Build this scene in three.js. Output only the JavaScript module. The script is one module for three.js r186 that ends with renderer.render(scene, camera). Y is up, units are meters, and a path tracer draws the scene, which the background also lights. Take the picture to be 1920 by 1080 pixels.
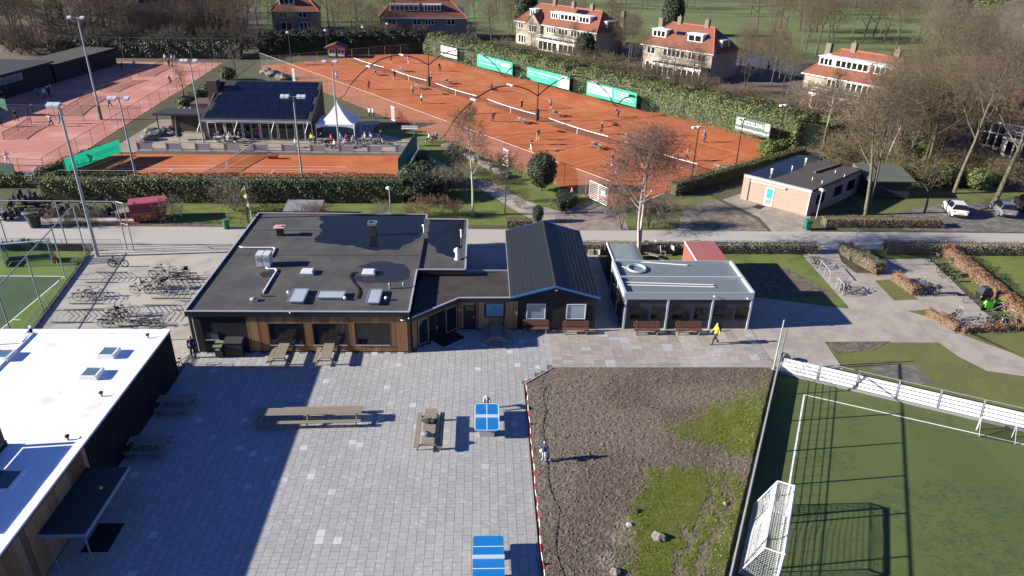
import * as THREE from 'three';
import { MarchingCubes } from 'three/addons/objects/MarchingCubes.js';

// ---------------------------------------------------------------- camera
const DEG = Math.PI / 180, F = 1355.9, CAM_H = 28.34;
const scene = new THREE.Scene();
const camera = new THREE.PerspectiveCamera(2 * Math.atan(540 / F) / DEG, 1920 / 1080, 0.5, 3000);
camera.position.set(0, CAM_H, 0);
camera.rotation.order = 'YXZ';
camera.rotation.set(-0.4709, -2.8 * DEG, 0.0265);

// ---------------------------------------------------------------- sky: clear winter blue, paler toward the horizon
{
  const w = 128, h = 64, d = new Float32Array(w * h * 4);
  for (let j = 0; j < h; j++) {
    const el = ((j + 0.5) / h - 0.5) * Math.PI;            // row 0 = straight down
    const t = Math.pow(Math.max(0, Math.sin(Math.abs(el))), 0.5);
    const k = el < 0 ? 0.35 : 1;
    for (let i = 0; i < w; i++) {
      const o = (j * w + i) * 4;
      d[o] = k * (0.082 + (0.0088 - 0.082) * t);
      d[o + 1] = k * (0.150 + (0.029 - 0.150) * t);
      d[o + 2] = k * (0.315 + (0.138 - 0.315) * t);
      d[o + 3] = 1;
    }
  }
  const sky = new THREE.DataTexture(d, w, h, THREE.RGBAFormat, THREE.FloatType);
  sky.mapping = THREE.EquirectangularReflectionMapping;
  sky.magFilter = THREE.LinearFilter; sky.minFilter = THREE.LinearFilter; sky.needsUpdate = true;
  scene.background = sky; scene.environment = sky;
}
// ---------------------------------------------------------------- sun: low, from the left
const SUN_EL = 20.2 * DEG, SUN_AZ = 5.5 * DEG;
const sunDir = new THREE.Vector3(-Math.cos(SUN_EL) * Math.cos(SUN_AZ), Math.sin(SUN_EL), Math.cos(SUN_EL) * Math.sin(SUN_AZ));
const sun = new THREE.DirectionalLight(new THREE.Color().setRGB(1.0, 0.93, 0.82), 4.8);
sun.position.copy(sunDir).multiplyScalar(300).add(new THREE.Vector3(0, 0, -100));
sun.target.position.set(0, 0, -100);
sun.castShadow = true; sun.shadow.mapSize.set(4096, 4096);
Object.assign(sun.shadow.camera, { left: -200, right: 200, top: 200, bottom: -200, near: 1, far: 700 });
scene.add(sun, sun.target);

const renderer = new THREE.WebGLRenderer({ antialias: true });
renderer.setSize(1024, 576);
renderer.toneMapping = THREE.LinearToneMapping;
renderer.toneMappingExposure = 2.5;
renderer.shadowMap.enabled = true;

// ---------------------------------------------------------------- helpers
let seed = 12345;
const R = () => { seed = (seed * 1664525 + 1013904223) >>> 0; return seed / 4294967296; };
const rr = (a, b) => a + (b - a) * R();
const pick = (a) => a[Math.floor(R() * a.length)];
const V = (x, y, z) => new THREE.Vector3(x, y, z);
// photo pixel -> point on the level y (ground, roof ...)
const camM = new THREE.Matrix4().makeRotationFromEuler(camera.rotation);
function G(u, v, y = 0) {
  const d = V((u - 960) / F, -(v - 540) / F, -1).applyMatrix4(camM);
  const t = (y - CAM_H) / d.y;
  return V(d.x * t, y, d.z * t);
}
const camI = camM.clone().invert();
function projY(p) { const q = V(p.x, p.y - CAM_H, p.z).applyMatrix4(camI); return 540 - F * q.y / -q.z; }
function HT(u, v, vt) { const b = G(u, v); let lo = 0, hi = 40; for (let i = 0; i < 40; i++) { const m = (lo + hi) / 2; if (projY(V(b.x, m, b.z)) > vt) lo = m; else hi = m; } return lo; }

// mesh builder: positions, normals, uv in metres, optional vertex colours
class MB {
  constructor() { this.P = []; this.N = []; this.U = []; this.C = []; this.c = null; }
  col(c) { this.c = c; return this; }
  v(p, n, u, w) { this.P.push(p.x, p.y, p.z); this.N.push(n.x, n.y, n.z); this.U.push(u, w); if (this.c) this.C.push(this.c[0], this.c[1], this.c[2]); }
  tri(a, b, c) {
    const n = V(0, 0, 0).crossVectors(b.clone().sub(a), c.clone().sub(a)).normalize();
    const f = Math.abs(n.y) > 0.6 ? (p) => [p.x, p.z] : Math.abs(n.x) > Math.abs(n.z) ? (p) => [p.z, p.y] : (p) => [p.x, p.y];
    for (const p of [a, b, c]) { const q = f(p); this.v(p, n, q[0], q[1]); }
    return this;
  }
  quad(a, b, c, d) { this.tri(a, b, c); this.tri(a, c, d); return this; }
  hexa(q) { // 8 corners: 0-3 bottom ring, 4-7 top ring (counter-clockwise from above)
    const [a, b, c, d, e, f, g, h] = q;
    return this.quad(d, c, b, a).quad(e, f, g, h).quad(a, b, f, e).quad(b, c, g, f).quad(c, d, h, g).quad(d, a, e, h);
  }
  box(x, y, z, w, h, d, ry = 0, rx = 0, rz = 0) { // centre
    const m = new THREE.Matrix4().makeRotationFromEuler(new THREE.Euler(rx, ry, rz, 'YXZ')).setPosition(x, y, z);
    const s = [[-1, -1, 1], [1, -1, 1], [1, -1, -1], [-1, -1, -1], [-1, 1, 1], [1, 1, 1], [1, 1, -1], [-1, 1, -1]];
    return this.hexa(s.map((k) => V(k[0] * w / 2, k[1] * h / 2, k[2] * d / 2).applyMatrix4(m)));
  }
  b2(x0, x1, y0, y1, z0, z1) { return this.box((x0 + x1) / 2, (y0 + y1) / 2, (z0 + z1) / 2, Math.abs(x1 - x0), Math.abs(y1 - y0), Math.abs(z1 - z0)); }
  bar(a, b, w, h) { // rectangular bar from a to b, w across, h up
    const d = b.clone().sub(a), L = d.length(); d.normalize();
    const s = Math.abs(d.y) > 0.99 ? V(1, 0, 0) : V(0, 0, 0).crossVectors(d, V(0, 1, 0)).normalize();
    const u = V(0, 0, 0).crossVectors(s, d);
    const k = (p, i, j) => p.clone().addScaledVector(s, i * w / 2).addScaledVector(u, j * h / 2);
    return this.hexa([k(a, -1, -1), k(a, 1, -1), k(b, 1, -1), k(b, -1, -1), k(a, -1, 1), k(a, 1, 1), k(b, 1, 1), k(b, -1, 1)]);
  }
  cyl(a, b, r0, r1 = r0, n = 8, caps = true) {
    const d = b.clone().sub(a), L = d.length(); if (L < 1e-6) return this; d.divideScalar(L);
    const s = Math.abs(d.y) > 0.9 ? V(1, 0, 0) : V(0, 1, 0);
    const p = V(0, 0, 0).crossVectors(d, s).normalize(), q = V(0, 0, 0).crossVectors(d, p);
    const ring = [];
    for (let i = 0; i <= n; i++) { const t = i / n * Math.PI * 2; ring.push(p.clone().multiplyScalar(Math.cos(t)).addScaledVector(q, Math.sin(t))); }
    for (let i = 0; i < n; i++) {
      const A = ring[i], B = ring[i + 1];
      const a0 = a.clone().addScaledVector(A, r0), a1 = a.clone().addScaledVector(B, r0), b0 = b.clone().addScaledVector(A, r1), b1 = b.clone().addScaledVector(B, r1);
      const u0 = i / n * 6.28 * r0, u1 = (i + 1) / n * 6.28 * r0;
      this.v(a0, A, u0, 0); this.v(a1, B, u1, 0); this.v(b1, B, u1, L);
      if (r1 > 1e-5) { this.v(a0, A, u0, 0); this.v(b1, B, u1, L); this.v(b0, A, u0, L); }
      if (caps) { if (r0 > 1e-5) this.tri(a1, a0, a); if (r1 > 1e-5) this.tri(b0, b1, b); }
    }
    return this;
  }
  tube(pts, r, n = 6) { for (let i = 0; i < pts.length - 1; i++) this.cyl(pts[i], pts[i + 1], Array.isArray(r) ? r[i] : r, Array.isArray(r) ? r[i + 1] : r, n, i === 0 || i === pts.length - 2); return this; }
  lathe(c, prof, n = 12) { // prof: [r,y] from bottom to top
    for (let k = 0; k < prof.length - 1; k++) {
      const [r0, y0] = prof[k], [r1, y1] = prof[k + 1];
      const a = V(c.x, c.y + y0, c.z), b = V(c.x, c.y + y1, c.z);
      if (Math.abs(y1 - y0) < 1e-6) { for (let i = 0; i < n; i++) { const t = i / n * 6.2832, s = (i + 1) / n * 6.2832; const q = (r, w) => V(c.x + r * Math.cos(w), c.y + y0, c.z + r * Math.sin(w)); if (r0 > r1) this.quad(q(r0, s), q(r0, t), q(r1, t), q(r1, s)); else this.quad(q(r0, t), q(r0, s), q(r1, s), q(r1, t)); } }
      else this.cyl(a, b, Math.max(r0, 1e-4), Math.max(r1, 1e-4), n, false);
    }
    return this;
  }
  ball(c, rx, ry = rx, rz = rx, n = 8, m = 6) {
    const p = (i, j) => { const t = i / n * 6.28318, s = j / m * Math.PI; return V(Math.sin(s) * Math.cos(t), Math.cos(s), Math.sin(s) * Math.sin(t)); };
    const e = (k) => V(c.x + k.x * rx, c.y + k.y * ry, c.z + k.z * rz);
    for (let j = 0; j < m; j++) for (let i = 0; i < n; i++) {
      const a = p(i, j), b = p(i + 1, j), d = p(i, j + 1), f = p(i + 1, j + 1);
      if (j > 0) { this.v(e(a), a, 0, 0); this.v(e(b), b, 0, 0); this.v(e(f), f, 0, 0); }
      if (j < m - 1) { this.v(e(a), a, 0, 0); this.v(e(f), f, 0, 0); this.v(e(d), d, 0, 0); }
    }
    return this;
  }
  poly(pts, y) { // flat polygon of {x,z} at height y, facing up
    const c = pts.map((p) => new THREE.Vector2(p.x, -p.z));
    if (THREE.ShapeUtils.area(c) < 0) { c.reverse(); pts = pts.slice().reverse(); }
    for (const f of THREE.ShapeUtils.triangulateShape(c, [])) { const [a, b, d] = f.map((i) => V(pts[i].x, y, pts[i].z)); this.tri(a, b, d); }
    return this;
  }
  prism(pts, y0, y1) { // walls + top of a footprint
    const c = pts.map((p) => new THREE.Vector2(p.x, -p.z));
    if (THREE.ShapeUtils.area(c) < 0) pts = pts.slice().reverse();
    this.poly(pts, y1);
    for (let i = 0; i < pts.length; i++) { const a = pts[i], b = pts[(i + 1) % pts.length]; this.quad(V(a.x, y0, a.z), V(b.x, y0, b.z), V(b.x, y1, b.z), V(a.x, y1, a.z)); }
    return this;
  }
  geo(off) {
    const g = new THREE.BufferGeometry();
    g.setAttribute('position', new THREE.Float32BufferAttribute(this.P, 3));
    g.setAttribute('normal', new THREE.Float32BufferAttribute(this.N, 3));
    g.setAttribute('uv', new THREE.Float32BufferAttribute(this.U, 2));
    if (this.C.length) g.setAttribute('color', new THREE.Float32BufferAttribute(this.C, 3));
    if (off) g.translate(-off.x, -off.y, -off.z);
    return g;
  }
}
const names = {};
function numbered(n) { if (!(n in names)) { names[n] = 0; return n; } names[n]++; return n + '_' + String(names[n]).padStart(3, '0'); }
function sh(o) { o.castShadow = true; o.receiveShadow = true; return o; }
// a thing: Group at its base (world coordinates b); parts are given in world coordinates through part(), or locally through loc()
function thing(name, label, category, b, group, turn = 0) {
  const o = new THREE.Group(); o.name = numbered(name); o.position.copy(b); o.rotation.y = turn; o.bs = b.clone();
  o.userData = { label, category }; if (group) o.userData.group = group;
  scene.add(o); return o;
}
function part(p, name, mb, m) { const o = sh(new THREE.Mesh(mb.geo(p.bs), m)); o.name = name; o.bs = p.bs; p.add(o); return o; }
function loc(p, name, mb, m) { const o = sh(new THREE.Mesh(mb.isBufferGeometry ? mb : mb.geo(), m)); o.name = name; o.bs = V(0, 0, 0); p.add(o); return o; }
function struct(name, mb, m) { const o = sh(new THREE.Mesh(mb.geo(), m)); o.name = numbered(name); o.userData = { kind: 'structure' }; o.bs = V(0, 0, 0); scene.add(o); return o; }
function single(name, label, category, mb, m, b, group) { // a thing that is one mesh
  const o = sh(new THREE.Mesh(mb.geo(b), m)); o.name = numbered(name); o.position.copy(b); o.userData = { label, category }; if (group) o.userData.group = group; scene.add(o); o.bs = b.clone(); return o;
}
function copy(o, p, turn, label, group, s = 1) {
  const c = o.clone(); c.name = numbered(o.name.replace(/_\d{3}$/, '')); c.userData = { ...o.userData }; if (label) c.userData.label = label; if (group) c.userData.group = group;
  c.position.copy(p); c.rotation.y = turn; if (s !== 1) c.scale.setScalar(s); scene.add(c); return c;
}

// ---------------------------------------------------------------- textures
function vnoise(N, seedv) { // periodic value noise on an N lattice
  let s = seedv * 7919 + 17; const g = new Float32Array(N * N);
  for (let i = 0; i < g.length; i++) { s = (s * 1664525 + 1013904223) >>> 0; g[i] = s / 4294967296; }
  return (x, y) => { // x,y in lattice units
    const xi = Math.floor(x), yi = Math.floor(y); let fx = x - xi, fy = y - yi; fx = fx * fx * (3 - 2 * fx); fy = fy * fy * (3 - 2 * fy);
    const k = (a, b) => g[(((b % N) + N) % N) * N + (((a % N) + N) % N)];
    return (k(xi, yi) * (1 - fx) + k(xi + 1, yi) * fx) * (1 - fy) + (k(xi, yi + 1) * (1 - fx) + k(xi + 1, yi + 1) * fx) * fy;
  };
}
const nz = [vnoise(64, 1), vnoise(64, 2), vnoise(64, 3), vnoise(64, 4)];
// periodic fbm on the unit square: f = base frequency (must divide 64)
function fbm(k, u, v, f, oct = 3) { let a = 0, w = 0.5, t = 0; for (let i = 0; i < oct; i++) { const n = Math.min(64, f); a += w * ((x, y) => nz[k % 4](x, y))(((u * n) % 64), ((v * n) % 64)); t += w; w *= 0.55; f *= 2; } return a / t; }
const pnCache = {};
function pn(k, u, v, n) { const key = k + '_' + n; const f = pnCache[key] || (pnCache[key] = vnoise(n, k * 31 + n)); return f(u * n, v * n); } // periodic for any n
function pf(k, u, v, n, oct = 3) { let a = 0, w = 1, t = 0; for (let i = 0; i < oct; i++) { a += w * pn(k + i, u, v, n); t += w; w *= 0.55; n *= 2; } return a / t; }
const S8 = (x) => { x = Math.min(1, Math.max(0, x)); return Math.round(255 * (x <= 0.0031308 ? 12.92 * x : 1.055 * Math.pow(x, 1 / 2.4) - 0.055)); };
function tex(n, metres, fn, srgb = true, my = metres) {
  const d = new Uint8Array(n * n * 4);
  for (let j = 0; j < n; j++) for (let i = 0; i < n; i++) { const c = fn((i + 0.5) / n, (j + 0.5) / n), o = (j * n + i) * 4; for (let k = 0; k < 3; k++) d[o + k] = srgb ? S8(c[k]) : Math.round(255 * Math.min(1, Math.max(0, c[k]))); d[o + 3] = 255; }
  const t = new THREE.DataTexture(d, n, n); t.wrapS = t.wrapT = THREE.RepeatWrapping; t.magFilter = THREE.LinearFilter; t.minFilter = THREE.LinearMipmapLinearFilter; t.generateMipmaps = true;
  if (srgb) t.colorSpace = THREE.SRGBColorSpace; t.repeat.set(1 / metres, 1 / my); t.needsUpdate = true; return t;
}
const mix = (a, b, t) => { t = Math.min(1, Math.max(0, t)); return [a[0] + (b[0] - a[0]) * t, a[1] + (b[1] - a[1]) * t, a[2] + (b[2] - a[2]) * t]; };
const mul = (a, s) => [a[0] * s, a[1] * s, a[2] * s];
const ss = (a, b, x) => { x = Math.min(1, Math.max(0, (x - a) / (b - a))); return x * x * (3 - 2 * x); };
const lin = (c) => new THREE.Color().setRGB(c[0], c[1], c[2]);
function M(c, rough = 0.85, o = {}) { return new THREE.MeshStandardMaterial({ color: lin(c), roughness: rough, side: THREE.DoubleSide, ...o }); }
function MT(t, rough = 0.9, o = {}) { return new THREE.MeshStandardMaterial({ map: t, roughness: rough, side: THREE.DoubleSide, ...o }); }
function MVC(rough = 0.85, o = {}) { return new THREE.MeshStandardMaterial({ vertexColors: true, roughness: rough, side: THREE.DoubleSide, ...o }); }
function two(n, m, a, b, f, k = 0, lo = 0.3, hi = 0.7, grain = 0.15) { // two-tone mottled texture with fine grain
  return tex(n, m, (u, v) => mul(mix(a, b, ss(lo, hi, pf(k, u, v, f, 4))), 1 + grain * (pn(k + 9, u, v, n / 2) - 0.5) * 2));
}
// ================================================================ SETTING
const PX = (...a) => a.map((p) => G(p[0], p[1]));
const XZ = (...a) => a.map((p) => ({ x: p[0], z: p[1] }));
const grassTex = (a, b, k, m = 9) => tex(512, m, (u, v) => {
  const big = ss(0.3, 0.72, pf(k, u, v, 5, 4)), fine = pn(k + 5, u, v, 256), mid = pn(k + 3, u, v, 64);
  return mul(mix(a, b, big * 0.7 + 0.3 * mid), 0.62 + 0.76 * fine);
});
const mGround = MT(grassTex([0.060, 0.056, 0.026], [0.085, 0.088, 0.030], 1, 16), 1);
const mLawn = MT(grassTex([0.085, 0.112, 0.018], [0.128, 0.160, 0.026], 11, 7), 1);
const mLawnDull = MT(grassTex([0.105, 0.105, 0.032], [0.120, 0.135, 0.030], 21, 6), 1);
const mMeadow = MT(grassTex([0.085, 0.120, 0.030], [0.120, 0.160, 0.034], 31, 40), 1);
const mRoad = MT(tex(512, 14, (u, v) => { const s = ss(0.55, 0.8, pf(44, u, v, 6, 4)); return mul(mix([0.385, 0.36, 0.325], [0.325, 0.30, 0.27], s), 0.9 + 0.2 * pn(47, u, v, 256)); }), 0.95);
const mConcrete = MT(tex(512, 11, (u, v) => { const s = ss(0.35, 0.75, pf(52, u, v, 8, 4)); return mul(mix([0.40, 0.37, 0.315], [0.31, 0.285, 0.24], s), 0.92 + 0.16 * pn(57, u, v, 256)); }), 0.95);
const mPath = MT(tex(512, 9, (u, v) => { const s = ss(0.35, 0.75, pf(62, u, v, 8, 4)); return mul(mix([0.355, 0.32, 0.27], [0.28, 0.25, 0.215], s), 0.92 + 0.16 * pn(67, u, v, 256)); }), 0.95);
const mSand = MT(two(256, 5, [0.22, 0.19, 0.145], [0.13, 0.11, 0.08], 8, 72), 1);
const mLitter = MT(tex(512, 6, (u, v) => mul(mix([0.085, 0.068, 0.050], [0.150, 0.118, 0.085], ss(0.35, 0.7, pf(80, u, v, 24, 3))), 0.6 + 0.8 * pn(83, u, v, 200))), 1);
const mGravel = MT(tex(512, 6, (u, v) => mul(mix([0.10, 0.09, 0.078], [0.165, 0.15, 0.13], ss(0.35, 0.7, pf(86, u, v, 12, 4))), 0.7 + 0.6 * pn(89, u, v, 230))), 1);
const mTerrace = MT(two(256, 8, [0.34, 0.28, 0.21], [0.27, 0.225, 0.175], 8, 92), 0.95);
const mBrickYard = MT(two(256, 6, [0.20, 0.145, 0.125], [0.26, 0.21, 0.18], 10, 96), 0.95);
const mClay = MT(tex(512, 17, (u, v) => mul(mix([0.375, 0.086, 0.016], [0.47, 0.140, 0.045], 0.7 * ss(0.3, 0.8, pf(101, u, v, 7, 4)) + 0.4 * ss(0.55, 0.75, pf(107, u, (v * 4) % 1, 9, 3))), 0.92 + 0.16 * pn(104, u, v, 256))), 1);
const mPink = MT(tex(512, 21, (u, v) => { const s = ss(0.5, 0.78, pf(111, u, v * 2 % 1, 6, 4)); return mul(mix([0.42, 0.17, 0.125], [0.50, 0.25, 0.195], s), 0.94 + 0.12 * pn(114, u, v, 256)); }), 1);
const mTurfDark = MT(two(256, 9, [0.030, 0.072, 0.030], [0.038, 0.085, 0.036], 6, 120, 0.3, 0.7, 0.1), 0.95);
const mTurfLight = MT(two(256, 9, [0.080, 0.135, 0.016], [0.10, 0.16, 0.022], 6, 124, 0.3, 0.7, 0.1), 0.95);
const mTurf = MT(tex(1024, 19, (u, v) => { // worn, patched artificial turf
  const w = pf(130, u, v, 40, 3), big = pf(133, u, v, 4, 3), strip = ss(0.42, 0.47, u) * (1 - ss(0.62, 0.66, u)) + ss(0.80, 0.84, u);
  const p = (ss(0.48, 0.68, w) * 0.45 + 0.75 * ss(0.55, 0.7, pf(139, u, (v * 3) % 1, 90, 2))) * ss(0.38, 0.58, big);
  return mul(mix([0.078, 0.108, 0.026], [0.042, 0.064, 0.019], Math.max(p * 0.8, strip * 0.22)), 0.86 + 0.28 * pn(136, u, v, 512));
}), 0.97);
const mWhiteLine = M([0.78, 0.78, 0.74], 0.8), mClayLine = M([0.66, 0.42, 0.30], 0.85), mPinkLine = M([0.66, 0.42, 0.36], 0.85);

function patch(name, pts, y, m) { return struct(name, new MB().poly(pts, y), m); }
struct('ground', new MB().quad(V(-1300, -0.05, 500), V(1300, -0.05, 500), V(1300, -0.05, -1600), V(-1300, -0.05, -1600)), mGround);
patch('road', XZ([-150, -64.4], [150, -64.4], [150, -68.9], [-150, -68.9]), -0.012, mRoad);
patch('bicycle_parking_pavement', XZ([-36.3, -64.35], [-33.9, -48.5], [-32.2, -38], [-4.5, -38], [-4.5, -64.35]), -0.03, mConcrete);
patch('service_yard', XZ([-4.4, -64.35], [11.2, -64.35], [11.2, -47], [-4.4, -47]), -0.026, mConcrete);
patch('forecourt_pavement', PX([1402, 555], [1592, 578], [1576, 562], [1521, 502], [1494, 467], [1570, 467], [1578, 490], [1606, 512], [1650, 512], [1662, 486], [1742, 484], [1765, 506], [1800, 540], [1850, 588], [1885, 612], [1792, 626], [1776, 606], [1830, 632], [1925, 673], [1990, 690], [1990, 722], [1925, 706], [1850, 695], [1792, 668], [1757, 643], [1548, 643], [1582, 692], [1450, 694], [1400, 692]), -0.02, mPath);
patch('lawn', PX([1640, 526], [1668, 524], [1722, 561], [1676, 563]), 0.0, mLawnDull);
patch('lawn', PX([1702, 583], [1738, 580], [1800, 626], [1990, 615], [1990, 692], [1925, 672], [1830, 631], [1775, 605]), 0.0, mLawnDull);
patch('lawn', PX([1546, 641], [1760, 642], [1795, 667], [1850, 695], [1990, 715], [1990, 860], [1462, 700], [1584, 692]), -0.012, mLawnDull);
patch('lawn', PX([1630, 466], [1990, 468], [1990, 610], [1885, 600], [1740, 480], [1650, 486]), -0.03, mLawn);
patch('lawn', PX([1150, 462], [1490, 462], [1592, 576], [1402, 556], [1150, 520]), -0.016, mLawn);
patch('leaf_litter', PX([1402, 500], [1478, 503], [1572, 556], [1480, 559], [1404, 552]), -0.008, mLitter);
patch('leaf_litter', PX([1548, 641], [1668, 640], [1640, 656], [1570, 664]), 0.002, mLitter);
patch('leaf_litter', PX([1612, 680], [1712, 685], [1752, 716], [1720, 722], [1650, 705]), 0.004, mGravel);
patch('garden_lawn', XZ([-9.8, -70], [28, -70], [18, -79], [-4, -103], [-9, -108], [-16, -108], [-9.8, -94]), -0.032, mLawn);
patch('garden_lawn', XZ([-33.5, -69], [-9.8, -69], [-9.8, -76], [-33.5, -76]), -0.032, mLawn);
patch('verge_soil', PX([60, 431], [420, 431], [420, 420], [240, 414], [60, 415]), -0.022, mLitter);
patch('moped_parking_pavement', PX([-40, 424], [260, 424], [260, 396], [-40, 396]), -0.024, mRoad);
patch('garden_path', PX([880, 330], [930, 345], [985, 376], [1040, 393], [1140, 425], [1140, 436], [980, 436], [1015, 420], [962, 392], [915, 362], [880, 342]), -0.016, mPath);
patch('entrance_yard', PX([1040, 402], [1100, 378], [1168, 400], [1180, 432], [1040, 432]), -0.008, mBrickYard);
const mSandPale = MT(two(256, 5, [0.33, 0.29, 0.235], [0.25, 0.22, 0.175], 8, 76), 1);
patch('rough_grass', PX([1560, 325], [1760, 335], [1990, 372], [1990, 402], [1700, 408], [1625, 405]), -0.036, mLawnDull);
patch('rough_grass', PX([1220, 380], [1330, 366], [1420, 415], [1440, 434], [1190, 434]), -0.028, mLawnDull);
patch('dirt_patch', PX([1270, 432], [1280, 392], [1340, 372], [1420, 412], [1440, 432]), -0.022, mSand);
patch('sandy_path', PX([1355, 374], [1398, 360], [1520, 398], [1520, 434], [1448, 434], [1425, 408]), -0.018, mSandPale);
patch('car_park', PX([1700, 432], [1660, 405], [1760, 380], [1990, 380], [1990, 436]), -0.024, mGravel);
patch('tennis_terrace', XZ([-49, -94.3], [-8, -94.8], [-9, -101], [-16, -106], [-16, -112], [-49, -112]), -0.02, mTerrace);
patch('garden_path', PX([752, 292], [830, 322], [850, 318], [790, 284]), -0.012, mTerrace);
patch('meadow', PX([490, 60], [760, 58], [720, -20], [490, -20]), -0.03, mMeadow);
patch('meadow', PX([1090, 70], [1420, 95], [1800, 110], [1800, 20], [1640, 18], [1100, -8]), -0.03, mMeadow);
patch('meadow', PX([60, 12], [108, 18], [112, -30], [60, -30]), -0.026, mMeadow);
patch('woodland_floor', PX([-60, 120], [440, 116], [480, 100], [820, 100], [880, 60], [480, 30], [480, -30], [-60, -30]), -0.034, mLitter);
patch('woodland_floor', PX([1480, 260], [1560, 300], [1660, 400], [1990, 400], [1990, 105], [1740, 105], [1560, 150], [1360, 105], [1150, 70], [1120, 100], [1300, 190]), -0.04, mLitter);
patch('meadow', PX([880, 40], [985, 70], [985, 0], [880, -10]), -0.03, mMeadow);
patch('canal', PX([1380, 118], [1530, 150], [1540, 128], [1400, 98]), -0.02, M([0.05, 0.055, 0.06], 0.12));

// courts -------------------------------------------------------------------------
const CO = G(664, 118), CD = V(0.5997, 0, 0.8002), CN = V(0.8002, 0, -0.5997); // clay block: origin, along the nets, along the court length
const CP = (u, v, y = 0) => V(CO.x + CD.x * u + CN.x * v, y, CO.z + CD.z * u + CN.z * v);
function strip(mb, a, b, w, y) { const d = b.clone().sub(a).normalize(), s = V(-d.z, 0, d.x).multiplyScalar(w / 2); a = a.clone(); b = b.clone(); a.y = b.y = y; return mb.quad(a.clone().sub(s), a.clone().add(s), b.clone().add(s), b.clone().sub(s)); }
function courtLines(c, du, dv, y, m, name) { // c centre of the net, du unit along the net, dv unit along the length
  const mb = new MB(), q = (a, b) => V(c.x + du.x * a + dv.x * b, 0, c.z + du.z * a + dv.z * b), L = (a, b, e, f, w = 0.055) => strip(mb, q(a, b), q(e, f), w, y);
  for (const s of [-1, 1]) { L(5.485 * s, -11.885, 5.485 * s, 11.885); L(4.115 * s, -11.83, 4.115 * s, 11.83); L(-5.43, 11.885 * s, 5.43, 11.885 * s, 0.09); L(-4.08, 6.4 * s, 4.08, 6.4 * s); L(0, 11.84 * s, 0, 11.5 * s); }
  L(0, -6.36, 0, 6.36);
  return struct(name, mb, m);
}
patch('clay_court_surface', [CP(-7, -18.4), CP(94.6, -18.2), CP(94.6, 19), CP(92, 22.5), CP(-6, 18.6)], -0.012, mClay);
for (let i = 0; i < 6; i++) courtLines(CP(15.82 * i + 6.4, 0), CD, CN, -0.006, mClayLine, 'court_line');
patch('clay_court_surface', XZ([-49.5, -83.6], [-9.9, -84.2], [-10.6, -94.4], [-49.5, -93.6]), -0.016, mClay);
const LCN = V(-31.6, 0, -88.4); // small court net centre
{ const mb = new MB(); const d = V(1, 0, -0.02).normalize();
  for (const [z, a, b] of [[-88.9, -46, -17], [-87.6, -46, -19]]) strip(mb, V(a, 0, z), V(b, 0, z - 0.3), 0.06, -0.011);
  for (const x of [-37.9, -25.6]) strip(mb, V(x, 0, -83.9), V(x - 0.15, 0, -87.5), 0.06, -0.011);
  strip(mb, V(-19.6, 0, -86.4), V(-19.7, 0, -87.4), 0.06, -0.011);
  struct('court_line', mb, mWhiteLine); }
patch('clay_court_surface', XZ([-51.5, -84.2], [-54.6, -160], [-78, -158.5], [-110, -112], [-110, -82]), -0.014, mPink);
const PKN = V(-0.0417, 0, -1).normalize(), PKU = V(1, 0, -0.0417).normalize(); // pink courts run away from the camera
// turf pitches ------------------------------------------------------------------------
patch('turf_pitch', XZ([-36.4, -63], [-33.9, -48.5], [-32.3, -38.5], [-80, -38.5], [-80, -63]), -0.014, mTurfLight);
{ const a = G(120, 518), b = G(2, 617), k = b.clone().sub(a).normalize(); const c = a.clone().addScaledVector(k, 30);
  patch('turf_pitch', [a, c, V(-85, 0, c.z), V(-85, 0, a.z - 0.1)], -0.009, mTurfDark);
  const mb = new MB(); strip(mb, a, c, 0.09, -0.004); strip(mb, a.clone().add(V(0.04, 0, 0)), V(-85, 0, a.z - 0.1), 0.09, -0.004); const m = a.clone().addScaledVector(k, 7.6); strip(mb, m.clone().add(V(0.06, 0, 0)), m.clone().add(V(0.6, 0, 0.02)), 0.08, -0.004); struct('pitch_line', mb, mWhiteLine); }
{ // hockey turf at the right: tile strip, turf, lines
  const bz = (z) => -0.4975 * z; // left edge of the pitch
  patch('turf_pitch', XZ([bz(-42.6), -42.55], [62, -22.2], [62, -6], [bz(-6), -6]), -0.004, mTurf);
  const a = G(1508, 740), b = G(1480, 908), c = G(1915, 832), k = b.clone().sub(a).normalize(), l = c.clone().sub(a).normalize();
  const mb = new MB(); strip(mb, a, a.clone().addScaledVector(k, 40), 0.1, 0.001); strip(mb, a.clone().addScaledVector(l, 0.06), a.clone().addScaledVector(l, 40), 0.1, 0.001);
  struct('pitch_line', mb, mWhiteLine);
}
// ================================================================ PLAZA PAVING, SOIL BED
const FZ = (u, v, z) => { const d = V((u - 960) / F, -(v - 540) / F, -1).applyMatrix4(camM), t = z / d.z; return V(d.x * t, CAM_H + d.y * t, z); };
const FX = (u, v, x) => { const d = V((u - 960) / F, -(v - 540) / F, -1).applyMatrix4(camM), t = x / d.x; return V(x, CAM_H + d.y * t, d.z * t); };
const mJoint = MT(two(256, 3, [0.15, 0.15, 0.145], [0.10, 0.10, 0.095], 16, 140), 1);
const tileGrain = tex(512, 3.7, (u, v) => { const w = ss(0.60, 0.80, pf(150, u, v, 9, 4)); const w2 = ss(0.66, 0.80, pf(156, u, v, 22, 3)), g = 0.70 + 0.10 * w + 0.24 * w2 + 0.10 * (pn(153, u, v, 256) - 0.5); return [g, g, g]; });
const mTileVC = MVC(0.8, { map: tileGrain });
const plaza = patch('plaza_paving', XZ([-20.9, -14], [2.9, -14], [2.9, -40.9], [5.15, -43.15], [5.15, -48.4], [-1.9, -48.4], [-5.1, -45.3], [-20.9, -45.3]), -0.02, mJoint);
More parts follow.
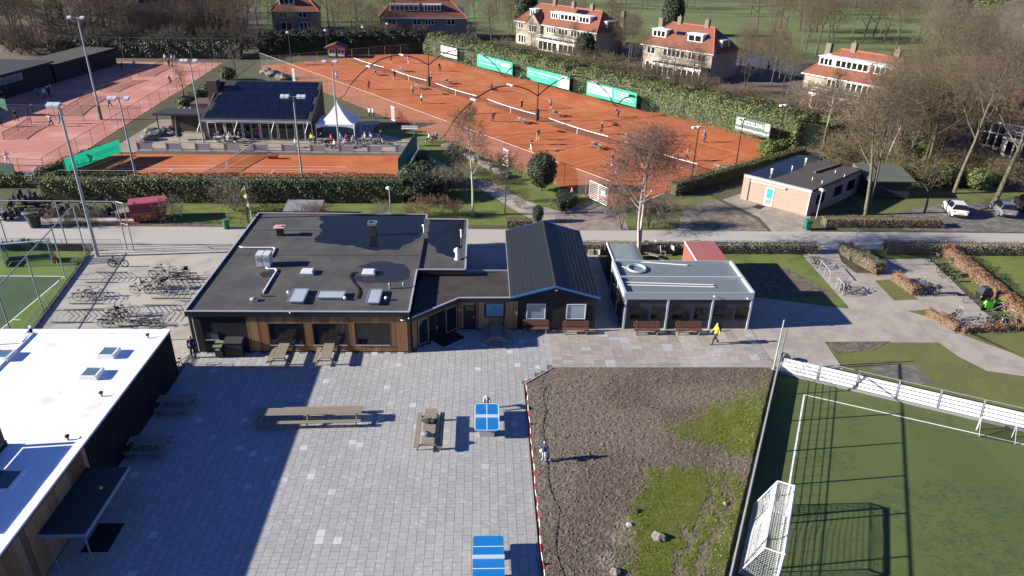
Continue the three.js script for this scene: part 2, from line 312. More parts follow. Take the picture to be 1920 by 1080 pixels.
{
  const CW = 0.47, CL = 0.50, J = 0.008, far = new MB(), near = [];
  const hn = (i, j) => { const s = Math.sin(i * 127.1 + j * 311.7) * 43758.5453; return s - Math.floor(s); };
  const tone = (i, j) => { // natural concrete greys with single pale, efflorescent slabs in clusters
    const cl = pf(160, ((i / 56) % 1 + 1) % 1, ((j / 64) % 1 + 1) % 1, 5, 3); let t = 0.45 + 0.05 * (hn(i, j) - 0.5) + 0.10 * (pf(163, ((i / 40) % 1 + 1) % 1, ((j / 48) % 1 + 1) % 1, 3, 2) - 0.5);
    if (hn(i + 9, j + 4) > 0.985 - 0.10 * ss(0.50, 0.72, cl)) t += 0.12 + 0.13 * hn(j, i); const w = 0.014 * (hn(i * 3, j * 5) - 0.5); return [t + w + 0.004, t, t - w - 0.018];
  };
  for (let i = -51; i < 12; i++) for (let j = 0; j < 72; j++) {
    const x0 = 2.9 + (i - 0) * CW - 0.0, z1 = -14 - j * CL - ((i & 1) ? CL / 2 : 0), z0 = z1 - CL;
    const x1 = x0 + CW, cx = (x0 + x1) / 2, cz = (z0 + z1) / 2;
    if (cx < -20.7 || cz < -48.3) continue;
    if (x1 > 2.91 && cz > -41.2) continue; if (x1 > 2.9 && cz < -40 && cx - 2.9 > -(cz + 41.0) - 0.15) continue; if (cx > 5.1) continue;
    if (cz < -45.2 && cx < -5.15) continue; if (cz < -45.2 && cx < -1.7 && cz < -45.2 - (cx + 5.15) * 0.93) continue;
    const dy = (hn(i + 3, j) - 0.5) * 0.004, tl = (hn(i, j + 7) - 0.5) * 0.004;
    const c = tone(i, j);
    if (cz > -29.4 && cx > -13.5) near.push([cx, cz, dy, tl, c, Math.hypot(cx, cz)]);
    else { far.col(c); const a = x0 + J, b = x1 - J, e = z0 + J, f = z1 - J; far.hexa([V(a, -0.03, f), V(b, -0.03, f), V(b, -0.03, e), V(a, -0.03, e), V(a, dy + tl, f), V(b, dy - tl, f), V(b, dy - tl, e), V(a, dy + tl, e)]); }
  }
  near.sort((a, b) => a[5] - b[5]);
  const g = new MB().b2(-CW / 2 + J, CW / 2 - J, -0.03, 0, -CL / 2 + J, CL / 2 - J).geo();
  const mats = []; for (let k = 0; k < 14; k++) { const t = 0.405 + 0.0075 * k + (k > 11 ? 0.09 : 0); mats.push(MT(tileGrain, 0.8, { color: lin([t * 1.01, t, t * 0.96]) })); }
  near.forEach((t, k) => {
    if (k >= 300) { const [cx, cz, dy, tl, c] = t; far.col(c); const a = cx - CW / 2 + J, b = cx + CW / 2 - J, e = cz - CL / 2 + J, f = cz + CL / 2 - J; far.hexa([V(a, -0.03, f), V(b, -0.03, f), V(b, -0.03, e), V(a, -0.03, e), V(a, dy + tl, f), V(b, dy - tl, f), V(b, dy - tl, e), V(a, dy + tl, e)]); return; }
    let best = 0, bd = 9; mats.forEach((m, q) => { const d = Math.abs(m.color.g - t[4][1]); if (d < bd) { bd = d; best = q; } });
    const o = sh(new THREE.Mesh(g, mats[best])); o.name = 'paving_slab'; o.position.set(t[0], t[2], t[1]); o.rotation.z = -t[3]; plaza.add(o);
  });
  const o = loc(plaza, 'paving_slabs', far, mTileVC); o.userData.kind = 'stuff';
}
// beige slab walk in front of the cabins
const walk = patch('walkway_paving', XZ([5.16, -43.15], [21.3, -43.15], [21.3, -48.75], [5.16, -48.75]), -0.02, mJoint);
{ const mb = new MB(), pal = [[0.44, 0.395, 0.34], [0.41, 0.375, 0.325], [0.37, 0.34, 0.295], [0.48, 0.44, 0.385], [0.42, 0.395, 0.36]];
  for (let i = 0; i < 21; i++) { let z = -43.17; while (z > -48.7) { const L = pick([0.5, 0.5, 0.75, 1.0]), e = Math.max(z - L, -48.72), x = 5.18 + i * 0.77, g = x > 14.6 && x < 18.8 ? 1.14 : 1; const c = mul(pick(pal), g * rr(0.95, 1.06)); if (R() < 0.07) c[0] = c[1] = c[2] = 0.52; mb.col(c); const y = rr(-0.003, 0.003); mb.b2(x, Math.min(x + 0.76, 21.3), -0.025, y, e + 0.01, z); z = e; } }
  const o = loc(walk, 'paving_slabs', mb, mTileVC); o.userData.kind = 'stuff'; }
// concrete edging of the soil bed
const mKerb = MT(two(128, 2, [0.34, 0.32, 0.29], [0.25, 0.24, 0.22], 8, 170), 0.9);
{ const mb = new MB(); const q = [V(2.95, 0, -14), V(2.95, 0, -40.95), V(5.2, 0, -43.12), V(21.2, 0, -43.12)];
  for (let i = 0; i < 3; i++) mb.bar(q[i].clone().setY(0.0), q[i + 1].clone().setY(0.0), 0.07, 0.14); single('garden_kerb', 'thin pale concrete edging around the bare soil bed', 'kerb', mb, mKerb, V(2.95, 0, -40.9)); }
// soil bed: clods with real relief, grass grown over part of it
const inPoly = (p, x, z) => { let c = false; for (let i = 0, j = p.length - 1; i < p.length; j = i++) if ((p[i].z > z) !== (p[j].z > z) && x < (p[j].x - p[i].x) * (z - p[i].z) / (p[j].z - p[i].z) + p[i].x) c = !c; return c; };
const GR1 = PX([1452, 700], [1402, 742], [1350, 752], [1318, 782], [1240, 796], [1268, 818], [1330, 832], [1420, 868], [1442, 760]);
const GR2 = PX([1236, 868], [1262, 880], [1290, 874], [1345, 884], [1408, 906], [1372, 1095], [1160, 1095], [1185, 1030], [1170, 985], [1185, 940]);
const TRK = [[G(1338, 905), G(1268, 1085)], [G(1368, 912), G(1318, 1085)]];
const SND = [G(1165, 1010), G(1140, 1050), G(1182, 985)];
const segD = (a, b, x, z) => { const dx = b.x - a.x, dz = b.z - a.z; let t = ((x - a.x) * dx + (z - a.z) * dz) / (dx * dx + dz * dz); t = Math.min(1, Math.max(0, t)); return Math.hypot(x - a.x - t * dx, z - a.z - t * dz); };
const WN = (k, x, z, s) => nz[k](((x / s) % 64 + 64) % 64, ((z / s) % 64 + 64) % 64);
function bedMask(x, z) { // 1 = grass
  const wx = x + (WN(0, x, z, 0.7) - 0.5) * 0.9 + (WN(3, x, z, 0.22) - 0.5) * 0.4, wz = z + (WN(1, x, z, 0.7) - 0.5) * 0.9 + (WN(2, x, z, 0.22) - 0.5) * 0.4;
  let g = 0; for (let k = 0; k < 7; k++) { const ox = k ? 0.85 * Math.cos(k * 1.05) : 0, oz = k ? 0.85 * Math.sin(k * 1.05) : 0; if (inPoly(GR1, wx + ox, wz + oz) || inPoly(GR2, wx + ox, wz + oz)) g += 1 / 7; } g = ss(0.15, 0.95, g + 0.5 * (WN(1, x, z, 0.12) - 0.5));
  for (const t of TRK) { const d = segD(t[0], t[1], wx, wz); if (d < 0.36) g *= 0.25 + 0.5 * WN(2, x, z, 0.3) * (d / 0.36); }
  return g;
}
{
  const P = [], C = [], idx = [], H = 0.062, rows = []; let n = 0;
  for (let z = -43.08; z < -17; z += H) {
    const xl = z < -40.95 ? 3.0 + (-40.95 - z) / 2.17 * 2.25 : 3.0, xr = -0.4975 * z - 0.28, m = 225; rows.push([n, m]);
    for (let i = 0; i <= m; i++) {
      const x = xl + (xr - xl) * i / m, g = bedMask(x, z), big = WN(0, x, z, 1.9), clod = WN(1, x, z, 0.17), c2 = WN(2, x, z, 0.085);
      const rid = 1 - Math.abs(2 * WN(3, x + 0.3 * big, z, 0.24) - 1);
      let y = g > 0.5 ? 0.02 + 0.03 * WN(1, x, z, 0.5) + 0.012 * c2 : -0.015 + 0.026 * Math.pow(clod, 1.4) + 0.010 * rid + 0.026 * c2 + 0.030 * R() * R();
      if (i === 0 || i === m) y = 0.01;
      let sand = 0; for (const s of SND) sand = Math.max(sand, 1 - Math.hypot(x - s.x, z - s.z) / 1.15 - 0.5 * WN(2, x, z, 0.5));
      const dry = ss(0.35, 0.65, WN(2, x, z, 3.3));
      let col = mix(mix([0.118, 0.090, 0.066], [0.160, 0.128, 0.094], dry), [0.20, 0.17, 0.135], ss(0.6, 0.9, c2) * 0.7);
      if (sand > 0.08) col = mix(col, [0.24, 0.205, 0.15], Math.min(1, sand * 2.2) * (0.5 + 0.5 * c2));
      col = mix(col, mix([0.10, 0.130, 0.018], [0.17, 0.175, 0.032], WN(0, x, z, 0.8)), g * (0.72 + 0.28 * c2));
      P.push(x, y, z); C.push(...mul(col, (0.70 + 0.3 * c2) * (0.58 + 0.84 * R()))); n++;  // low spots coloured darker too: shade of holes between clods painted in
    }
  }
  for (let r = 0; r < rows.length - 1; r++) { const [a, m] = rows[r], [b] = rows[r + 1]; for (let i = 0; i < m; i++) idx.push(a + i, b + i, a + i + 1, a + i + 1, b + i, b + i + 1); }
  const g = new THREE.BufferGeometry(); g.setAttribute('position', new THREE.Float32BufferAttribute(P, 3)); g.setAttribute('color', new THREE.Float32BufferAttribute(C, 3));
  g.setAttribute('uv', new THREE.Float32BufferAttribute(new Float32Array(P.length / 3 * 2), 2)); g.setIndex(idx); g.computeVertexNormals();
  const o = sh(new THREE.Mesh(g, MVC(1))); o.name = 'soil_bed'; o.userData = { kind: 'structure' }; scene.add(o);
}
// grass tufts on the bed and the near lawns
function tuftGeo() { const mb = new MB(); for (let i = 0; i < 7; i++) { const a = i * 2.4, r = 0.05, b = V(Math.cos(a) * r * R(), 0, Math.sin(a) * r * R()), t = b.clone().add(V(Math.cos(a) * rr(0.02, 0.07), rr(0.03, 0.07), Math.sin(a) * rr(0.02, 0.07))), s = V(-Math.sin(a), 0, Math.cos(a)).multiplyScalar(0.012); mb.tri(b.clone().sub(s), b.clone().add(s), t); } return mb.geo(); }
function tufts(n, f, label) {
  const o = new THREE.InstancedMesh(tuftGeo(), M([1, 1, 1], 1), n), m = new THREE.Matrix4(), c = new THREE.Color(); let k = 0, guard = 0;
  while (k < n && guard++ < n * 40) { const p = f(); if (!p) continue; const s = rr(0.6, 1.3); m.compose(p, new THREE.Quaternion().setFromAxisAngle(V(0, 1, 0), rr(0, 6.28)), V(s, s, s)); o.setMatrixAt(k, m); const q = rr(0, 1); c.setRGB(0.10 + 0.13 * q, 0.155 + 0.085 * q, 0.02 + 0.02 * q); o.setColorAt(k, c); k++; }
  o.count = k; o.name = numbered('grass'); sh(o); o.userData = { kind: 'stuff', label, category: 'grass' }; scene.add(o);
}
tufts(16000, () => { const z = rr(-43, -17.2), x = rr(4, -0.4975 * z - 0.4); return bedMask(x, z) > 0.3 + 0.6 * R() ? V(x, 0.02, z) : null; }, 'green grass growing over the edge of the bare soil bed');
// daisies and pale stones on the bed
{ const mb = new MB(), q = []; for (let k = 0; k < 170; k++) { const z = rr(-42, -18), x = -0.4975 * z - rr(0.4, 1.7); if (bedMask(x, z) > 0.5) mb.col([0.75, 0.72, 0.45]).ball(V(x, 0.11, z), 0.022, 0.012, 0.022, 5, 3); }
  const o = sh(new THREE.Mesh(mb.geo(), MVC(0.9))); o.name = 'daisies'; o.userData = { kind: 'stuff', label: 'small pale daisies in the grass beside the pitch boarding', category: 'flowers' }; scene.add(o); }
{ const st = (u, v, r, c, label) => { const p = G(u, v), g = new THREE.IcosahedronGeometry(r, 2), a = g.attributes.position; for (let i = 0; i < a.count; i++) { const x = a.getX(i), y = a.getY(i), z = a.getZ(i), n = 0.72 + 0.5 * WN(1, x * 3 + u, z * 3 + y * 2, 0.4); a.setXYZ(i, x * n, y * n * 0.55, z * n * 0.9); } g.computeVertexNormals(); const o = sh(new THREE.Mesh(g, MT(two(128, 0.6, c, mul(c, 0.6), 8, 180), 0.95))); o.name = numbered('stone'); o.position.set(p.x, r * 0.3, p.z); o.userData = { label, category: 'stone' }; scene.add(o); };
  st(1234, 1010, 0.38, [0.26, 0.235, 0.2], 'large pale boulder lying in the grass of the soil bed'); st(1180, 985, 0.2, [0.5, 0.46, 0.38], 'small whitish stone at the sandy edge of the grass'); st(1194, 960, 0.22, [0.04, 0.035, 0.03], 'dark clump of roots at the border of grass and soil'); st(1154, 1075, 0.3, [0.26, 0.24, 0.21], 'grey half buried stone on the sandy soil'); st(1360, 946, 0.16, [0.3, 0.27, 0.23], 'flat stone in the grass beside the wheel tracks'); }
// loose clods of earth on the bed
{ const g = new THREE.IcosahedronGeometry(0.05, 0), n = 14000, o = new THREE.InstancedMesh(g, M([1, 1, 1], 1), n), m = new THREE.Matrix4(), c = new THREE.Color(); let k = 0; while (k < n) { const z = rr(-42.9, -17.2), x = rr(3.2, -0.4975 * z - 0.5); if (z < -40.9 && x < 3.2 + (-40.9 - z)) continue; if (bedMask(x, z) > 0.4) { if (R() > 0.1) continue; } const s = 0.35 + 1.1 * R() * R(); m.compose(V(x, 0.015, z), new THREE.Quaternion().setFromEuler(new THREE.Euler(R() * 3, R() * 3, R() * 3)), V(s * rr(0.7, 1.5), s * 0.8, s)); o.setMatrixAt(k, m); const q = rr(0.75, 1.45); c.setRGB(0.128 * q, 0.100 * q, 0.075 * q); o.setColorAt(k, c); k++; } o.name = 'soil_clods'; sh(o); o.userData = { kind: 'stuff', label: 'loose brown clods of earth scattered over the soil bed', category: 'soil' }; scene.add(o); }
// ================================================================ CLUBHOUSE AND NEIGHBOURS
const mBlackWall = MT(tex(256, 2, (u, v) => mul([0.0125, 0.0128, 0.0145], 0.85 + 0.3 * pn(190, u, v, 16) * pn(191, u, v, 64))), 0.75);
const mFascia = M([0.016, 0.018, 0.022], 0.5), mTrim = M([0.46, 0.49, 0.52], 0.42, { metalness: 0.25 }), mDarkTrim = M([0.012, 0.013, 0.015], 0.5);
const mBitumen = MT(tex(1024, 12, (u, v) => {
  const a = pf(200, u, v, 7, 5), st = pn(203, u * 1, v * 0.08 % 1, 96), sm = Math.min(Math.abs((u * 12) % 1 - 0.5), 0.5) > 0.488 ? 0.8 : 1;
  return mul(mix([0.046, 0.044, 0.044], [0.080, 0.075, 0.071], ss(0.3, 0.7, a) * 0.75 + 0.25 * st), sm * (0.85 + 0.3 * pn(206, u, v, 400)));
}), 0.93);
const mBitumenBrown = MT(two(512, 7, [0.030, 0.022, 0.020], [0.046, 0.034, 0.030], 7, 210), 0.9);
const mWater = new THREE.MeshPhysicalMaterial({ color: lin([0.010, 0.011, 0.014]), roughness: 0.06, ior: 1.33, specularIntensity: 1, side: THREE.DoubleSide });
const mWet = M([0.026, 0.025, 0.026], 0.32);
const mPane = new THREE.MeshPhysicalMaterial({ color: lin([0.012, 0.013, 0.014]), roughness: 0.04, ior: 1.5, clearcoat: 0.3, side: THREE.DoubleSide });
const mBlind = M([0.40, 0.47, 0.52], 0.35), mWhite = M([0.78, 0.78, 0.76], 0.55), mWhiteWall = M([0.66, 0.63, 0.56], 0.8), mGrey = M([0.25, 0.26, 0.27], 0.6), mSteel = M([0.42, 0.44, 0.46], 0.38, { metalness: 0.6 });
const mZinc = M([0.42, 0.45, 0.47], 0.5, { metalness: 0.3 }), mBlackMetal = M([0.014, 0.014, 0.016], 0.45, { metalness: 0.3 }), mRubber = M([0.012, 0.012, 0.012], 0.9);
const mSkylight = M([0.62, 0.66, 0.68], 0.25), mSlat = MVC(0.7, { map: tex(256, 1.1, (u, v) => { const g = 0.82 + 0.3 * (pf(220, u * 1, (v * 0.12) % 1, 40, 2) - 0.5); return [g, g, g]; }) });
const wood = [[0.42, 0.215, 0.088], [0.35, 0.17, 0.07], [0.48, 0.275, 0.125], [0.29, 0.135, 0.058], [0.52, 0.32, 0.16], [0.38, 0.195, 0.082]];
function wcol() { return mul(pick(wood), rr(0.85, 1.15)); }
// vertical slats along the segment a-b on the outside face (normal n), between y0 and y1, leaving openings [s0,s1,y0,y1]
function slats(a, b, y0, y1, n, open = [], w = 0.085, gap = 0.022, th = 0.03) {
  const mb = new MB(), L = Math.hypot(b.x - a.x, b.z - a.z), d = V((b.x - a.x) / L, 0, (b.z - a.z) / L); let c = wcol(), run = 0;
  for (let s = 0; s + w <= L; s += w + gap) {
    if (run-- <= 0) { c = wcol(); run = Math.floor(rr(1, 4)); } mb.col(mul(c, rr(0.92, 1.08)));
    let segs = [[y0, y1]]; for (const o of open) if (s + w > o[0] && s < o[1]) { const ns = []; for (const [p, q] of segs) { if (o[2] > p) ns.push([p, Math.min(q, o[2])]); if (o[3] < q) ns.push([Math.max(p, o[3]), q]); } segs = ns; }
    const p = V(a.x + d.x * (s + w / 2) + n.x * th / 2, 0, a.z + d.z * (s + w / 2) + n.z * th / 2);
    for (const [p0, p1] of segs) if (p1 - p0 > 0.02) mb.box(p.x, (p0 + p1) / 2, p.z, w, p1 - p0, th, Math.atan2(-d.z, d.x));
  }
  return mb;
}
// a window in a wall facing +z: frame, pane, sill
function winZ(p, x0, x1, y0, y1, z, pane = mPane, fr = mDarkTrim, f = 0.06, sill = mTrim) {
  const w = part(p, 'window', new MB().b2(x0, x1, y0, y0 + f, z, z + 0.05).b2(x0, x1, y1 - f, y1, z, z + 0.05).b2(x0, x0 + f, y0 + f, y1 - f, z, z + 0.05).b2(x1 - f, x1, y0 + f, y1 - f, z, z + 0.05), fr);
  part(w, 'pane', new MB().b2(x0 + f, x1 - f, y0 + f, y1 - f, z + 0.005, z + 0.02), pane);
  if (sill) part(w, 'sill', new MB().b2(x0 - 0.03, x1 + 0.03, y0 - 0.05, y0 - 0.005, z, z + 0.09), sill);
  return w;
}
function edging(mb, pts, w, y0, y1) { for (let i = 0; i < pts.length; i++) { const a = pts[i], b = pts[(i + 1) % pts.length]; mb.bar(V(a.x, (y0 + y1) / 2, a.z), V(b.x, (y0 + y1) / 2, b.z), w, y1 - y0); } return mb; }

{ // ---- main clubhouse
  const X0 = -20.7, X1 = -5.03, X2 = -1.2, ZF = -45.08, ZB = -64.1, ZS = -62.9, ZE = -52.05, H = 3.46, D = 3.33;
  const t = thing('clubhouse', 'black flat roofed clubhouse with timber slat front and three wide windows', 'building', V(-12, 0, ZF));
  const wz = ZF - 0.14, fp = (o) => XZ([X0 + o, ZF - o], [X0 + o, ZB + o], [X1 - o, ZB + o], [X1 - o, ZS + o], [X2 - o, ZS + o], [X2 - o, ZE - o], [X1 - o, ZE - o], [X1 - o, ZF - o]);
  part(t, 'wall', new MB().prism(fp(0.14), -0.02, 3.1), mBlackWall);
  const roof = part(t, 'roof', new MB().poly(fp(0.05), D), mBitumen);
  part(t, 'fascia', edging(new MB(), fp(0.03), 0.09, 3.0, 3.40), mFascia);
  part(t, 'roof_trim', edging(new MB(), fp(0.02), 0.13, 3.40, H), mTrim);
  const rp = (...a) => a.map((q) => G(q[0], q[1], D));
  const wob = (pts, k, am) => { const o = []; for (let i = 0; i < pts.length; i++) { const a = pts[i], b = pts[(i + 1) % pts.length]; for (let s = 0; s < 6; s++) { const f = s / 6; const x = a.x + (b.x - a.x) * f, z = a.z + (b.z - a.z) * f; o.push({ x: x + (WN(k, x, z, 0.35) - 0.5) * am, z: z + (WN(k + 1, x, z, 0.35) - 0.5) * am }); } } return o; };
  part(roof, 'puddle', new MB().poly(wob(rp([602, 405], [700, 402], [798, 402], [792, 438], [778, 452], [745, 468], [700, 470], [664, 461], [625, 458], [590, 455], [588, 448], [604, 433], [598, 425], [607, 418], [598, 411]), 0, 0.35), D + 0.004), mWater);
  part(roof, 'puddle', new MB().poly(wob(rp([806, 413], [872, 411], [866, 462], [852, 484], [820, 474], [813, 462], [800, 452]), 1, 0.25), D + 0.004), mWater);
  part(roof, 'wet_patch', new MB().poly(wob(rp([668, 500], [698, 491], [722, 489], [762, 497], [770, 510], [768, 521], [748, 529], [690, 531], [655, 525], [662, 516], [684, 519], [706, 517], [712, 508], [690, 503]), 0, 0.2), D + 0.004), mWet);
  part(roof, 'wet_patch', new MB().poly(wob(rp([486, 512], [505, 506], [522, 508], [520, 518], [492, 521]), 1, 0.2), D + 0.004), mWet);
  { const mb = new MB(); for (const [a, b] of [[[444, 478], [796, 479]], [[468, 432], [798, 433]]]) { const p = G(a[0], a[1], D), q = G(b[0], b[1], D); mb.bar(p.setY(D + 0.006), q.setY(D + 0.006), 0.05, 0.012); } part(roof, 'roof_seam', mb, mDarkTrim); }
  // upstand where the wing joins
  part(roof, 'upstand', new MB().b2(X1 - 0.12, X1 + 0.12, D, D + 0.14, ZE - 0.02, -58.5), mBitumen);
  // timber front with window openings
  const xs = FZ(471, 661, wz).x, a = V(xs, 0, wz), b = V(X1 - 0.2, 0, wz);
  const wins = [[500, 606, 570, 646], [582, 606, 651, 646], [663, 605, 731, 646]].map((q) => { const p = FZ(q[0] + 3, q[1], wz), r = FZ(q[2], q[3], wz); return [p.x, r.x, Math.max(0.45, r.y), p.y]; });
  part(t, 'timber_cladding', slats(a, b, 0.08, 3.02, V(0, 0, 1), wins.map((w) => [w[0] - a.x, w[1] - a.x, w[2], w[3]])), mSlat);
  part(t, 'corner_post', new MB().b2(X1 - 0.19, X1 + 0.02, 0, 3.0, wz, wz + 0.12), mFascia);
  for (const w of wins) winZ(t, w[0], w[1], w[2], w[3], wz, mPane);
  { const p = FZ(384, 622, wz), r = FZ(412, 636, wz); winZ(t, p.x, r.x, r.y, p.y, wz, M([0.10, 0.115, 0.115], 0.15)); }
  // down pipe, gutter outlet, wall box
  part(t, 'drainpipe', new MB().tube([V(X0 + 0.45, 3.35, wz + 0.08), V(X0 + 0.5, 0.1, wz + 0.08)], 0.035), mZinc);
  const sp = FZ(757, 594, wz + 0.1); part(t, 'loudspeaker', new MB().box(sp.x, sp.y, sp.z, 0.34, 0.36, 0.3), mDarkTrim); part(t, 'lamp', new MB().ball(FZ(755, 600, wz + 0.2), 0.16, 0.05, 0.12), mWhite);
  part(t, 'lamp', new MB().ball(V(FZ(767, 594, wz).x, FZ(767, 594, wz).y, wz + 0.2), 0.07), mWhite);
  part(t, 'lamp', new MB().ball(V(FZ(544, 585, wz + 0.15).x, 3.36, wz + 0.2), 0.06), mWhite);
  // roof fittings
  const RB = (u, v) => G(u, v, D);
  { const c = RB(526, 441); const ch = part(t, 'chimney', new MB().box(c.x, D + 0.38, c.z, 0.52, 0.76, 0.52), mDarkTrim); part(ch, 'chimney_cap', new MB().box(c.x, D + 0.79, c.z, 0.95, 0.07, 0.8).box(c.x + 0.05, D + 0.86, c.z, 0.42, 0.08, 0.3), M([0.52, 0.33, 0.32], 0.7)); }
  { const c = RB(700, 441); const ch = part(t, 'chimney', new MB().box(c.x, D + 0.52, c.z, 0.58, 1.04, 0.5), M([0.05, 0.055, 0.055], 0.4)); part(ch, 'chimney_cap', edging(new MB(), XZ([c.x - 0.36, c.z - 0.3], [c.x + 0.36, c.z - 0.3], [c.x + 0.36, c.z + 0.3], [c.x - 0.36, c.z + 0.3]), 0.08, D + 1.0, D + 1.26), mSteel); }
  const vent = (u, v, h, r, cap, m) => { const c = RB(u, v); const o = part(t, 'vent_pipe', new MB().cyl(c, c.clone().setY(D + h), r, r, 10), m); part(o, 'cap', new MB().lathe(c.clone().setY(D + h), [[r, 0], [cap, 0.02], [cap, 0.1], [0.01, 0.15]], 12), m); };
  vent(795, 436, 0.62, 0.06, 0.17, mWhite); vent(865, 445, 0.62, 0.075, 0.11, mWhite);
  { const c = RB(858, 486); part(t, 'roof_ventilator', new MB().lathe(c, [[0.27, 0], [0.27, 0.05], [0.18, 0.12], [0.17, 0.55], [0.3, 0.72], [0.3, 0.85], [0.14, 1.0], [0.01, 1.02]], 16), mWhite); }
  for (const [u, v] of [[541, 552], [647, 563], [724, 563]]) { const c = RB(u, v); part(t, 'vent_cap', new MB().cyl(c, c.clone().setY(D + 0.12), 0.05, 0.05, 8).ball(c.clone().setY(D + 0.2), 0.14, 0.11, 0.14), mWhite); }
  for (const [u, v] of [[731, 541], [757, 540]]) { const c = RB(u, v); part(t, 'vent_cap', new MB().cyl(c, c.clone().setY(D + 0.3), 0.07, 0.07, 8).ball(c.clone().setY(D + 0.34), 0.11, 0.16, 0.11), mGrey); }
  const dome = (u, v, w, d) => { const c = RB(u, v); const o = part(t, 'skylight', new MB().b2(c.x - w / 2, c.x + w / 2, D, D + 0.16, c.z - d / 2, c.z + d / 2), mGrey); const q = 0.13; part(o, 'dome', new MB().hexa([V(c.x - w / 2 + 0.04, D + 0.16, c.z + d / 2 - 0.04), V(c.x + w / 2 - 0.04, D + 0.16, c.z + d / 2 - 0.04), V(c.x + w / 2 - 0.04, D + 0.16, c.z - d / 2 + 0.04), V(c.x - w / 2 + 0.04, D + 0.16, c.z - d / 2 + 0.04), V(c.x - w / 2 + q, D + 0.27, c.z + d / 2 - q), V(c.x + w / 2 - q, D + 0.27, c.z + d / 2 - q), V(c.x + w / 2 - q, D + 0.27, c.z - d / 2 + q), V(c.x - w / 2 + q, D + 0.27, c.z - d / 2 + q)]), mSkylight); };
  dome(577, 512, 1.05, 0.95); dome(692, 513, 1.05, 0.95);
  for (const [q0, q1, q2, q3] of [[[538, 566], [567, 566], [579, 542], [552, 541]], [[594, 559], [643, 558], [648, 546], [597, 546]], [[684, 568], [709, 568], [718, 543], [696, 542]]]) {
    const y = D + 0.22, p = [q0, q1, q2, q3].map((q) => G(q[0], q[1], y)); const w = (p[1].x - p[0].x + p[2].x - p[3].x) / 2, cx = (p[0].x + p[1].x + p[2].x + p[3].x) / 4, z0 = (p[2].z + p[3].z) / 2, z1 = (p[0].z + p[1].z) / 2;
    const o = part(t, 'skylight', new MB().b2(cx - w / 2, cx + w / 2, D, y - 0.02, z0, z1), mGrey); part(o, 'frame', edging(new MB(), XZ([cx - w / 2, z0], [cx + w / 2, z0], [cx + w / 2, z1], [cx - w / 2, z1]), 0.09, y - 0.02, y + 0.03), mSteel); part(o, 'pane', new MB().b2(cx - w / 2 + 0.06, cx + w / 2 - 0.06, y - 0.01, y + 0.01, z0 + 0.06, z1 - 0.06), M([0.38, 0.42, 0.44], 0.12));
  }
  // cables
  { const k = [[668, 511], [660, 513], [655, 519], [662, 531], [670, 540], [673, 549], [668, 560]].map((q) => RB(q[0], q[1]).setY(D + 0.05)); const o = part(t, 'cable', new MB().tube(k, 0.035, 5), mRubber); part(t, 'cable', new MB().tube(k.map((p) => p.clone().add(V(0.13, 0, 0.1))), 0.03, 5), mRubber); }
  // air conditioner and its ducts: stands on the roof
  { const c = RB(497, 497); const ac = thing('air_conditioner', 'white twin block air conditioning unit on the black clubhouse roof', 'air conditioner', c.clone().setY(D + 0.02));
    for (const s of [-1, 1]) { const bl = part(ac, 'condenser', new MB().box(c.x + s * 0.28, D + 0.57, c.z, 0.5, 1.0, 0.95), M([0.55, 0.58, 0.6], 0.5)); const g = part(bl, 'fan_grille', new MB(), mGrey); g.geometry.dispose(); g.geometry = new MB().cyl(V(c.x + s * 0.28, D + 0.7, c.z + 0.475), V(c.x + s * 0.28, D + 0.7, c.z + 0.49), 0.2, 0.2, 14).geo(ac.bs); }
    for (const k of [-0.4, 0.32]) part(ac, 'stand', new MB().b2(c.x - 0.55, c.x + 0.55, D + 0.02, D + 0.08, c.z + k, c.z + k + 0.08), mDarkTrim);
    const dk = (pts) => pts.map((q) => G(q[0], q[1], D + 0.07).setY(D + 0.07));
    part(ac, 'duct', new MB().tube(dk([[508, 482], [516, 466], [512, 464], [455, 464], [449, 462]]), 0.05, 8), mWhite); part(ac, 'duct', new MB().tube(dk([[499, 502], [503, 504], [516, 504], [519, 507], [505, 530], [493, 550]]), 0.065, 8), mWhite); }
  { const c = RB(476, 564); const o = thing('roof_exhaust', 'low metal exhaust hood near the front edge of the clubhouse roof', 'vent', c); part(o, 'hood', new MB().ball(c.clone().add(V(0, 0.14, 0)), 0.3, 0.12, 0.2), mGrey); part(o, 'pipe', new MB().cyl(c.clone().add(V(-0.1, 0.08, 0.12)), c.clone().add(V(0.3, 0.08, 0.12)), 0.07), mSteel); }
  { const c = RB(492, 556); part(t, 'pipe_bracket', new MB().bar(c, c.clone().add(V(0, 0.35, 0)), 0.06, 0.06).bar(c.clone().add(V(0, 0.03, 0)), c.clone().add(V(0.9, 0.03, 0)), 0.05, 0.05), mDarkTrim); }
}
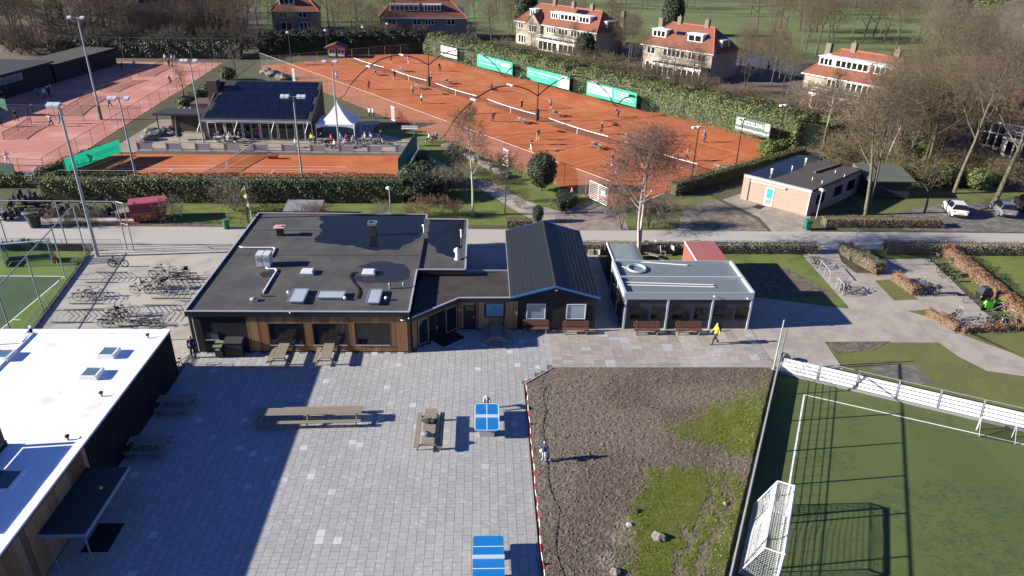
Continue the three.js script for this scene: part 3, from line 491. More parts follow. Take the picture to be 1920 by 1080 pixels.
{ // ---- entrance link with the diagonal glass front
  const t = thing('entrance_annex', 'low black entrance annex with a diagonal glazed front and brown roof', 'building', V(-1, 0, -48.4)), D = 2.82;
  const fp = XZ([-4.95, -45.3], [-1.6, -48.35], [2.22, -48.4], [2.3, -53], [-4.95, -52.0]);
  part(t, 'wall', new MB().prism(XZ([-5.0, -45.5], [-1.75, -48.55], [2.9, -48.6], [2.3, -53], [-4.95, -52.1]), -0.02, 2.7), mBlackWall);
  part(t, 'roof', new MB().poly(XZ([-4.9, -45.35], [-1.6, -48.4], [2.2, -48.45], [2.25, -53], [-4.9, -51.98]), D), mBitumenBrown);
  part(t, 'fascia', new MB().bar(V(-5.0, 2.66, -45.28), V(-1.62, 2.66, -48.33), 0.08, 0.36).bar(V(-1.62, 2.66, -48.33), V(2.25, 2.66, -48.38), 0.08, 0.36), mFascia);
  part(t, 'roof_trim', new MB().bar(V(-4.9, 2.87, -45.28), V(-1.6, 2.87, -48.32), 0.12, 0.06).bar(V(-1.6, 2.87, -48.32), V(2.28, 2.87, -48.38), 0.12, 0.06), mTrim); part(t, 'rear_trim', new MB().bar(V(-1.2, 2.9, -53), V(2.28, 2.9, -53.02), 0.1, 0.1), mTrim);
  const n = V(0.684, 0, 0.729), A = V(-5.0, 0, -45.47), B = V(-1.72, 0, -48.53); const at = (s) => V(A.x + (B.x - A.x) * s, 0, A.z + (B.z - A.z) * s);
  part(t, 'timber_cladding', slats(at(0.02), at(0.13), 0.05, 2.48, n), mSlat); part(t, 'timber_cladding', slats(at(0.13), at(0.99), 2.25, 2.48, n), mSlat);
  for (const [s0, s1] of [[0.14, 0.34], [0.36, 0.5], [0.52, 0.7], [0.73, 0.96]]) { const p = at(s0).addScaledVector(n, 0.05), q = at(s1).addScaledVector(n, 0.05); const door = s0 === 0.36 || s0 === 0.52; const w = part(t, door ? 'door' : 'window', new MB().bar(p.clone().setY(0.2), q.clone().setY(0.2), 0.05, 0.06).bar(p.clone().setY(2.2), q.clone().setY(2.2), 0.05, 0.06).bar(p.clone().setY(0.2), p.clone().setY(2.2), 0.05, 0.05).bar(q.clone().setY(0.2), q.clone().setY(2.2), 0.05, 0.05), door ? mDarkTrim : mGrey); part(w, 'pane', new MB().bar(p.clone().setY(1.2), q.clone().setY(1.2), 0.015, 1.96), mPane); if (s0 === 0.52) part(w, 'handle', new MB().bar(p.clone().addScaledVector(n, 0.06).setY(0.95), p.clone().addScaledVector(n, 0.06).setY(1.15), 0.04, 0.12), mSteel); }
  const fz = -48.6, W = (u, v) => FZ(u, v, fz + 0.04), d0 = W(870, 572), d1 = W(891, 617), w0 = W(910, 568), w1 = W(946, 595);
  part(t, 'timber_cladding', slats(V(-1.72, 0, fz + 0.02), V(2.88, 0, fz + 0.02), 0.05, 2.48, V(0, 0, 1), [[d0.x + 1.72, d1.x + 1.72, 0, d0.y], [w0.x + 1.72, w1.x + 1.72, w1.y, w0.y]]), mSlat);
  const dr = part(t, 'door', new MB().b2(d0.x, d1.x, 0.02, d0.y, fz + 0.01, fz + 0.05), mDarkTrim); part(dr, 'pane', new MB().b2(d0.x + 0.12, d1.x - 0.12, d0.y - 0.5, d0.y - 0.12, fz + 0.05, fz + 0.06), mPane); part(dr, 'handle', new MB().b2(d1.x - 0.14, d1.x - 0.09, 0.95, 1.2, fz + 0.05, fz + 0.1), mSteel);
  winZ(t, w0.x, w1.x, w1.y, w0.y, fz + 0.01, M([0.16, 0.30, 0.40], 0.12), mDarkTrim, 0.07, null);
  part(t, 'sign', new MB().b2(W(869, 0).x, W(890, 0).x, 2.62, 2.70, -48.33, -48.32), M([0.18, 0.2, 0.2], 0.6));
  part(t, 'drainpipe', new MB().tube([V(W(957, 0).x, 2.5, fz + 0.1), V(W(957, 0).x, 0.05, fz + 0.1)], 0.035), mDarkTrim);
  part(t, 'wall_lamp', new MB().box(W(862, 588).x, 1.7, fz + 0.08, 0.08, 0.12, 0.06), mWhite);
}
{ // ---- small gabled hut with black tile roof
  const t = thing('gabled_hut', 'black gabled hut with dark tiled roof and blue edge trim', 'building', V(5.7, 0, -48.5));
  const xl = 2.27, xr = 9.12, xm = 5.68, e = 2.85, r = 3.82, zf = -48.35, zb = -61.5, wz = -48.6;
  const wl = 2.92, wr = 8.9; const body = new MB().prism(XZ([wl, wz], [wl, zb + 0.3], [wr, zb + 0.3], [wr, wz]), -0.02, e - 0.02);
  body.tri(V(wl, e - 0.02, wz), V(wr, e - 0.02, wz), V(xm, r - 0.12, wz)); body.tri(V(wr, e - 0.02, zb + 0.3), V(wl, e - 0.02, zb + 0.3), V(xm, r - 0.12, zb + 0.3));
  part(t, 'wall', body, mBlackWall);
  const slope = (x0, x1) => { const mb = new MB(), n = Math.round(Math.abs(x1 - x0) / 0.34), up = Math.atan2(r - e, Math.abs(x1 - x0)); // courses of black tile sheets with pressed pans
    for (let i = 0; i < n; i++) { const f0 = i / n, f1 = (i + 1) / n, ax = x0 + (x1 - x0) * f0, bx = x0 + (x1 - x0) * f1, ay = e + (r - e) * f0, by = e + (r - e) * f1, m = 66; for (let j = 0; j < m; j++) { const z0 = zf + (zb - zf) * j / m, z1 = zf + (zb - zf) * (j + 1) / m, zm = (z0 + z1) / 2, hp = 0.010, st = 0.022; mb.quad(V(ax, ay + st, z0), V(bx, by, z0), V(bx, by + hp, zm), V(ax, ay + hp + st, zm)); mb.quad(V(ax, ay + hp + st, zm), V(bx, by + hp, zm), V(bx, by, z1), V(ax, ay + st, z1)); } mb.quad(V(ax, ay - 0.03, zf), V(ax, ay - 0.03, zb), V(ax, ay + 0.04, zb), V(ax, ay + 0.04, zf)); } return mb; };
  const mTile = M([0.020, 0.023, 0.025], 0.5);
  part(t, 'roof', slope(xl, xm), mTile); part(t, 'roof', slope(xr, xm), mTile);
  { const mb = new MB(); for (let z = zf; z > zb; z -= 0.33) mb.cyl(V(xm, r + 0.02, z), V(xm, r + 0.02, z - 0.31), 0.13, 0.115, 8); part(t, 'ridge_tile', mb, mTile); }
  const mBlue = M([0.035, 0.16, 0.40], 0.4); for (const z of [zf, zb]) part(t, 'gable_trim', new MB().bar(V(xl, e + 0.0, z + 0.02), V(xm, r + 0.0, z + 0.02), 0.05, 0.16).bar(V(xm, r + 0.0, z + 0.02), V(xr, e + 0.0, z + 0.02), 0.05, 0.16), mBlue);
  part(t, 'gutter', new MB().bar(V(xl - 0.03, e - 0.02, zf), V(xl - 0.03, e - 0.02, zb), 0.07, 0.08), mGrey);
  for (const q of [[988, 569, 1022, 598], [1063, 570, 1097, 598]]) { const a = FZ(q[0], q[1], wz), b = FZ(q[2], q[3], wz); winZ(t, a.x, b.x, b.y, a.y, wz + 0.005, q[0] > 1000 ? mBlind : M([0.27, 0.32, 0.34], 0.25), mWhite, 0.05, null); }
  const lp = FZ(1044, 544, wz + 0.2); part(t, 'lamp', new MB().ball(lp, 0.09, 0.06, 0.08).box(lp.x - 0.1, lp.y - 0.03, lp.z, 0.16, 0.05, 0.08), mWhite);
}
{ // ---- grey portable cabin unit
  const x0 = 11.0, x1 = 21.05, zf = -48.6, zb = -54.45, H = 3.25, mCab = M([0.085, 0.10, 0.115], 0.5), mCabW = M([0.030, 0.038, 0.052], 0.5), mRail = M([0.42, 0.46, 0.48], 0.5);
  const mDeck = MT(tex(256, 2, (u, v) => mul([0.17, 0.195, 0.205], (0.85 + 0.2 * pf(230, u, v, 8, 3)) * (Math.sin(v * 6.283 * 10) > 0.6 ? 0.86 : 1))), 0.55);
  const t = thing('portable_cabin', 'grey steel portable cabin with pale posts and flat ribbed roof', 'cabin', V(16, 0, zf));
  part(t, 'wall', new MB().b2(x0 + 0.06, x1 - 0.06, -0.02, 2.8, zb + 0.05, zf - 0.1), mCabW);
  const rf = part(t, 'roof', new MB().poly(XZ([x0, zf], [x1, zf], [x1, zb], [x0, zb]), H - 0.22), mDeck);
  part(t, 'roof_frame', new MB().b2(x0, x1, H - 0.62, H, zf - 0.06, zf).b2(x0, x1, H - 0.5, H, zb, zb + 0.08).b2(x0 - 0.05, x0 + 0.13, H - 0.5, H + 0.01, zb, zf - 0.065).b2(x1 - 0.13, x1 + 0.05, H - 0.5, H + 0.01, zb, zf - 0.065), mRail);
  const zm = (zf + zb) / 2 + 0.15; part(rf, 'roof_beam', new MB().b2(x0 + 0.14, x1 - 0.14, H - 0.22, H, zm - 0.07, zm + 0.07), mRail);
  for (const u of [1168, 1246, 1328, 1403]) { const a = FZ(u, 622, zf - 0.02), b = Math.min(x1 - 0.06, Math.max(x0 + 0.06, a.x)); part(t, 'post', new MB().b2(b - 0.07, b + 0.07, 0, H - 0.62, zf - 0.1, zf - 0.0), mRail); }
  for (const z of [zm, zb + 0.1]) part(t, 'post', new MB().b2(x0 - 0.03, x0 + 0.1, 0, H - 0.5, z - 0.07, z + 0.07), mRail);
  for (const [u0, u1] of [[1183, 1202], [1221, 1242], [1262, 1280], [1302, 1320], [1341, 1360], [1379, 1400]]) { const a = FZ(u0, 576, zf - 0.1), b = FZ(u1, 598, zf - 0.1); winZ(t, a.x, b.x, b.y, a.y, zf - 0.1, new THREE.MeshPhysicalMaterial({ color: lin([0.012, 0.011, 0.011]), roughness: 0.08 }), mDarkTrim, 0.05, null); }
  for (const [u, v] of [[1340, 556], [1402, 560]]) { const p = FZ(u, v, zf + 0.08); part(t, 'wall_lamp', new MB().ball(p, 0.08, 0.06, 0.06), mWhite); }
  for (const [z, y] of [[zf - 1.7, 1.9], [zf - 3.4, 1.9]]) part(t, 'heater', new MB().box(x0 - 0.12, y, z, 0.2, 0.55, 0.5), M([0.36, 0.10, 0.045], 0.6));
  // hose coil and pipes lie on the roof
  const hc = G(1194, 503, H - 0.12), hb = hc.clone().setY(H - 0.21), hose = thing('hose_coil', 'coiled blue and white hose lying on the cabin roof', 'hose', hb);
  for (let k = 0; k < 5; k++) { const r = 0.62 + 0.05 * k, pts = []; for (let i = 0; i <= 24; i++) pts.push(V(hb.x + r * Math.cos(i / 24 * 6.283), hb.y + 0.05 + 0.045 * (k % 3), hb.z + r * Math.sin(i / 24 * 6.283))); part(hose, 'hose_loop', new MB().tube(pts, 0.035, 5), k % 2 ? M([0.12, 0.34, 0.52], 0.5) : M([0.52, 0.62, 0.66], 0.5)); }
  part(hose, 'hose_end', new MB().tube([V(hb.x - 0.6, hb.y + 0.04, hb.z), V(hb.x - 1.0, hb.y + 0.04, hb.z - 0.3), V(hb.x - 1.15, hb.y + 0.04, hb.z - 0.45)], 0.035, 5), M([0.6, 0.56, 0.52], 0.5));
  const pipe = (a, b, r, label) => { const p = G(a[0], a[1], H - 0.15).setY(H - 0.21 + r), q = G(b[0], b[1], H - 0.15).setY(H - 0.21 + r); const o = thing('plastic_pipe', label, 'pipe', p.clone().setY(H - 0.21)); part(o, 'tube', new MB().cyl(p, q, r, r, 8), mWhite); part(o, 'end_socket', new MB().cyl(q.clone().add(V(0.01, 0, 0)), q.clone().add(V(0.12, 0, 0)), r * 1.25, r * 1.25, 8), M([0.7, 0.55, 0.53], 0.6)); };
  pipe([1156, 488], [1286, 497], 0.055, 'long white pipe beside the hose coil on the cabin roof'); pipe([1168, 529], [1335, 534], 0.05, 'longer of two parallel white pipes on the cabin roof front half'); pipe([1170, 534], [1337, 538], 0.05, 'white pipe lying right along the front edge of the cabin roof');
}
{ // ---- white roofed building, its upper block and the canopy
  const X1 = -20.64, ZB = -42.45, H = 3.5, t = thing('white_roof_building', 'black walled building with bright white flat roof and timber corner panels', 'building', V(-27, 0, -34));
  const mRoofW = MT(tex(512, 13, (u, v) => { const s = ss(0.62, 0.80, pf(240, u, v, 9, 4)); return mul(mix([0.86, 0.86, 0.86], [0.60, 0.57, 0.52], s * 0.7), 0.96 + 0.06 * pn(243, u, v, 128)); }), 0.6);
  const fp = XZ([X1, ZB], [X1, -12], [-48, -12], [-48, ZB]);
  part(t, 'wall', new MB().prism(XZ([X1 - 0.04, ZB + 0.04], [X1 - 0.04, -12], [-48, -12], [-48, ZB + 0.04]), -0.02, H - 0.12), mBlackWall);
  // ribbed cladding on the shaded side
  { const mb = new MB(); for (let z = ZB + 0.1; z < -12; z += 0.26) mb.b2(X1 - 0.04, X1 - 0.012, 0.02, H - 0.13, z, z + 0.12); part(t, 'ribbed_cladding', mb, mBlackWall); }
  const rf = part(t, 'roof', new MB().poly(fp, H - 0.1), mRoofW);
  part(t, 'parapet', new MB().b2(X1 - 0.45, X1 + 0.02, H - 0.13, H, ZB - 0.02, -12).b2(-48, X1 - 0.455, H - 0.13, H, ZB - 0.02, ZB + 0.45), mRoofW);
  { const p = G(50, 640, H), q = G(2, 690, H); part(rf, 'roof_step', new MB().bar(G(62, 624, H - 0.06), G(-30, 715, H - 0.06), 0.16, 0.12).bar(G(62, 624, H - 0.06).add(V(0.0, 0, 0.1)), G(55, 612, H - 0.06).add(V(0, 0, 0.0)), 0.12, 0.12), mRoofW); }
  for (const [u, v] of [[205, 658], [173, 697], [8, 663]]) { const c = G(u, v + 6, H - 0.05), w = 1.0, d = 1.05, y = H - 0.1; const o = part(t, 'skylight', new MB().b2(c.x - w / 2, c.x + w / 2, y, y + 0.26, c.z - d / 2, c.z + d / 2), mWhite); part(o, 'frame', edging(new MB(), XZ([c.x - w / 2 + 0.05, c.z - d / 2 + 0.05], [c.x + w / 2 - 0.05, c.z - d / 2 + 0.05], [c.x + w / 2 - 0.05, c.z + d / 2 - 0.05], [c.x - w / 2 + 0.05, c.z + d / 2 - 0.05]), 0.1, y + 0.26, y + 0.30), mWhite); part(o, 'pane', new MB().b2(c.x - w / 2 + 0.12, c.x + w / 2 - 0.12, y + 0.262, y + 0.28, c.z - d / 2 + 0.12, c.z + d / 2 - 0.12), M([0.10, 0.17, 0.21], 0.08)); }
  { const c = G(4, 902, H - 0.05), w = 1.5, d = 1.5, y = H - 0.1; const o = part(t, 'skylight', new MB().b2(c.x - w / 2, c.x + w / 2, y, y + 0.14, c.z - d / 2, c.z + d / 2), mWhite); part(o, 'pane', new MB().b2(c.x - w / 2 + 0.14, c.x + w / 2 - 0.14, y + 0.142, y + 0.16, c.z - d / 2 + 0.14, c.z + d / 2 - 0.14), M([0.05, 0.07, 0.09], 0.08)); }
  for (const [u, v] of [[278, 634], [191, 743], [128, 825]]) { const c = G(u, v, H - 0.1); const o = part(t, 'vent_pipe', new MB().cyl(c, c.clone().add(V(0, 0.17, 0)), 0.06, 0.06, 8), mGrey); part(o, 'cap', new MB().lathe(c.clone().add(V(0, 0.17, 0)), [[0.06, 0], [0.12, 0.05], [0.12, 0.14], [0.02, 0.17]], 10), mDarkTrim); }
  // timber panel beside the canopy
  const zt0 = FX(158, 832, X1).z, zt1 = -21; const a = V(X1 + 0.0, 0, zt0 + 0.05), b = V(X1 + 0.0, 0, zt1);
  part(t, 'timber_cladding', slats(b, a, 0.05, H - 0.2, V(1, 0, 0), [], 0.13, 0.02, 0.03), mSlat);
  // upper storey block with slatted terrace screen: it throws the blue shade across the roof
  const c0 = G(15, 836, H - 0.1); const ub = thing('upper_storey_block', 'black upper storey block rising from the white roof', 'building', V(c0.x - 3, H - 0.1, c0.z + 3));
  const ux = c0.x - 0.05, UT = H - 0.1 + (X1 - ux) * Math.tan(SUN_EL) - 0.06, uz0 = c0.z, uz1 = G(20, 985, H - 0.1).z;
  part(ub, 'wall', new MB().b2(ux - 8, ux, H - 0.1, UT - 1.05, uz0 - 0.1, uz0 + 6.5), mBlackWall);
  { const mb = new MB(); for (let z = uz0; z < uz0 + 6.4; z += 0.22) mb.b2(ux, ux + 0.02, H - 0.05, UT - 1.1, z, z + 0.1); part(ub, 'ribbed_cladding', mb, mBlackWall); }
  for (let k = 0; k < 8; k++) part(ub, 'louvre', new MB().b2(ux - 0.06, ux, UT - 1.0 + k * 0.125, UT - 0.89 + k * 0.125, uz0 + 0.3, uz0 + 6.2), mBlackWall);
  for (const z of [uz0 + 0.1, uz0 + 2.4, uz0 + 4.4, uz0 + 6.3]) part(ub, 'louvre_post', new MB().b2(ux - 0.1, ux, UT - 1.05, UT, z - (z > uz0 + 2 && z < uz0 + 5 ? 0.5 : 0.1), z + 0.1), mBlackWall);
}
{ // canopy
  const y = 2.3, c = [[160, 872], [240, 879], [160, 1006], [68, 1002]].map((q) => G(q[0], q[1], y)), t = thing('entrance_canopy', 'black flat canopy on thin steel posts beside the white roofed building', 'canopy', V(-19.5, 0, -26));
  const x0 = -20.58, x1 = (c[1].x + c[2].x) / 2, z0 = (c[0].z + c[1].z) / 2, z1 = (c[2].z + c[3].z) / 2;
  part(t, 'roof', new MB().b2(x0, x1 - 0.06, y - 0.1, y - 0.02, z0, z1 - 0.06), M([0.02, 0.021, 0.024], 0.7));
  part(t, 'edge_trim', new MB().b2(x1 - 0.06, x1, y - 0.16, y, z0, z1).b2(x0, x1 - 0.062, y - 0.16, y, z1 - 0.06, z1), M([0.30, 0.33, 0.36], 0.45));
  for (const [u, v] of [[248, 947], [176, 1072], [103, 1072]]) { const q = G(u, v), X = Math.min(Math.max(q.x, x0 + 0.4), x1 - 0.08), Z = Math.min(Math.max(q.z, z0 + 0.1), z1 - 0.08); part(t, 'post', new MB().cyl(V(X, 0, Z), V(X, y - 0.16, Z), 0.045, 0.045, 10), mSteel); }
  const m = G(190, 1008); single('door_mat', 'dark rectangular mat on the shaded paving by the canopy', 'mat', new MB().box(m.x + 0.1, 0.014, m.z, 1.3, 0.024, 1.9), mRubber, V(m.x, 0, m.z));
  const q = G(190, 917, y - 0.01); single('tennis_ball', 'lime green ball lying on the black canopy roof', 'ball', new MB().ball(V(q.x, y + 0.07, q.z), 0.09, 0.09, 0.09, 12, 8), M([0.35, 0.75, 0.06], 0.8), V(q.x, y - 0.02, q.z));
  const k = G(842, 636); single('door_mat', 'black mat at the diagonal glass entrance', 'mat', new MB().box(k.x, 0.014, k.z, 2.1, 0.024, 1.25, 0.75), mRubber, V(k.x, 0, k.z));
}
// ================================================================ TENNIS CLUB, BRICK HUT, HOUSES
const mBrickDark = MT(two(256, 1.6, [0.075, 0.050, 0.042], [0.11, 0.072, 0.060], 20, 250), 0.9);
const mBrickPink = MT(tex(256, 2.2, (u, v) => { const row = Math.floor(v * 32), br = Math.floor(u * 10 + (row % 2) * 0.5), j = (v * 32) % 1 < 0.16; const h = Math.sin(row * 12.9 + (br % 10) * 78.2) * 43758.5; const q = h - Math.floor(h); return j ? [0.36, 0.31, 0.27] : mul(mix([0.37, 0.265, 0.215], [0.31, 0.215, 0.17], q), 1); }), 0.9);
const mSolar = new THREE.MeshPhysicalMaterial({ color: lin([0.006, 0.008, 0.018]), roughness: 0.16, ior: 1.5 });
const mRoofDark = M([0.028, 0.029, 0.032], 0.75);
const mTileOr = MT(tex(256, 2.4, (u, v) => { const w = 0.5 + 0.5 * Math.sin(u * 6.283 * 10), c = (v * 7) % 1; const b = pf(260, u, v, 10, 3); return mul(mix([0.25, 0.078, 0.042], [0.17, 0.075, 0.05], ss(0.4, 0.7, b)), (0.75 + 0.3 * w) * (c < 0.14 ? 0.75 : 1)); }), 0.85);
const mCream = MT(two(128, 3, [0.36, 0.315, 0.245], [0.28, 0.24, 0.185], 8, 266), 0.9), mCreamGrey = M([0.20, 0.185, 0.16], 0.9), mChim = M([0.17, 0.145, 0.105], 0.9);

{ // ---- tennis clubhouse with solar roof
  const zf = -100.9, xl = -38.6, xr = -23.6, zr = -110.2, e = FZ(588, 228, zf + 0.5).y, r = FZ(611, 154, zr).y;
  const t = thing('tennis_clubhouse', 'brown brick tennis clubhouse under a large solar panel roof', 'building', V((xl + xr) / 2, 0, zf));
  part(t, 'wall', new MB().b2(xl + 0.2, xr - 0.2, -0.02, e - 0.35, zr + 0.1, zf - 0.3), mBrickDark);
  const sideR = new MB(); sideR.hexa([V(xr - 0.25, 0, zf - 0.3), V(xr, 0, zf - 0.3), V(xr, 0, zr), V(xr - 0.25, 0, zr), V(xr - 0.25, e - 0.05, zf - 0.3), V(xr, e - 0.05, zf - 0.3), V(xr, r - 0.05, zr), V(xr - 0.25, r - 0.05, zr)]); part(t, 'end_wall', sideR, mBrickDark);
  const sideL = new MB(); sideL.hexa([V(xl, 0, zf - 0.3), V(xl + 0.25, 0, zf - 0.3), V(xl + 0.25, 0, zr), V(xl, 0, zr), V(xl, e - 0.05, zf - 0.3), V(xl + 0.25, e - 0.05, zf - 0.3), V(xl + 0.25, r - 0.05, zr), V(xl, r - 0.05, zr)]); part(t, 'end_wall', sideL, mBrickDark);
  part(t, 'rear_wall', new MB().b2(xl, xr, 0, r - 0.1, zr - 0.2, zr), mBrickDark);
  const rf = part(t, 'roof', new MB().hexa([V(xl - 0.1, e - 0.06, zf + 0.5), V(xr + 0.1, e - 0.06, zf + 0.5), V(xr + 0.1, r - 0.06, zr - 0.2), V(xl + 1.2, r - 0.06, zr - 0.2), V(xl - 0.1, e, zf + 0.5), V(xr + 0.1, e, zf + 0.5), V(xr + 0.1, r, zr - 0.2), V(xl + 1.2, r, zr - 0.2)]), mRoofDark);
  part(t, 'gutter', new MB().b2(xl - 0.1, xr + 0.1, e - 0.2, e + 0.02, zf + 0.51, zf + 0.66), mZinc);
  const P = (s, k, o) => { const x = (xl + 0.35 + 0.9 * k) + (xr - 0.15 - (xl + 0.35 + 0.9 * k)) * s; return V(x, e + (r - e) * k + o, zf + 0.5 + (zr - 0.2 - zf - 0.5) * k); };
  for (let i = 0; i < 5; i++) for (let j = 0; j < 9; j++) { const k0 = 0.05 + i * 0.185, k1 = k0 + 0.178, s0 = (j + (i % 2 ? 0.25 : 0)) / 9.3, s1 = s0 + 0.104; if (i === 4 && j < 1) continue; part(rf, 'solar_panel', new MB().hexa([P(s0, k0, 0.02), P(s1, k0, 0.02), P(s1, k1, 0.02), P(s0, k1, 0.02), P(s0, k0, 0.08), P(s1, k0, 0.08), P(s1, k1, 0.08), P(s0, k1, 0.08)]), mSolar); }
  // glazed front: white frames and dark panes
  for (let i = 0; i < 6; i++) { const x0 = xl + 0.6 + i * 2.42, x1 = x0 + 2.3, z = zf - 0.3; const door = i === 2; const w = part(t, door ? 'door' : 'window', new MB().b2(x0, x1, 0.05, 0.14, z, z + 0.08).b2(x0, x1, e - 0.55, e - 0.45, z, z + 0.08).b2(x0, x0 + 0.1, 0.14, e - 0.55, z, z + 0.08).b2(x1 - 0.1, x1, 0.14, e - 0.55, z, z + 0.08).b2((x0 + x1) / 2 - 0.04, (x0 + x1) / 2 + 0.04, 0.14, e - 0.55, z, z + 0.08), mWhite); part(w, 'pane', new MB().b2(x0 + 0.1, x1 - 0.1, 0.14, e - 0.55, z + 0.01, z + 0.03), mPane); }
  for (const x of [xl + 0.1, -33.5, -28.5, xr - 0.3]) part(t, 'awning_strut', new MB().bar(V(x, e - 0.1, zf + 0.6), V(x - 0.3, e - 1.3, zf + 1.6), 0.07, 0.07).bar(V(x - 0.3, e - 1.3, zf + 1.6), V(x - 0.3, 0, zf + 1.6), 0.07, 0.07), mWhite);
  const c = G(409, 190, 3); part(t, 'chimney', new MB().b2(-39.4, -38.0, 0, r + 0.5, -108.8, -107.2), mBrickDark);
  part(t, 'side_block', new MB().b2(-42.6, -39.45, 0, 3.3, -112, -108), mBrickDark);
  // low wing with veranda
  const wy = 2.75, a = G(285, 213, wy), b = G(383, 213, wy), cc = G(305, 199, wy); const wg = thing('veranda', 'flat black veranda roof on dark posts beside the tennis clubhouse', 'veranda', V((a.x + b.x) / 2, 0, a.z));
  part(wg, 'roof', new MB().hexa([V(a.x, wy - 0.25, a.z), V(xl - 0.12, wy - 0.25, a.z), V(xl - 0.12, wy - 0.25, a.z - 5.5), V(a.x + 0.6, wy - 0.25, a.z - 3.4), V(a.x, wy, a.z), V(xl - 0.12, wy, a.z), V(xl - 0.12, wy, a.z - 5.5), V(a.x + 0.6, wy, a.z - 3.4)]), mRoofDark);
  part(wg, 'rear_wall', new MB().b2(a.x + 1.2, xl - 0.15, 0, wy - 0.25, a.z - 3.3, a.z - 3.1), M([0.20, 0.09, 0.06], 0.9));
  for (const x of [a.x + 0.4, a.x + 3.4, a.x + 6.2]) part(wg, 'post', new MB().b2(x - 0.06, x + 0.06, 0, wy - 0.25, a.z - 0.4, a.z - 0.28), mBlackMetal);
  const w2 = thing('tennis_store', 'low flat roofed dark store behind the veranda', 'shed', V(-42, 0, -107)); part(w2, 'wall', new MB().b2(-44.3, -39.5, 0, 2.3, -107.9, -105), mBrickDark); part(w2, 'roof', new MB().b2(-44.5, -39.5, 2.3, 2.5, -108, -104.8), M([0.05, 0.052, 0.05], 0.9)); for (const q of [-44, -43.2, -42.4]) part(w2, 'roof_vent', new MB().cyl(V(q, 2.5, -107.5), V(q, 2.85, -107.5), 0.1, 0.1, 8), mWhite);
}
{ // ---- white pagoda tent
  const p0 = G(594, 263), c = V(p0.x + 2.75, 0, p0.z - 2.4), s = 2.65, e = 2.35, t = thing('pagoda_tent', 'white pagoda party tent beside the solar roof clubhouse', 'tent', c), pk = 4.9; const mb = new MB(), n = 8, mT = new THREE.MeshPhysicalMaterial({ color: lin([0.78, 0.79, 0.8]), roughness: 0.7, side: THREE.DoubleSide });
  const cr = [[-1, 1], [1, 1], [1, -1], [-1, -1]], f = (k, i, v) => { const a = cr[k], b = cr[(k + 1) % 4], x = a[0] + (b[0] - a[0]) * i, z = a[1] + (b[1] - a[1]) * i, q = Math.pow(1 - v, 1), h = e + (pk - e) * Math.pow(v, 1.75); return V(c.x + x * s * q, h, c.z + z * s * q); };
  for (let k = 0; k < 4; k++) for (let v = 0; v < n; v++) for (let i = 0; i < 6; i++) mb.quad(f(k, i / 6, v / n), f(k, (i + 1) / 6, v / n), f(k, (i + 1) / 6, (v + 1) / n), f(k, i / 6, (v + 1) / n));
  part(t, 'canopy', mb, mT);
  const vb = new MB(); for (let k = 0; k < 4; k++) for (let i = 0; i < 10; i++) { const A = f(k, i / 10, 0), B = f(k, (i + 1) / 10, 0), d = (q) => 0.28 + 0.35 * Math.pow(Math.abs(q - 0.5) * 2, 3); vb.quad(A.clone().setY(e - d(i / 10)), B.clone().setY(e - d((i + 1) / 10)), B, A); } part(t, 'valance', vb, mT);
  for (const k of cr) part(t, 'pole', new MB().cyl(V(c.x + k[0] * s, 0, c.z + k[1] * s), V(c.x + k[0] * s, e, c.z + k[1] * s), 0.05, 0.05, 8), mWhite); part(t, 'peak_mast', new MB().cyl(V(c.x, pk - 0.3, c.z), V(c.x, pk + 0.25, c.z), 0.05, 0.03, 8), mWhite);
}
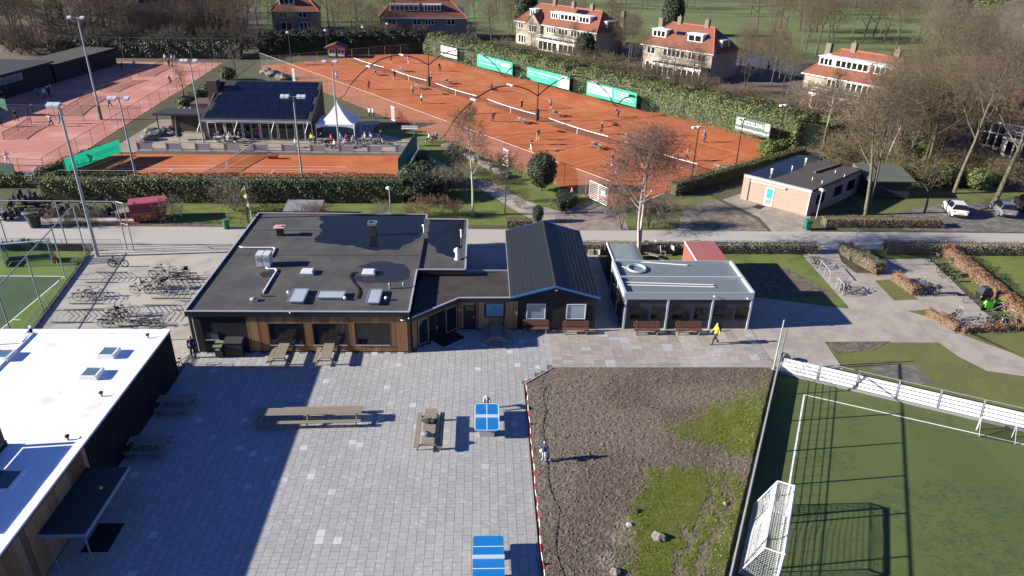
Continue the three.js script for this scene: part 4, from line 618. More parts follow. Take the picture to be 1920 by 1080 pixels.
{ // ---- pink brick hut with the wet roof
  const H = 2.95, A = G(1388, 372), B = G(1513, 405), C = G(1605, 362), rd = C.clone().sub(B).normalize(), fd = A.clone().sub(B).normalize();
  const D0 = A.clone().add(C).sub(B), t = thing('brick_hut', 'pinkish brick flat roofed hut with a turquoise door', 'building', B.clone());
  const fp = [A, B, C, D0]; part(t, 'wall', new MB().prism(fp, -0.05, H - 0.1), mBrickPink);
  const cx = (A.x + C.x) / 2, cz = (A.z + C.z) / 2, gr = (k) => fp.map((p) => ({ x: cx + (p.x - cx) * k, z: cz + (p.z - cz) * k }));
  const rf = part(t, 'roof', new MB().poly(gr(1.02), H - 0.02), M([0.062, 0.054, 0.046], 0.9)); part(t, 'fascia', new MB().bar(V(A.x, H - 0.12, A.z), V(B.x, H - 0.12, B.z), 0.14, 0.3), mZinc); const eb = new MB(); for (let i = 1; i < 4; i++) eb.bar(V(fp[i].x, H - 0.08, fp[i].z), V(fp[(i + 1) % 4].x, H - 0.08, fp[(i + 1) % 4].z), 0.14, 0.22); part(t, 'roof_edge', eb, mDarkTrim);
  part(rf, 'puddle', new MB().poly([[1392, 327], [1500, 290], [1536, 292], [1540, 300], [1515, 302], [1508, 312], [1480, 324], [1458, 332], [1440, 336], [1420, 330]].map((q) => G(q[0], q[1], H)), H - 0.014), mWater);
  const W = (s, y, o = 0.03) => { const p = B.clone().addScaledVector(fd, s), n = V(fd.z, 0, -fd.x); if (n.x * -1 + n.z * 0.5 < 0) n.multiplyScalar(-1); return p.addScaledVector(n, o).setY(y); };
  const L = A.distanceTo(B), s0 = L * 0.64, s1 = s0 - 0.95; const dr = part(t, 'door', new MB().bar(W(s0, 1.05), W(s1, 1.05), 0.06, 2.1), mWhite); part(dr, 'panel', new MB().bar(W(s0 - 0.14, 1.45, 0.07), W(s1 + 0.14, 1.45, 0.07), 0.03, 1.1), M([0.02, 0.42, 0.55], 0.4)); part(dr, 'panel', new MB().bar(W(s0 - 0.14, 0.48, 0.07), W(s1 + 0.14, 0.48, 0.07), 0.03, 0.6), M([0.24, 0.26, 0.28], 0.5));
  part(t, 'awning_box', new MB().bar(W(L * 0.88, 2.45, 0.12), W(L * 0.36, 2.45, 0.12), 0.2, 0.16), M([0.55, 0.46, 0.4], 0.6));
  part(t, 'drainpipe', new MB().cyl(W(L * 0.9, 2.6, 0.08), W(L * 0.9, 0, 0.08), 0.05, 0.05, 6), mGrey); part(t, 'drainpipe', new MB().cyl(W(0.1, 2.7, 0.08), W(0.1, 0, 0.08), 0.06, 0.06, 6), mWhite);
  const rn = V(-rd.z, 0, rd.x); if (rn.z < 0) rn.multiplyScalar(-1); for (const k of [0.1, 0.45, 0.72]) { const p = B.clone().addScaledVector(rd, B.distanceTo(C) * k).addScaledVector(rn, 0.03), q = p.clone().addScaledVector(rd, 2.2); const w = part(t, 'window', new MB().bar(p.clone().setY(0.85), q.clone().setY(0.85), 0.08, 0.08).bar(p.clone().setY(2.2), q.clone().setY(2.2), 0.08, 0.08).bar(p.clone().setY(0.85), p.clone().setY(2.2), 0.08, 0.08).bar(q.clone().setY(0.85), q.clone().setY(2.2), 0.08, 0.08), mZinc); part(w, 'pane', new MB().bar(p.clone().setY(1.52), q.clone().setY(1.52), 0.03, 1.3), mPane); }
  for (const [u, v, h, rr_] of [[1447, 325, 0.45, 0.2], [1485, 318, 0.4, 0.1], [1511, 304, 0.4, 0.18], [1523, 338, 0.3, 0.07], [1541, 344, 0.3, 0.07], [1566, 324, 0.25, 0.07], [1583, 332, 0.25, 0.07]]) { const c = G(u, v, H); part(t, 'roof_vent', new MB().cyl(c, c.clone().setY(H + h), rr_ * 0.6, rr_ * 0.6, 8).ball(c.clone().setY(H + h), rr_, rr_ * 0.7, rr_), mWhite); }
  part(t, 'roof_ridge', new MB().bar(G(1527, 324, H).setY(H + 0.1), G(1574, 309, H).setY(H + 0.1), 0.3, 0.2), M([0.1, 0.085, 0.05], 0.9));
  const m = G(1430, 387); single('door_mat', 'dark mat below the turquoise door of the brick hut', 'mat', new MB().box(m.x - 0.5, 0.0, m.z + 0.1, 1.3, 0.05, 0.9, 0.75), mRubber, V(m.x - 0.5, 0, m.z + 0.1));
}
{ // ---- dark pavilion along the far left court, small court hut, green shed and garages
  const wl = thing('court_pavilion', 'dark clubhouse range with small blue windows along the pink courts', 'building', V(-84, 0, -138)); const A = G(0, 188), B = G(225, 119), d = B.clone().sub(A).normalize(), n = V(d.z, 0, -d.x); if (n.x > 0) n.multiplyScalar(-1);
  const P = (s, o, y) => A.clone().addScaledVector(d, s).addScaledVector(n, o).setY(y), L = A.distanceTo(B), blk = (s0, s1, o0, o1, h) => new MB().prism([P(s0, o0, 0), P(s1, o0, 0), P(s1, o1, 0), P(s0, o1, 0)], 0, h);
  part(wl, 'wall', blk(-25, L * 0.4, 0, 10, 3.6), M([0.02, 0.022, 0.024], 0.8)); part(wl, 'roof', new MB().prism([P(-25, -0.4, 0), P(L * 0.42, -0.4, 0), P(L * 0.42, 10, 0), P(-25, 10, 0)], 3.6, 3.85), mRoofDark);
  part(wl, 'wing_wall', blk(L * 0.42, L * 0.97, 0, 7, 3.0), M([0.026, 0.028, 0.028], 0.8)); part(wl, 'wing_roof', new MB().prism([P(L * 0.4, -0.3, 0), P(L * 0.97, -0.3, 0), P(L * 0.97, 7, 0), P(L * 0.42, 7, 0)], 3.0, 3.25), M([0.045, 0.045, 0.042], 0.9));
  for (let i = 0; i < 6; i++) { const s = 0.2 + i * 1.05; const w = part(wl, 'window', new MB().bar(P(s, -0.03, 2.75), P(s + 0.9, -0.03, 2.75), 0.05, 1.1), mZinc); part(w, 'pane', new MB().bar(P(s + 0.1, -0.07, 2.75), P(s + 0.8, -0.07, 2.75), 0.03, 0.9), M([0.07, 0.13, 0.22], 0.15)); }
  part(wl, 'doorway', new MB().bar(P(1.6, -0.03, 1.05), P(2.7, -0.03, 1.05), 0.05, 2.1), mDarkTrim);
  const h0 = G(632, 108), ht = thing('court_hut', 'small hut with white windows and reddish gable roof behind the clay courts', 'shed', h0); const hx = h0.x, hz = h0.z;
  part(ht, 'wall', new MB().b2(hx - 1.9, hx + 1.9, 0, 2.1, hz - 3, hz), M([0.03, 0.03, 0.035], 0.8)); const gr = new MB().hexa([V(hx - 2.7, 2.0, hz + 0.7), V(hx - 0.2, 2.0, hz + 0.7), V(hx - 0.2, 2.0, hz - 3.4), V(hx - 2.7, 2.0, hz - 3.4), V(hx - 2.7, 2.1, hz + 0.7), V(hx - 0.2, 3.0, hz + 0.7), V(hx - 0.2, 3.0, hz - 3.4), V(hx - 2.7, 2.1, hz - 3.4)]); gr.hexa([V(hx - 0.2, 2.0, hz + 0.7), V(hx + 2.3, 2.0, hz + 0.7), V(hx + 2.3, 2.0, hz - 3.4), V(hx - 0.2, 2.0, hz - 3.4), V(hx - 0.2, 3.0, hz + 0.7), V(hx + 2.3, 2.1, hz + 0.7), V(hx + 2.3, 2.1, hz - 3.4), V(hx - 0.2, 3.0, hz - 3.4)]); part(ht, 'roof', gr, M([0.16, 0.05, 0.035], 0.85));
  for (const x of [-1.75, 0.25]) { const w = part(ht, 'window', new MB().b2(hx + x, hx + x + 1.5, 0.3, 1.9, hz, hz + 0.06), mWhite); for (const k of [0.12, 0.82]) part(w, 'pane', new MB().b2(hx + x + k, hx + x + k + 0.56, 0.95, 1.75, hz + 0.06, hz + 0.075), mPane); }
  const g = G(1655, 372), gs = thing('green_shed', 'green roofed garden shed among the trees behind the brick hut', 'shed', g); part(gs, 'wall', new MB().b2(g.x - 2, g.x + 3, 0, 2.1, g.z - 4, g.z), M([0.035, 0.035, 0.03], 0.9)); part(gs, 'roof', new MB().hexa([V(g.x - 2.3, 2.1, g.z + 0.3), V(g.x + 3.3, 2.1, g.z + 0.3), V(g.x + 3.3, 2.1, g.z - 4.3), V(g.x - 2.3, 2.1, g.z - 4.3), V(g.x - 2.3, 2.2, g.z + 0.3), V(g.x + 3.3, 2.2, g.z + 0.3), V(g.x + 3.3, 3.0, g.z - 4.3), V(g.x - 2.3, 3.0, g.z - 4.3)]), M([0.085, 0.10, 0.075], 0.9));
}
{ // ---- sheds behind the cabin: corrugated shed and red container
  const a = G(1138, 455, 2.3), b = G(1184, 489, 2.3), t = thing('corrugated_shed', 'narrow shed with weathered blue grey corrugated roof', 'shed', V((a.x + b.x) / 2, 0, b.z)); const x0 = a.x, x1 = x0 + 2.7, z0 = a.z, z1 = z0 + 5.2;
  part(t, 'wall', new MB().b2(x0 + 0.1, x1 - 0.1, 0, 2.2, z0 + 0.1, z1 - 0.1), M([0.03, 0.034, 0.045], 0.8)); const mb = new MB(), n = 44; for (let i = 0; i < n; i++) { const p = z0 + (z1 - z0) * i / n, q = z0 + (z1 - z0) * (i + 1) / n, w = (k) => 2.28 + (k % 2 ? 0.05 : 0); mb.quad(V(x0, w(i), p), V(x0, w(i + 1), q), V(x1, w(i + 1) - 0.12, q), V(x1, w(i) - 0.12, p)); } part(t, 'roof', mb, MT(tex(256, 2.6, (u, v) => mix([0.20, 0.245, 0.27], [0.30, 0.27, 0.20], ss(0.5, 0.75, pf(270, u, v, 9, 4)))), 0.7)); part(t, 'roof_edge', new MB().bar(V(x0 - 0.03, 2.3, z0), V(x0 - 0.03, 2.3, z1), 0.08, 0.12), mWhite);
  const c = G(1283, 453, 2.4), d = G(1332, 456, 2.4); const r = thing('red_container', 'faded red steel storage container behind the grey cabin', 'container', V((c.x + d.x) / 2, 0, c.z + 6)); const X0 = c.x + 0.05, X1 = X0 + 2.75, Z0 = c.z, Z1 = Z0 + 6; part(r, 'body', new MB().b2(X0, X1, 0, 2.38, Z0, Z1), M([0.33, 0.10, 0.085], 0.7)); const rb = new MB(); for (let z = Z0 + 0.2; z < Z1; z += 0.3) rb.b2(X0 - 0.03, X0 - 0.005, 0.15, 2.25, z, z + 0.14); part(r, 'wall_rib', rb, M([0.36, 0.12, 0.10], 0.7)); part(r, 'roof_panel', new MB().b2(X0, X0 + 1.36, 2.385, 2.41, Z0, Z1), M([0.36, 0.115, 0.10], 0.65)); part(r, 'roof_panel', new MB().b2(X0 + 1.39, X1, 2.385, 2.41, Z0, Z1), M([0.34, 0.11, 0.095], 0.65)); part(r, 'corner_rail', new MB().b2(X0 - 0.05, X0 + 0.03, 2.33, 2.43, Z0, Z1), mWhite);
}
// ---- houses: local frame, x along the facade, z toward the garden
function house(name, label, p, ang, L, D, he, hr, o = {}) {
  const t = thing(name, label, 'house', V(p.x, 0, p.z), 'houses beyond the courts', -ang * DEG), wall = o.wall || mCream, tile = o.tile || mTileOr, hip = o.hip ?? 3.2, hip2 = o.hip2 ?? hip, ov = 0.45;
  loc(t, 'wall', new MB().b2(0, L, -0.1, he, -D, 0), wall);
  const e = [V(-ov, he - 0.1, ov), V(L + ov, he - 0.1, ov), V(L + ov, he - 0.1, -D - ov), V(-ov, he - 0.1, -D - ov)], r0 = V(hip, hr, -D / 2), r1 = V(L - hip2, hr, -D / 2);
  const rf = loc(t, 'roof', new MB().quad(e[0], e[1], r1, r0).quad(e[2], e[3], r0, r1).tri(e[1], e[2], r1).tri(e[3], e[0], r0), tile);
  loc(rf, 'ridge', new MB().cyl(r0, r1, 0.14, 0.14, 6).cyl(e[1], r1, 0.13, 0.13, 6).cyl(e[0], r0, 0.13, 0.13, 6), M([0.36, 0.10, 0.05], 0.8));
  loc(t, 'gutter', new MB().bar(e[0], e[1], 0.16, 0.14), mWhite);
  const sl = (hr - he) / (D / 2), ry = (z) => he + (0 - z) * sl;
  for (const x of o.chim || []) { const c = loc(t, 'chimney', new MB().b2(x - 0.45, x + 0.45, he, hr + 1.3, -D / 2 - 0.4, -D / 2 + 0.4), mChim); loc(c, 'chimney_pot', new MB().cyl(V(x, hr + 1.3, -D / 2), V(x, hr + 1.7, -D / 2), 0.16, 0.13, 8), M([0.3, 0.12, 0.07], 0.9)); }
  if (o.stack) loc(t, 'chimney', new MB().b2(o.stack, o.stack + 1, 0, hr + 0.4, -D * 0.72, -D * 0.72 + 0.9), mChim);
  const win = (par, x0, x1, y0, y1, z, n, f = mWhite) => { const w = loc(par, 'window', new MB().b2(x0, x1, y0, y1, z, z + 0.07), f); const k = (x1 - x0) / n; for (let i = 0; i < n; i++) loc(w, 'pane', new MB().b2(x0 + i * k + 0.1, x0 + (i + 1) * k - 0.1, y0 + 0.12, y1 - 0.12, z + 0.07, z + 0.085), mPane); };
  for (const [x0, x1, n] of o.dorm || []) { const zf = -D * 0.16, yb = ry(zf) + 0.05, yt = yb + 1.55; const d = loc(t, 'dormer', new MB().b2(x0, x1, yb - 0.2, yt, -D * 0.46, zf), mWhite); loc(d, 'dormer_roof', new MB().b2(x0 - 0.2, x1 + 0.2, yt, yt + 0.14, -D * 0.5, zf + 0.2), mWhite); win(d, x0 + 0.2, x1 - 0.2, yb + 0.15, yt - 0.1, zf + 0.01, n); }
  for (const [x0, x1, z0, z1] of o.solar || []) { const q = (x, z, h) => V(x, ry(z) + h, z); loc(rf, 'solar_panel', new MB().hexa([q(x0, z1, 0.05), q(x1, z1, 0.05), q(x1, z0, 0.05), q(x0, z0, 0.05), q(x0, z1, 0.12), q(x1, z1, 0.12), q(x1, z0, 0.12), q(x0, z0, 0.12)]), mSolar); }
  for (const [x0, x1, n] of o.up || []) win(t, x0, x1, he - 1.75, he - 0.3, 0.0, n); for (const [x0, x1, n] of o.low || []) win(t, x0, x1, 0.3, 2.3, 0.0, n);
  if (o.bay) { const [x0, x1, dz] = o.bay; const b = loc(t, 'sun_room', new MB().b2(x0, x1, 0, 2.6, 0.09, dz), mWhiteWall); loc(b, 'flat_roof', new MB().b2(x0 - 0.3, x1 + 0.3, 2.6, 2.72, 0.09, dz + 0.3), mRoofDark); loc(b, 'roof_edge', new MB().b2(x0 - 0.32, x1 + 0.32, 2.45, 2.78, dz + 0.3, dz + 0.36), mWhite); win(b, x0 + 0.3, (x0 + x1) / 2 - 0.3, 0.15, 2.3, dz, 4); win(b, (x0 + x1) / 2 + 0.3, x1 - 0.3, 0.15, 2.3, dz, 4); loc(b, 'balcony_rail', new MB().bar(V(x0, 3.6, dz), V(x1, 3.6, dz), 0.06, 0.08).bar(V(x0, 3.2, dz), V(x1, 3.2, dz), 0.04, 0.05), mWhite); for (let x = x0; x <= x1; x += (x1 - x0) / 8) loc(b, 'rail_post', new MB().bar(V(x, 2.7, dz), V(x, 3.6, dz), 0.05, 0.05), mWhite); }
  if (o.gable) { const [x0, x1] = o.gable, xm = (x0 + x1) / 2, z = 0.7, hg = he + 2.3; loc(t, 'gable', new MB().b2(x0, x1, 0, he - 0.3, -1, z).tri(V(x0, he - 0.3, z), V(x1, he - 0.3, z), V(xm, hg, z)), wall); loc(t, 'gable_roof', new MB().quad(V(x0 - 0.2, he - 0.4, z + 0.2), V(xm, hg + 0.1, z + 0.2), V(xm, hg + 0.1, -D * 0.4), V(x0 - 0.2, he - 0.4, -D * 0.2)).quad(V(xm, hg + 0.1, z + 0.2), V(x1 + 0.2, he - 0.4, z + 0.2), V(x1 + 0.2, he - 0.4, -D * 0.2), V(xm, hg + 0.1, -D * 0.4)), tile); win(t, xm - 1.3, xm + 1.3, he - 2.1, he - 0.4, z + 0.01, 3); }
  if (o.side) { const s = loc(t, 'side_dormer', new MB().b2(L - 2.4, L - 0.3, he + 0.5, he + 2.2, -D * 0.65, -D * 0.35), mWhite); loc(s, 'pane', new MB().b2(L - 0.3, L - 0.28, he + 0.8, he + 2, -D * 0.6, -D * 0.4), mPane); }
  return t;
}
{ const a = G(968, 38, 5.5), b = G(1207, 82, 5.5), c = G(1510, 136, 5.2), d = G(1838, 214, 4.5), e = G(712, 33, 5.5), f = G(236, 16, 6), g = G(508, 14, 6);
  house('house', 'long cream house with red tiled roof, pointed gable and four white dormers', a, 49, 27, 11, 5.5, 9.6, { chim: [8.2, 14.5, 20.5], gable: [4.2, 9.4], dorm: [[3.2, 5, 2], [10.5, 13, 3], [13.6, 19, 4], [19.7, 23.2, 3]], solar: [[12.6, 18.4, -2.1, -0.2], [18.9, 24.4, -2.1, -0.2], [16.4, 20, -5, -3.4]], up: [[1, 2.6, 2], [11, 14, 4], [15, 18, 3], [19, 24, 5]], low: [[1, 4, 3]], bay: [11, 24.5, 3], stack: 28, side: 1 });
  house('house', 'cream house with two white dormers and dark panels low on its red roof', b, 46, 16.5, 10.5, 5.5, 9.8, { chim: [5, 11.5], dorm: [[0.8, 4.2, 3], [9.4, 12.8, 2]], solar: [[5.2, 10.2, -2.2, -0.2], [10.6, 14.8, -2.2, -0.2], [5.8, 8, -3.4, -2.4]], up: [[1, 3, 2], [5, 10.2, 5], [11, 12.6, 2], [13.2, 15.2, 2]], low: [[1, 4, 3]], bay: [4.5, 16, 3.2], stack: -1.2, side: 1 });
  house('house', 'cream house with a long white dormer strip, half hidden by bare trees', c, 55, 17, 10.5, 5.2, 9.3, { chim: [5.2, 13], dorm: [[1.2, 4, 3], [4.2, 10.6, 6], [11.4, 15.4, 4]], up: [[4.5, 7, 3], [8, 13, 5]], bay: [3.6, 14, 2.8], stack: -1, hip: 3 });
  house('house', 'low house with orange roof and white sun room between thick tree trunks', d, 52, 15, 10, 4.0, 8.0, { chim: [6], up: [[1, 4, 3], [6, 9, 3]], low: [[1, 5, 4]], bay: [5, 14, 3] });
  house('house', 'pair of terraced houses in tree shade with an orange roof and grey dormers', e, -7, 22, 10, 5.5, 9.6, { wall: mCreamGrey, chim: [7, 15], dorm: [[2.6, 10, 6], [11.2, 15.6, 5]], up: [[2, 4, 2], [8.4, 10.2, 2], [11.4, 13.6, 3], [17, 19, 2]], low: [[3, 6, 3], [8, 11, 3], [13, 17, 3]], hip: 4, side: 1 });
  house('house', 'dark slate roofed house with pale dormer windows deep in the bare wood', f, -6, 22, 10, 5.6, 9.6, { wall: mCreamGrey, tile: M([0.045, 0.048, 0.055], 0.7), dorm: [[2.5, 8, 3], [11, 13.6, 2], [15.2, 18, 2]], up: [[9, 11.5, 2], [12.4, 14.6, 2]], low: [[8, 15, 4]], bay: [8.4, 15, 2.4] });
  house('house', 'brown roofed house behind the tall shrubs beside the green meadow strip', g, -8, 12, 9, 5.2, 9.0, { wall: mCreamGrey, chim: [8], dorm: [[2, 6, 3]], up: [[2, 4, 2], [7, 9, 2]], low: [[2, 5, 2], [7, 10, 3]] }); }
// ================================================================ FENCES, NETS, LIGHTS, BOARDS
const wireTex = (n, cells, w, ang) => { const d = new Uint8Array(n * n * 4); for (let j = 0; j < n; j++) for (let i = 0; i < n; i++) { const u = i / n * cells, v = j / n * cells; const a = ang ? u + v : u, b = ang ? u - v : v; const on = Math.abs(((a % 1) + 1) % 1 - 0.5) > 0.5 - w || Math.abs(((b % 1) + 1) % 1 - 0.5) > 0.5 - w; const o = (j * n + i) * 4; d[o] = d[o + 1] = d[o + 2] = on ? 255 : 0; d[o + 3] = 255; } const t = new THREE.DataTexture(d, n, n); t.wrapS = t.wrapT = THREE.RepeatWrapping; t.magFilter = THREE.LinearFilter; t.needsUpdate = true; return t; };
function wireMat(c, cell, w, ang = true) { const t = wireTex(128, 8, w, ang); t.repeat.set(1 / (8 * cell), 1 / (8 * cell)); return new THREE.MeshStandardMaterial({ color: lin(c), alphaMap: t, transparent: true, roughness: 0.6, side: THREE.DoubleSide }); }
const mWire = wireMat([0.22, 0.23, 0.23], 0.05, 0.035), mWireGreen = wireMat([0.05, 0.12, 0.075], 0.05, 0.028), mWireDark = wireMat([0.03, 0.03, 0.032], 0.05, 0.05), mNet = wireMat([0.02, 0.02, 0.022], 0.05, 0.10, false), mNetGreen = wireMat([0.02, 0.16, 0.12], 0.05, 0.12, false);
const mPostGrey = M([0.30, 0.31, 0.31], 0.5, { metalness: 0.3 }), mPostRust = M([0.34, 0.24, 0.19], 0.7), mPostGreen = M([0.06, 0.13, 0.075], 0.6), mPostDark = M([0.04, 0.042, 0.045], 0.6);
const yv = (p, y) => V(p.x, y, p.z);
// a fence along pts: posts every sp metres, top rail, wire mesh
function fence(name, label, pts, h, sp, o = {}) {
  const t = thing(name, label, 'fence', yv(pts[0], 0), o.group), pm = o.post || mPostGrey, r = o.r || 0.03, g = new MB().cyl(V(0, 0, 0), V(0, h, 0), r, r, 6).geo(); const mesh = new MB(), rail = new MB();
  for (let i = 0; i < pts.length - 1; i++) { const a = pts[i], b = pts[i + 1], L = Math.hypot(b.x - a.x, b.z - a.z), n = Math.max(1, Math.round(L / sp)); for (let k = i ? 1 : 0; k <= n; k++) { const q = loc(t, 'post', g, pm); q.position.set(a.x + (b.x - a.x) * k / n - t.position.x, 0, a.z + (b.z - a.z) * k / n - t.position.z); }
    rail.cyl(yv(a, h), yv(b, h), r * 0.9, r * 0.9, 6); if (o.mid) rail.cyl(yv(a, o.mid), yv(b, o.mid), r * 0.7, r * 0.7, 5);
    const gap = o.y0 || 0.03, u = (s, y) => [s, y]; const P = [[0, gap], [L, gap], [L, h - r], [0, gap], [L, h - r], [0, h - r]], d = V((b.x - a.x) / L, 0, (b.z - a.z) / L), nn = V(-d.z, 0, d.x); for (const [s, y] of P) mesh.v(V(a.x + d.x * s, y, a.z + d.z * s), nn, s, y); }
  part(t, 'top_rail', rail, o.rail || pm); if (o.mesh !== null) part(t, 'wire_mesh', mesh, o.mesh || mWire); return t;
}
// clay block
fence('court_fence', 'pale wire fence with a bright top rail along the clay courts garden side', [CP(-4.5, -18.7), CP(94.2, -18.5)], 3.0, 3.6, { post: mPostRust, rail: M([0.62, 0.47, 0.38], 0.6) });
fence('court_fence', 'green wire fence carrying advertising boards before the ivy hedge', [CP(0, 18.2), CP(88, 18.9), CP(96, 23)], 3.6, 4.0, { post: mPostGreen, mesh: mWireGreen });
fence('court_fence', 'wire fence across the far end of the clay courts', [CP(-4.5, -18.7), CP(-4, 18.2)], 2.2, 4.0, { post: mPostRust });
fence('court_fence', 'low fence at the near end of the clay courts behind the hedge', [CP(94.4, -9), CP(94.4, 17.5)], 1.1, 3.2, { post: mPostRust, mesh: mWireDark });
{ const t = thing('court_gate', 'white barred double gate at the corner of the clay courts', 'gate', CP(94.4, -18.3)); const a = G(1104, 372), b = G(1138, 388), d = b.clone().sub(a), y0 = 0.15, y1 = 2.15; for (const k of [0, 1]) { const p = a.clone().addScaledVector(d, k * 0.5), q = a.clone().addScaledVector(d, k * 0.5 + 0.48); const l = part(t, 'gate_leaf', new MB().bar(yv(p, y0), yv(q, y0), 0.06, 0.08).bar(yv(p, y1), yv(q, y1), 0.06, 0.08).bar(yv(p, y0), yv(p, y1), 0.07, 0.07).bar(yv(q, y0), yv(q, y1), 0.07, 0.07), mWhite); for (let i = 1; i < 9; i++) part(l, 'bar', new MB().bar(yv(p, y0 + i * 0.222), yv(q, y0 + i * 0.222), 0.035, 0.035), mWhite); if (k) part(l, 'notice', new MB().bar(yv(p.clone().lerp(q, 0.3), 1.35), yv(p.clone().lerp(q, 0.8), 1.35), 0.09, 0.5), mWhite); } }
for (const [u, lb] of [[11, 'white barred court door near the far end of the garden side fence'], [47.5, 'white barred court door in the middle of the garden side fence'], [75.5, 'white barred court door close to the round evergreen bush']]) { const a = CP(u, -18.75), b = CP(u + 1.1, -18.75), t = thing('court_door', lb, 'gate', yv(a, 0)); part(t, 'frame', new MB().bar(yv(a, 0.1), yv(a, 2.2), 0.09, 0.09).bar(yv(b, 0.1), yv(b, 2.2), 0.09, 0.09).bar(yv(a, 2.2), yv(b, 2.2), 0.09, 0.09).bar(yv(a, 0.14), yv(b, 0.14), 0.09, 0.09), mWhite); for (let i = 1; i < 9; i++) part(t, 'bar', new MB().bar(yv(a, 0.14 + i * 0.23), yv(b, 0.14 + i * 0.23), 0.05, 0.05), mWhite); }
// nets
function makeNet(label, group) { const t = thing('tennis_net', label, 'net', V(0, 0, 0), group); for (const s of [-6.4, 6.4]) loc(t, 'post', new MB().cyl(V(s, 0, 0), V(s, 1.1, 0), 0.05, 0.05, 8), M([0.10, 0.12, 0.10], 0.5)); const L = 6.36, N = 12, mb = new MB(), bd = new MB(), yy = (x) => 0.92 + 0.14 * Math.pow(Math.abs(x) / L, 2); for (let i = 0; i < N; i++) { const a = -L + 2 * L * i / N, b = -L + 2 * L * (i + 1) / N; for (const [x, y] of [[a, 0.04], [b, 0.04], [b, yy(b)], [a, 0.04], [b, yy(b)], [a, yy(a)]]) mb.v(V(x, y, 0), V(0, 0, 1), x, y); bd.bar(V(a, yy(a), 0), V(b, yy(b), 0), 0.03, 0.09); } loc(t, 'netting', mb, mNet); loc(t, 'top_band', bd, mWhite); loc(t, 'centre_strap', new MB().bar(V(0, 0.03, 0), V(0, 0.92, 0), 0.06, 0.06), mWhite); return t; }
const net0 = makeNet('tennis net with white band across an orange clay court', 'nets of the six clay courts'); const aC = -Math.atan2(CD.z, CD.x);
for (let i = 0; i < 6; i++) { const p = CP(15.82 * i + 6.4, 0); if (!i) { net0.position.copy(p); net0.rotation.y = aC; } else copy(net0, p, aC); }
{ const a = Math.atan2(0.975, 0.22); const n = copy(net0, LCN, -1.78, 'net across the small clay court before the clubhouse terrace'); delete n.userData.group; }
{ const pk = [[G(118, 217), G(173, 181)], [G(189, 173), G(247, 150)], [G(260, 143), G(307, 122)], [G(60, 233), G(8, 262)]]; pk.forEach(([a, b], i) => { const c = a.clone().add(b).multiplyScalar(0.5), d = b.clone().sub(a), L = d.length(), n = copy(net0, c, -Math.atan2(d.z, d.x), 'dark tennis net across a pink clay court', 'nets of the pink courts'); n.scale.x = L / 12.8; n.children.forEach((k) => { if (k.name !== 'netting') k.material = k.name === 'post' ? mPostDark : M([0.28, 0.16, 0.13], 0.8); }); }); }
{ // pink court lines
  const mb = new MB(); const q = (u0, v0, u1, v1) => strip(mb, G(u0, v0), G(u1, v1), 0.09, -0.008); q(60, 235, 235, 228); q(150, 268, 215, 240); q(100, 205, 160, 185); q(330, 175, 395, 130); q(175, 165, 250, 140); q(0, 308, 62, 296); q(40, 330, 95, 295); q(205, 200, 335, 128); q(0, 277, 60, 270); struct('court_line', mb, mPinkLine); }
// arched floodlight frames over the clay courts
for (const [u, lb] of [[60.5, 'black arched light frame between the fourth and fifth clay courts'], [29.4, 'black arched light frame over the second and third clay courts']]) { const t = thing('arched_light_frame', lb, 'lamp', CP(u, 0)), mb = new MB(); part(t, 'mast', new MB().cyl(CP(u, 0, 0), CP(u, 0, 5.9), 0.11, 0.07, 8), mBlackMetal); part(t, 'base_pad', new MB().cyl(CP(u, 0, 0.2), CP(u, 0, 1.9), 0.32, 0.32, 10), M([0.025, 0.04, 0.035], 0.8));
  const Y = (s) => { const v = Math.abs(s); return 3.95 + v * (0.66 - 0.0478 * v) * 1 - (v > 15 ? (v - 15) * (v - 15) * 0.075 : 0); };
  for (const sg of [-1, 1]) { const pts = []; for (let i = 0; i <= 20; i++) { const v = 18.4 * i / 20; pts.push(CP(u, sg * v, Math.max(0, Y(v) - (i === 20 ? 9 : 0)))); } part(t, 'arch', new MB().tube(pts, 0.09, 6), mBlackMetal); for (const v of [5.6, 12.4]) { const c = CP(u, sg * v, Y(v) + 0.1); const l = part(t, 'floodlight', new MB().box(c.x, c.y, c.z, 1.3, 0.2, 0.4, aC), M([0.66, 0.67, 0.66], 0.4)); part(l, 'lamp_glass', new MB().box(c.x, c.y - 0.12, c.z, 1.1, 0.03, 0.3, aC), mGrey); } } }
// low lamp poles along the near end of the clay courts
{ const t = thing('court_lamp', 'slim black pole with white twin lamps at the near end of the clay courts', 'lamp', G(1297, 333), 'lamp poles at the near end of the clay courts'), H = 6.3; loc(t, 'pole', new MB().cyl(V(0, 0, 0), V(0, H, 0), 0.08, 0.06, 8), mBlackMetal); for (const s of [-1, 1]) { const l = loc(t, 'floodlight', new MB().box(s * 0.3 - 0.3, H + 0.1 + s * 0.03, 0.1, 0.5, 0.22, 0.4, 0.3), M([0.68, 0.68, 0.66], 0.4)); loc(l, 'lamp_glass', new MB().box(s * 0.3 - 0.3, H - 0.03, 0.1, 0.4, 0.02, 0.3, 0.3), mGrey); } for (const [u, v] of [[1379, 314], [1456, 282], [1211, 352]]) copy(t, G(u, v), 0.1); }
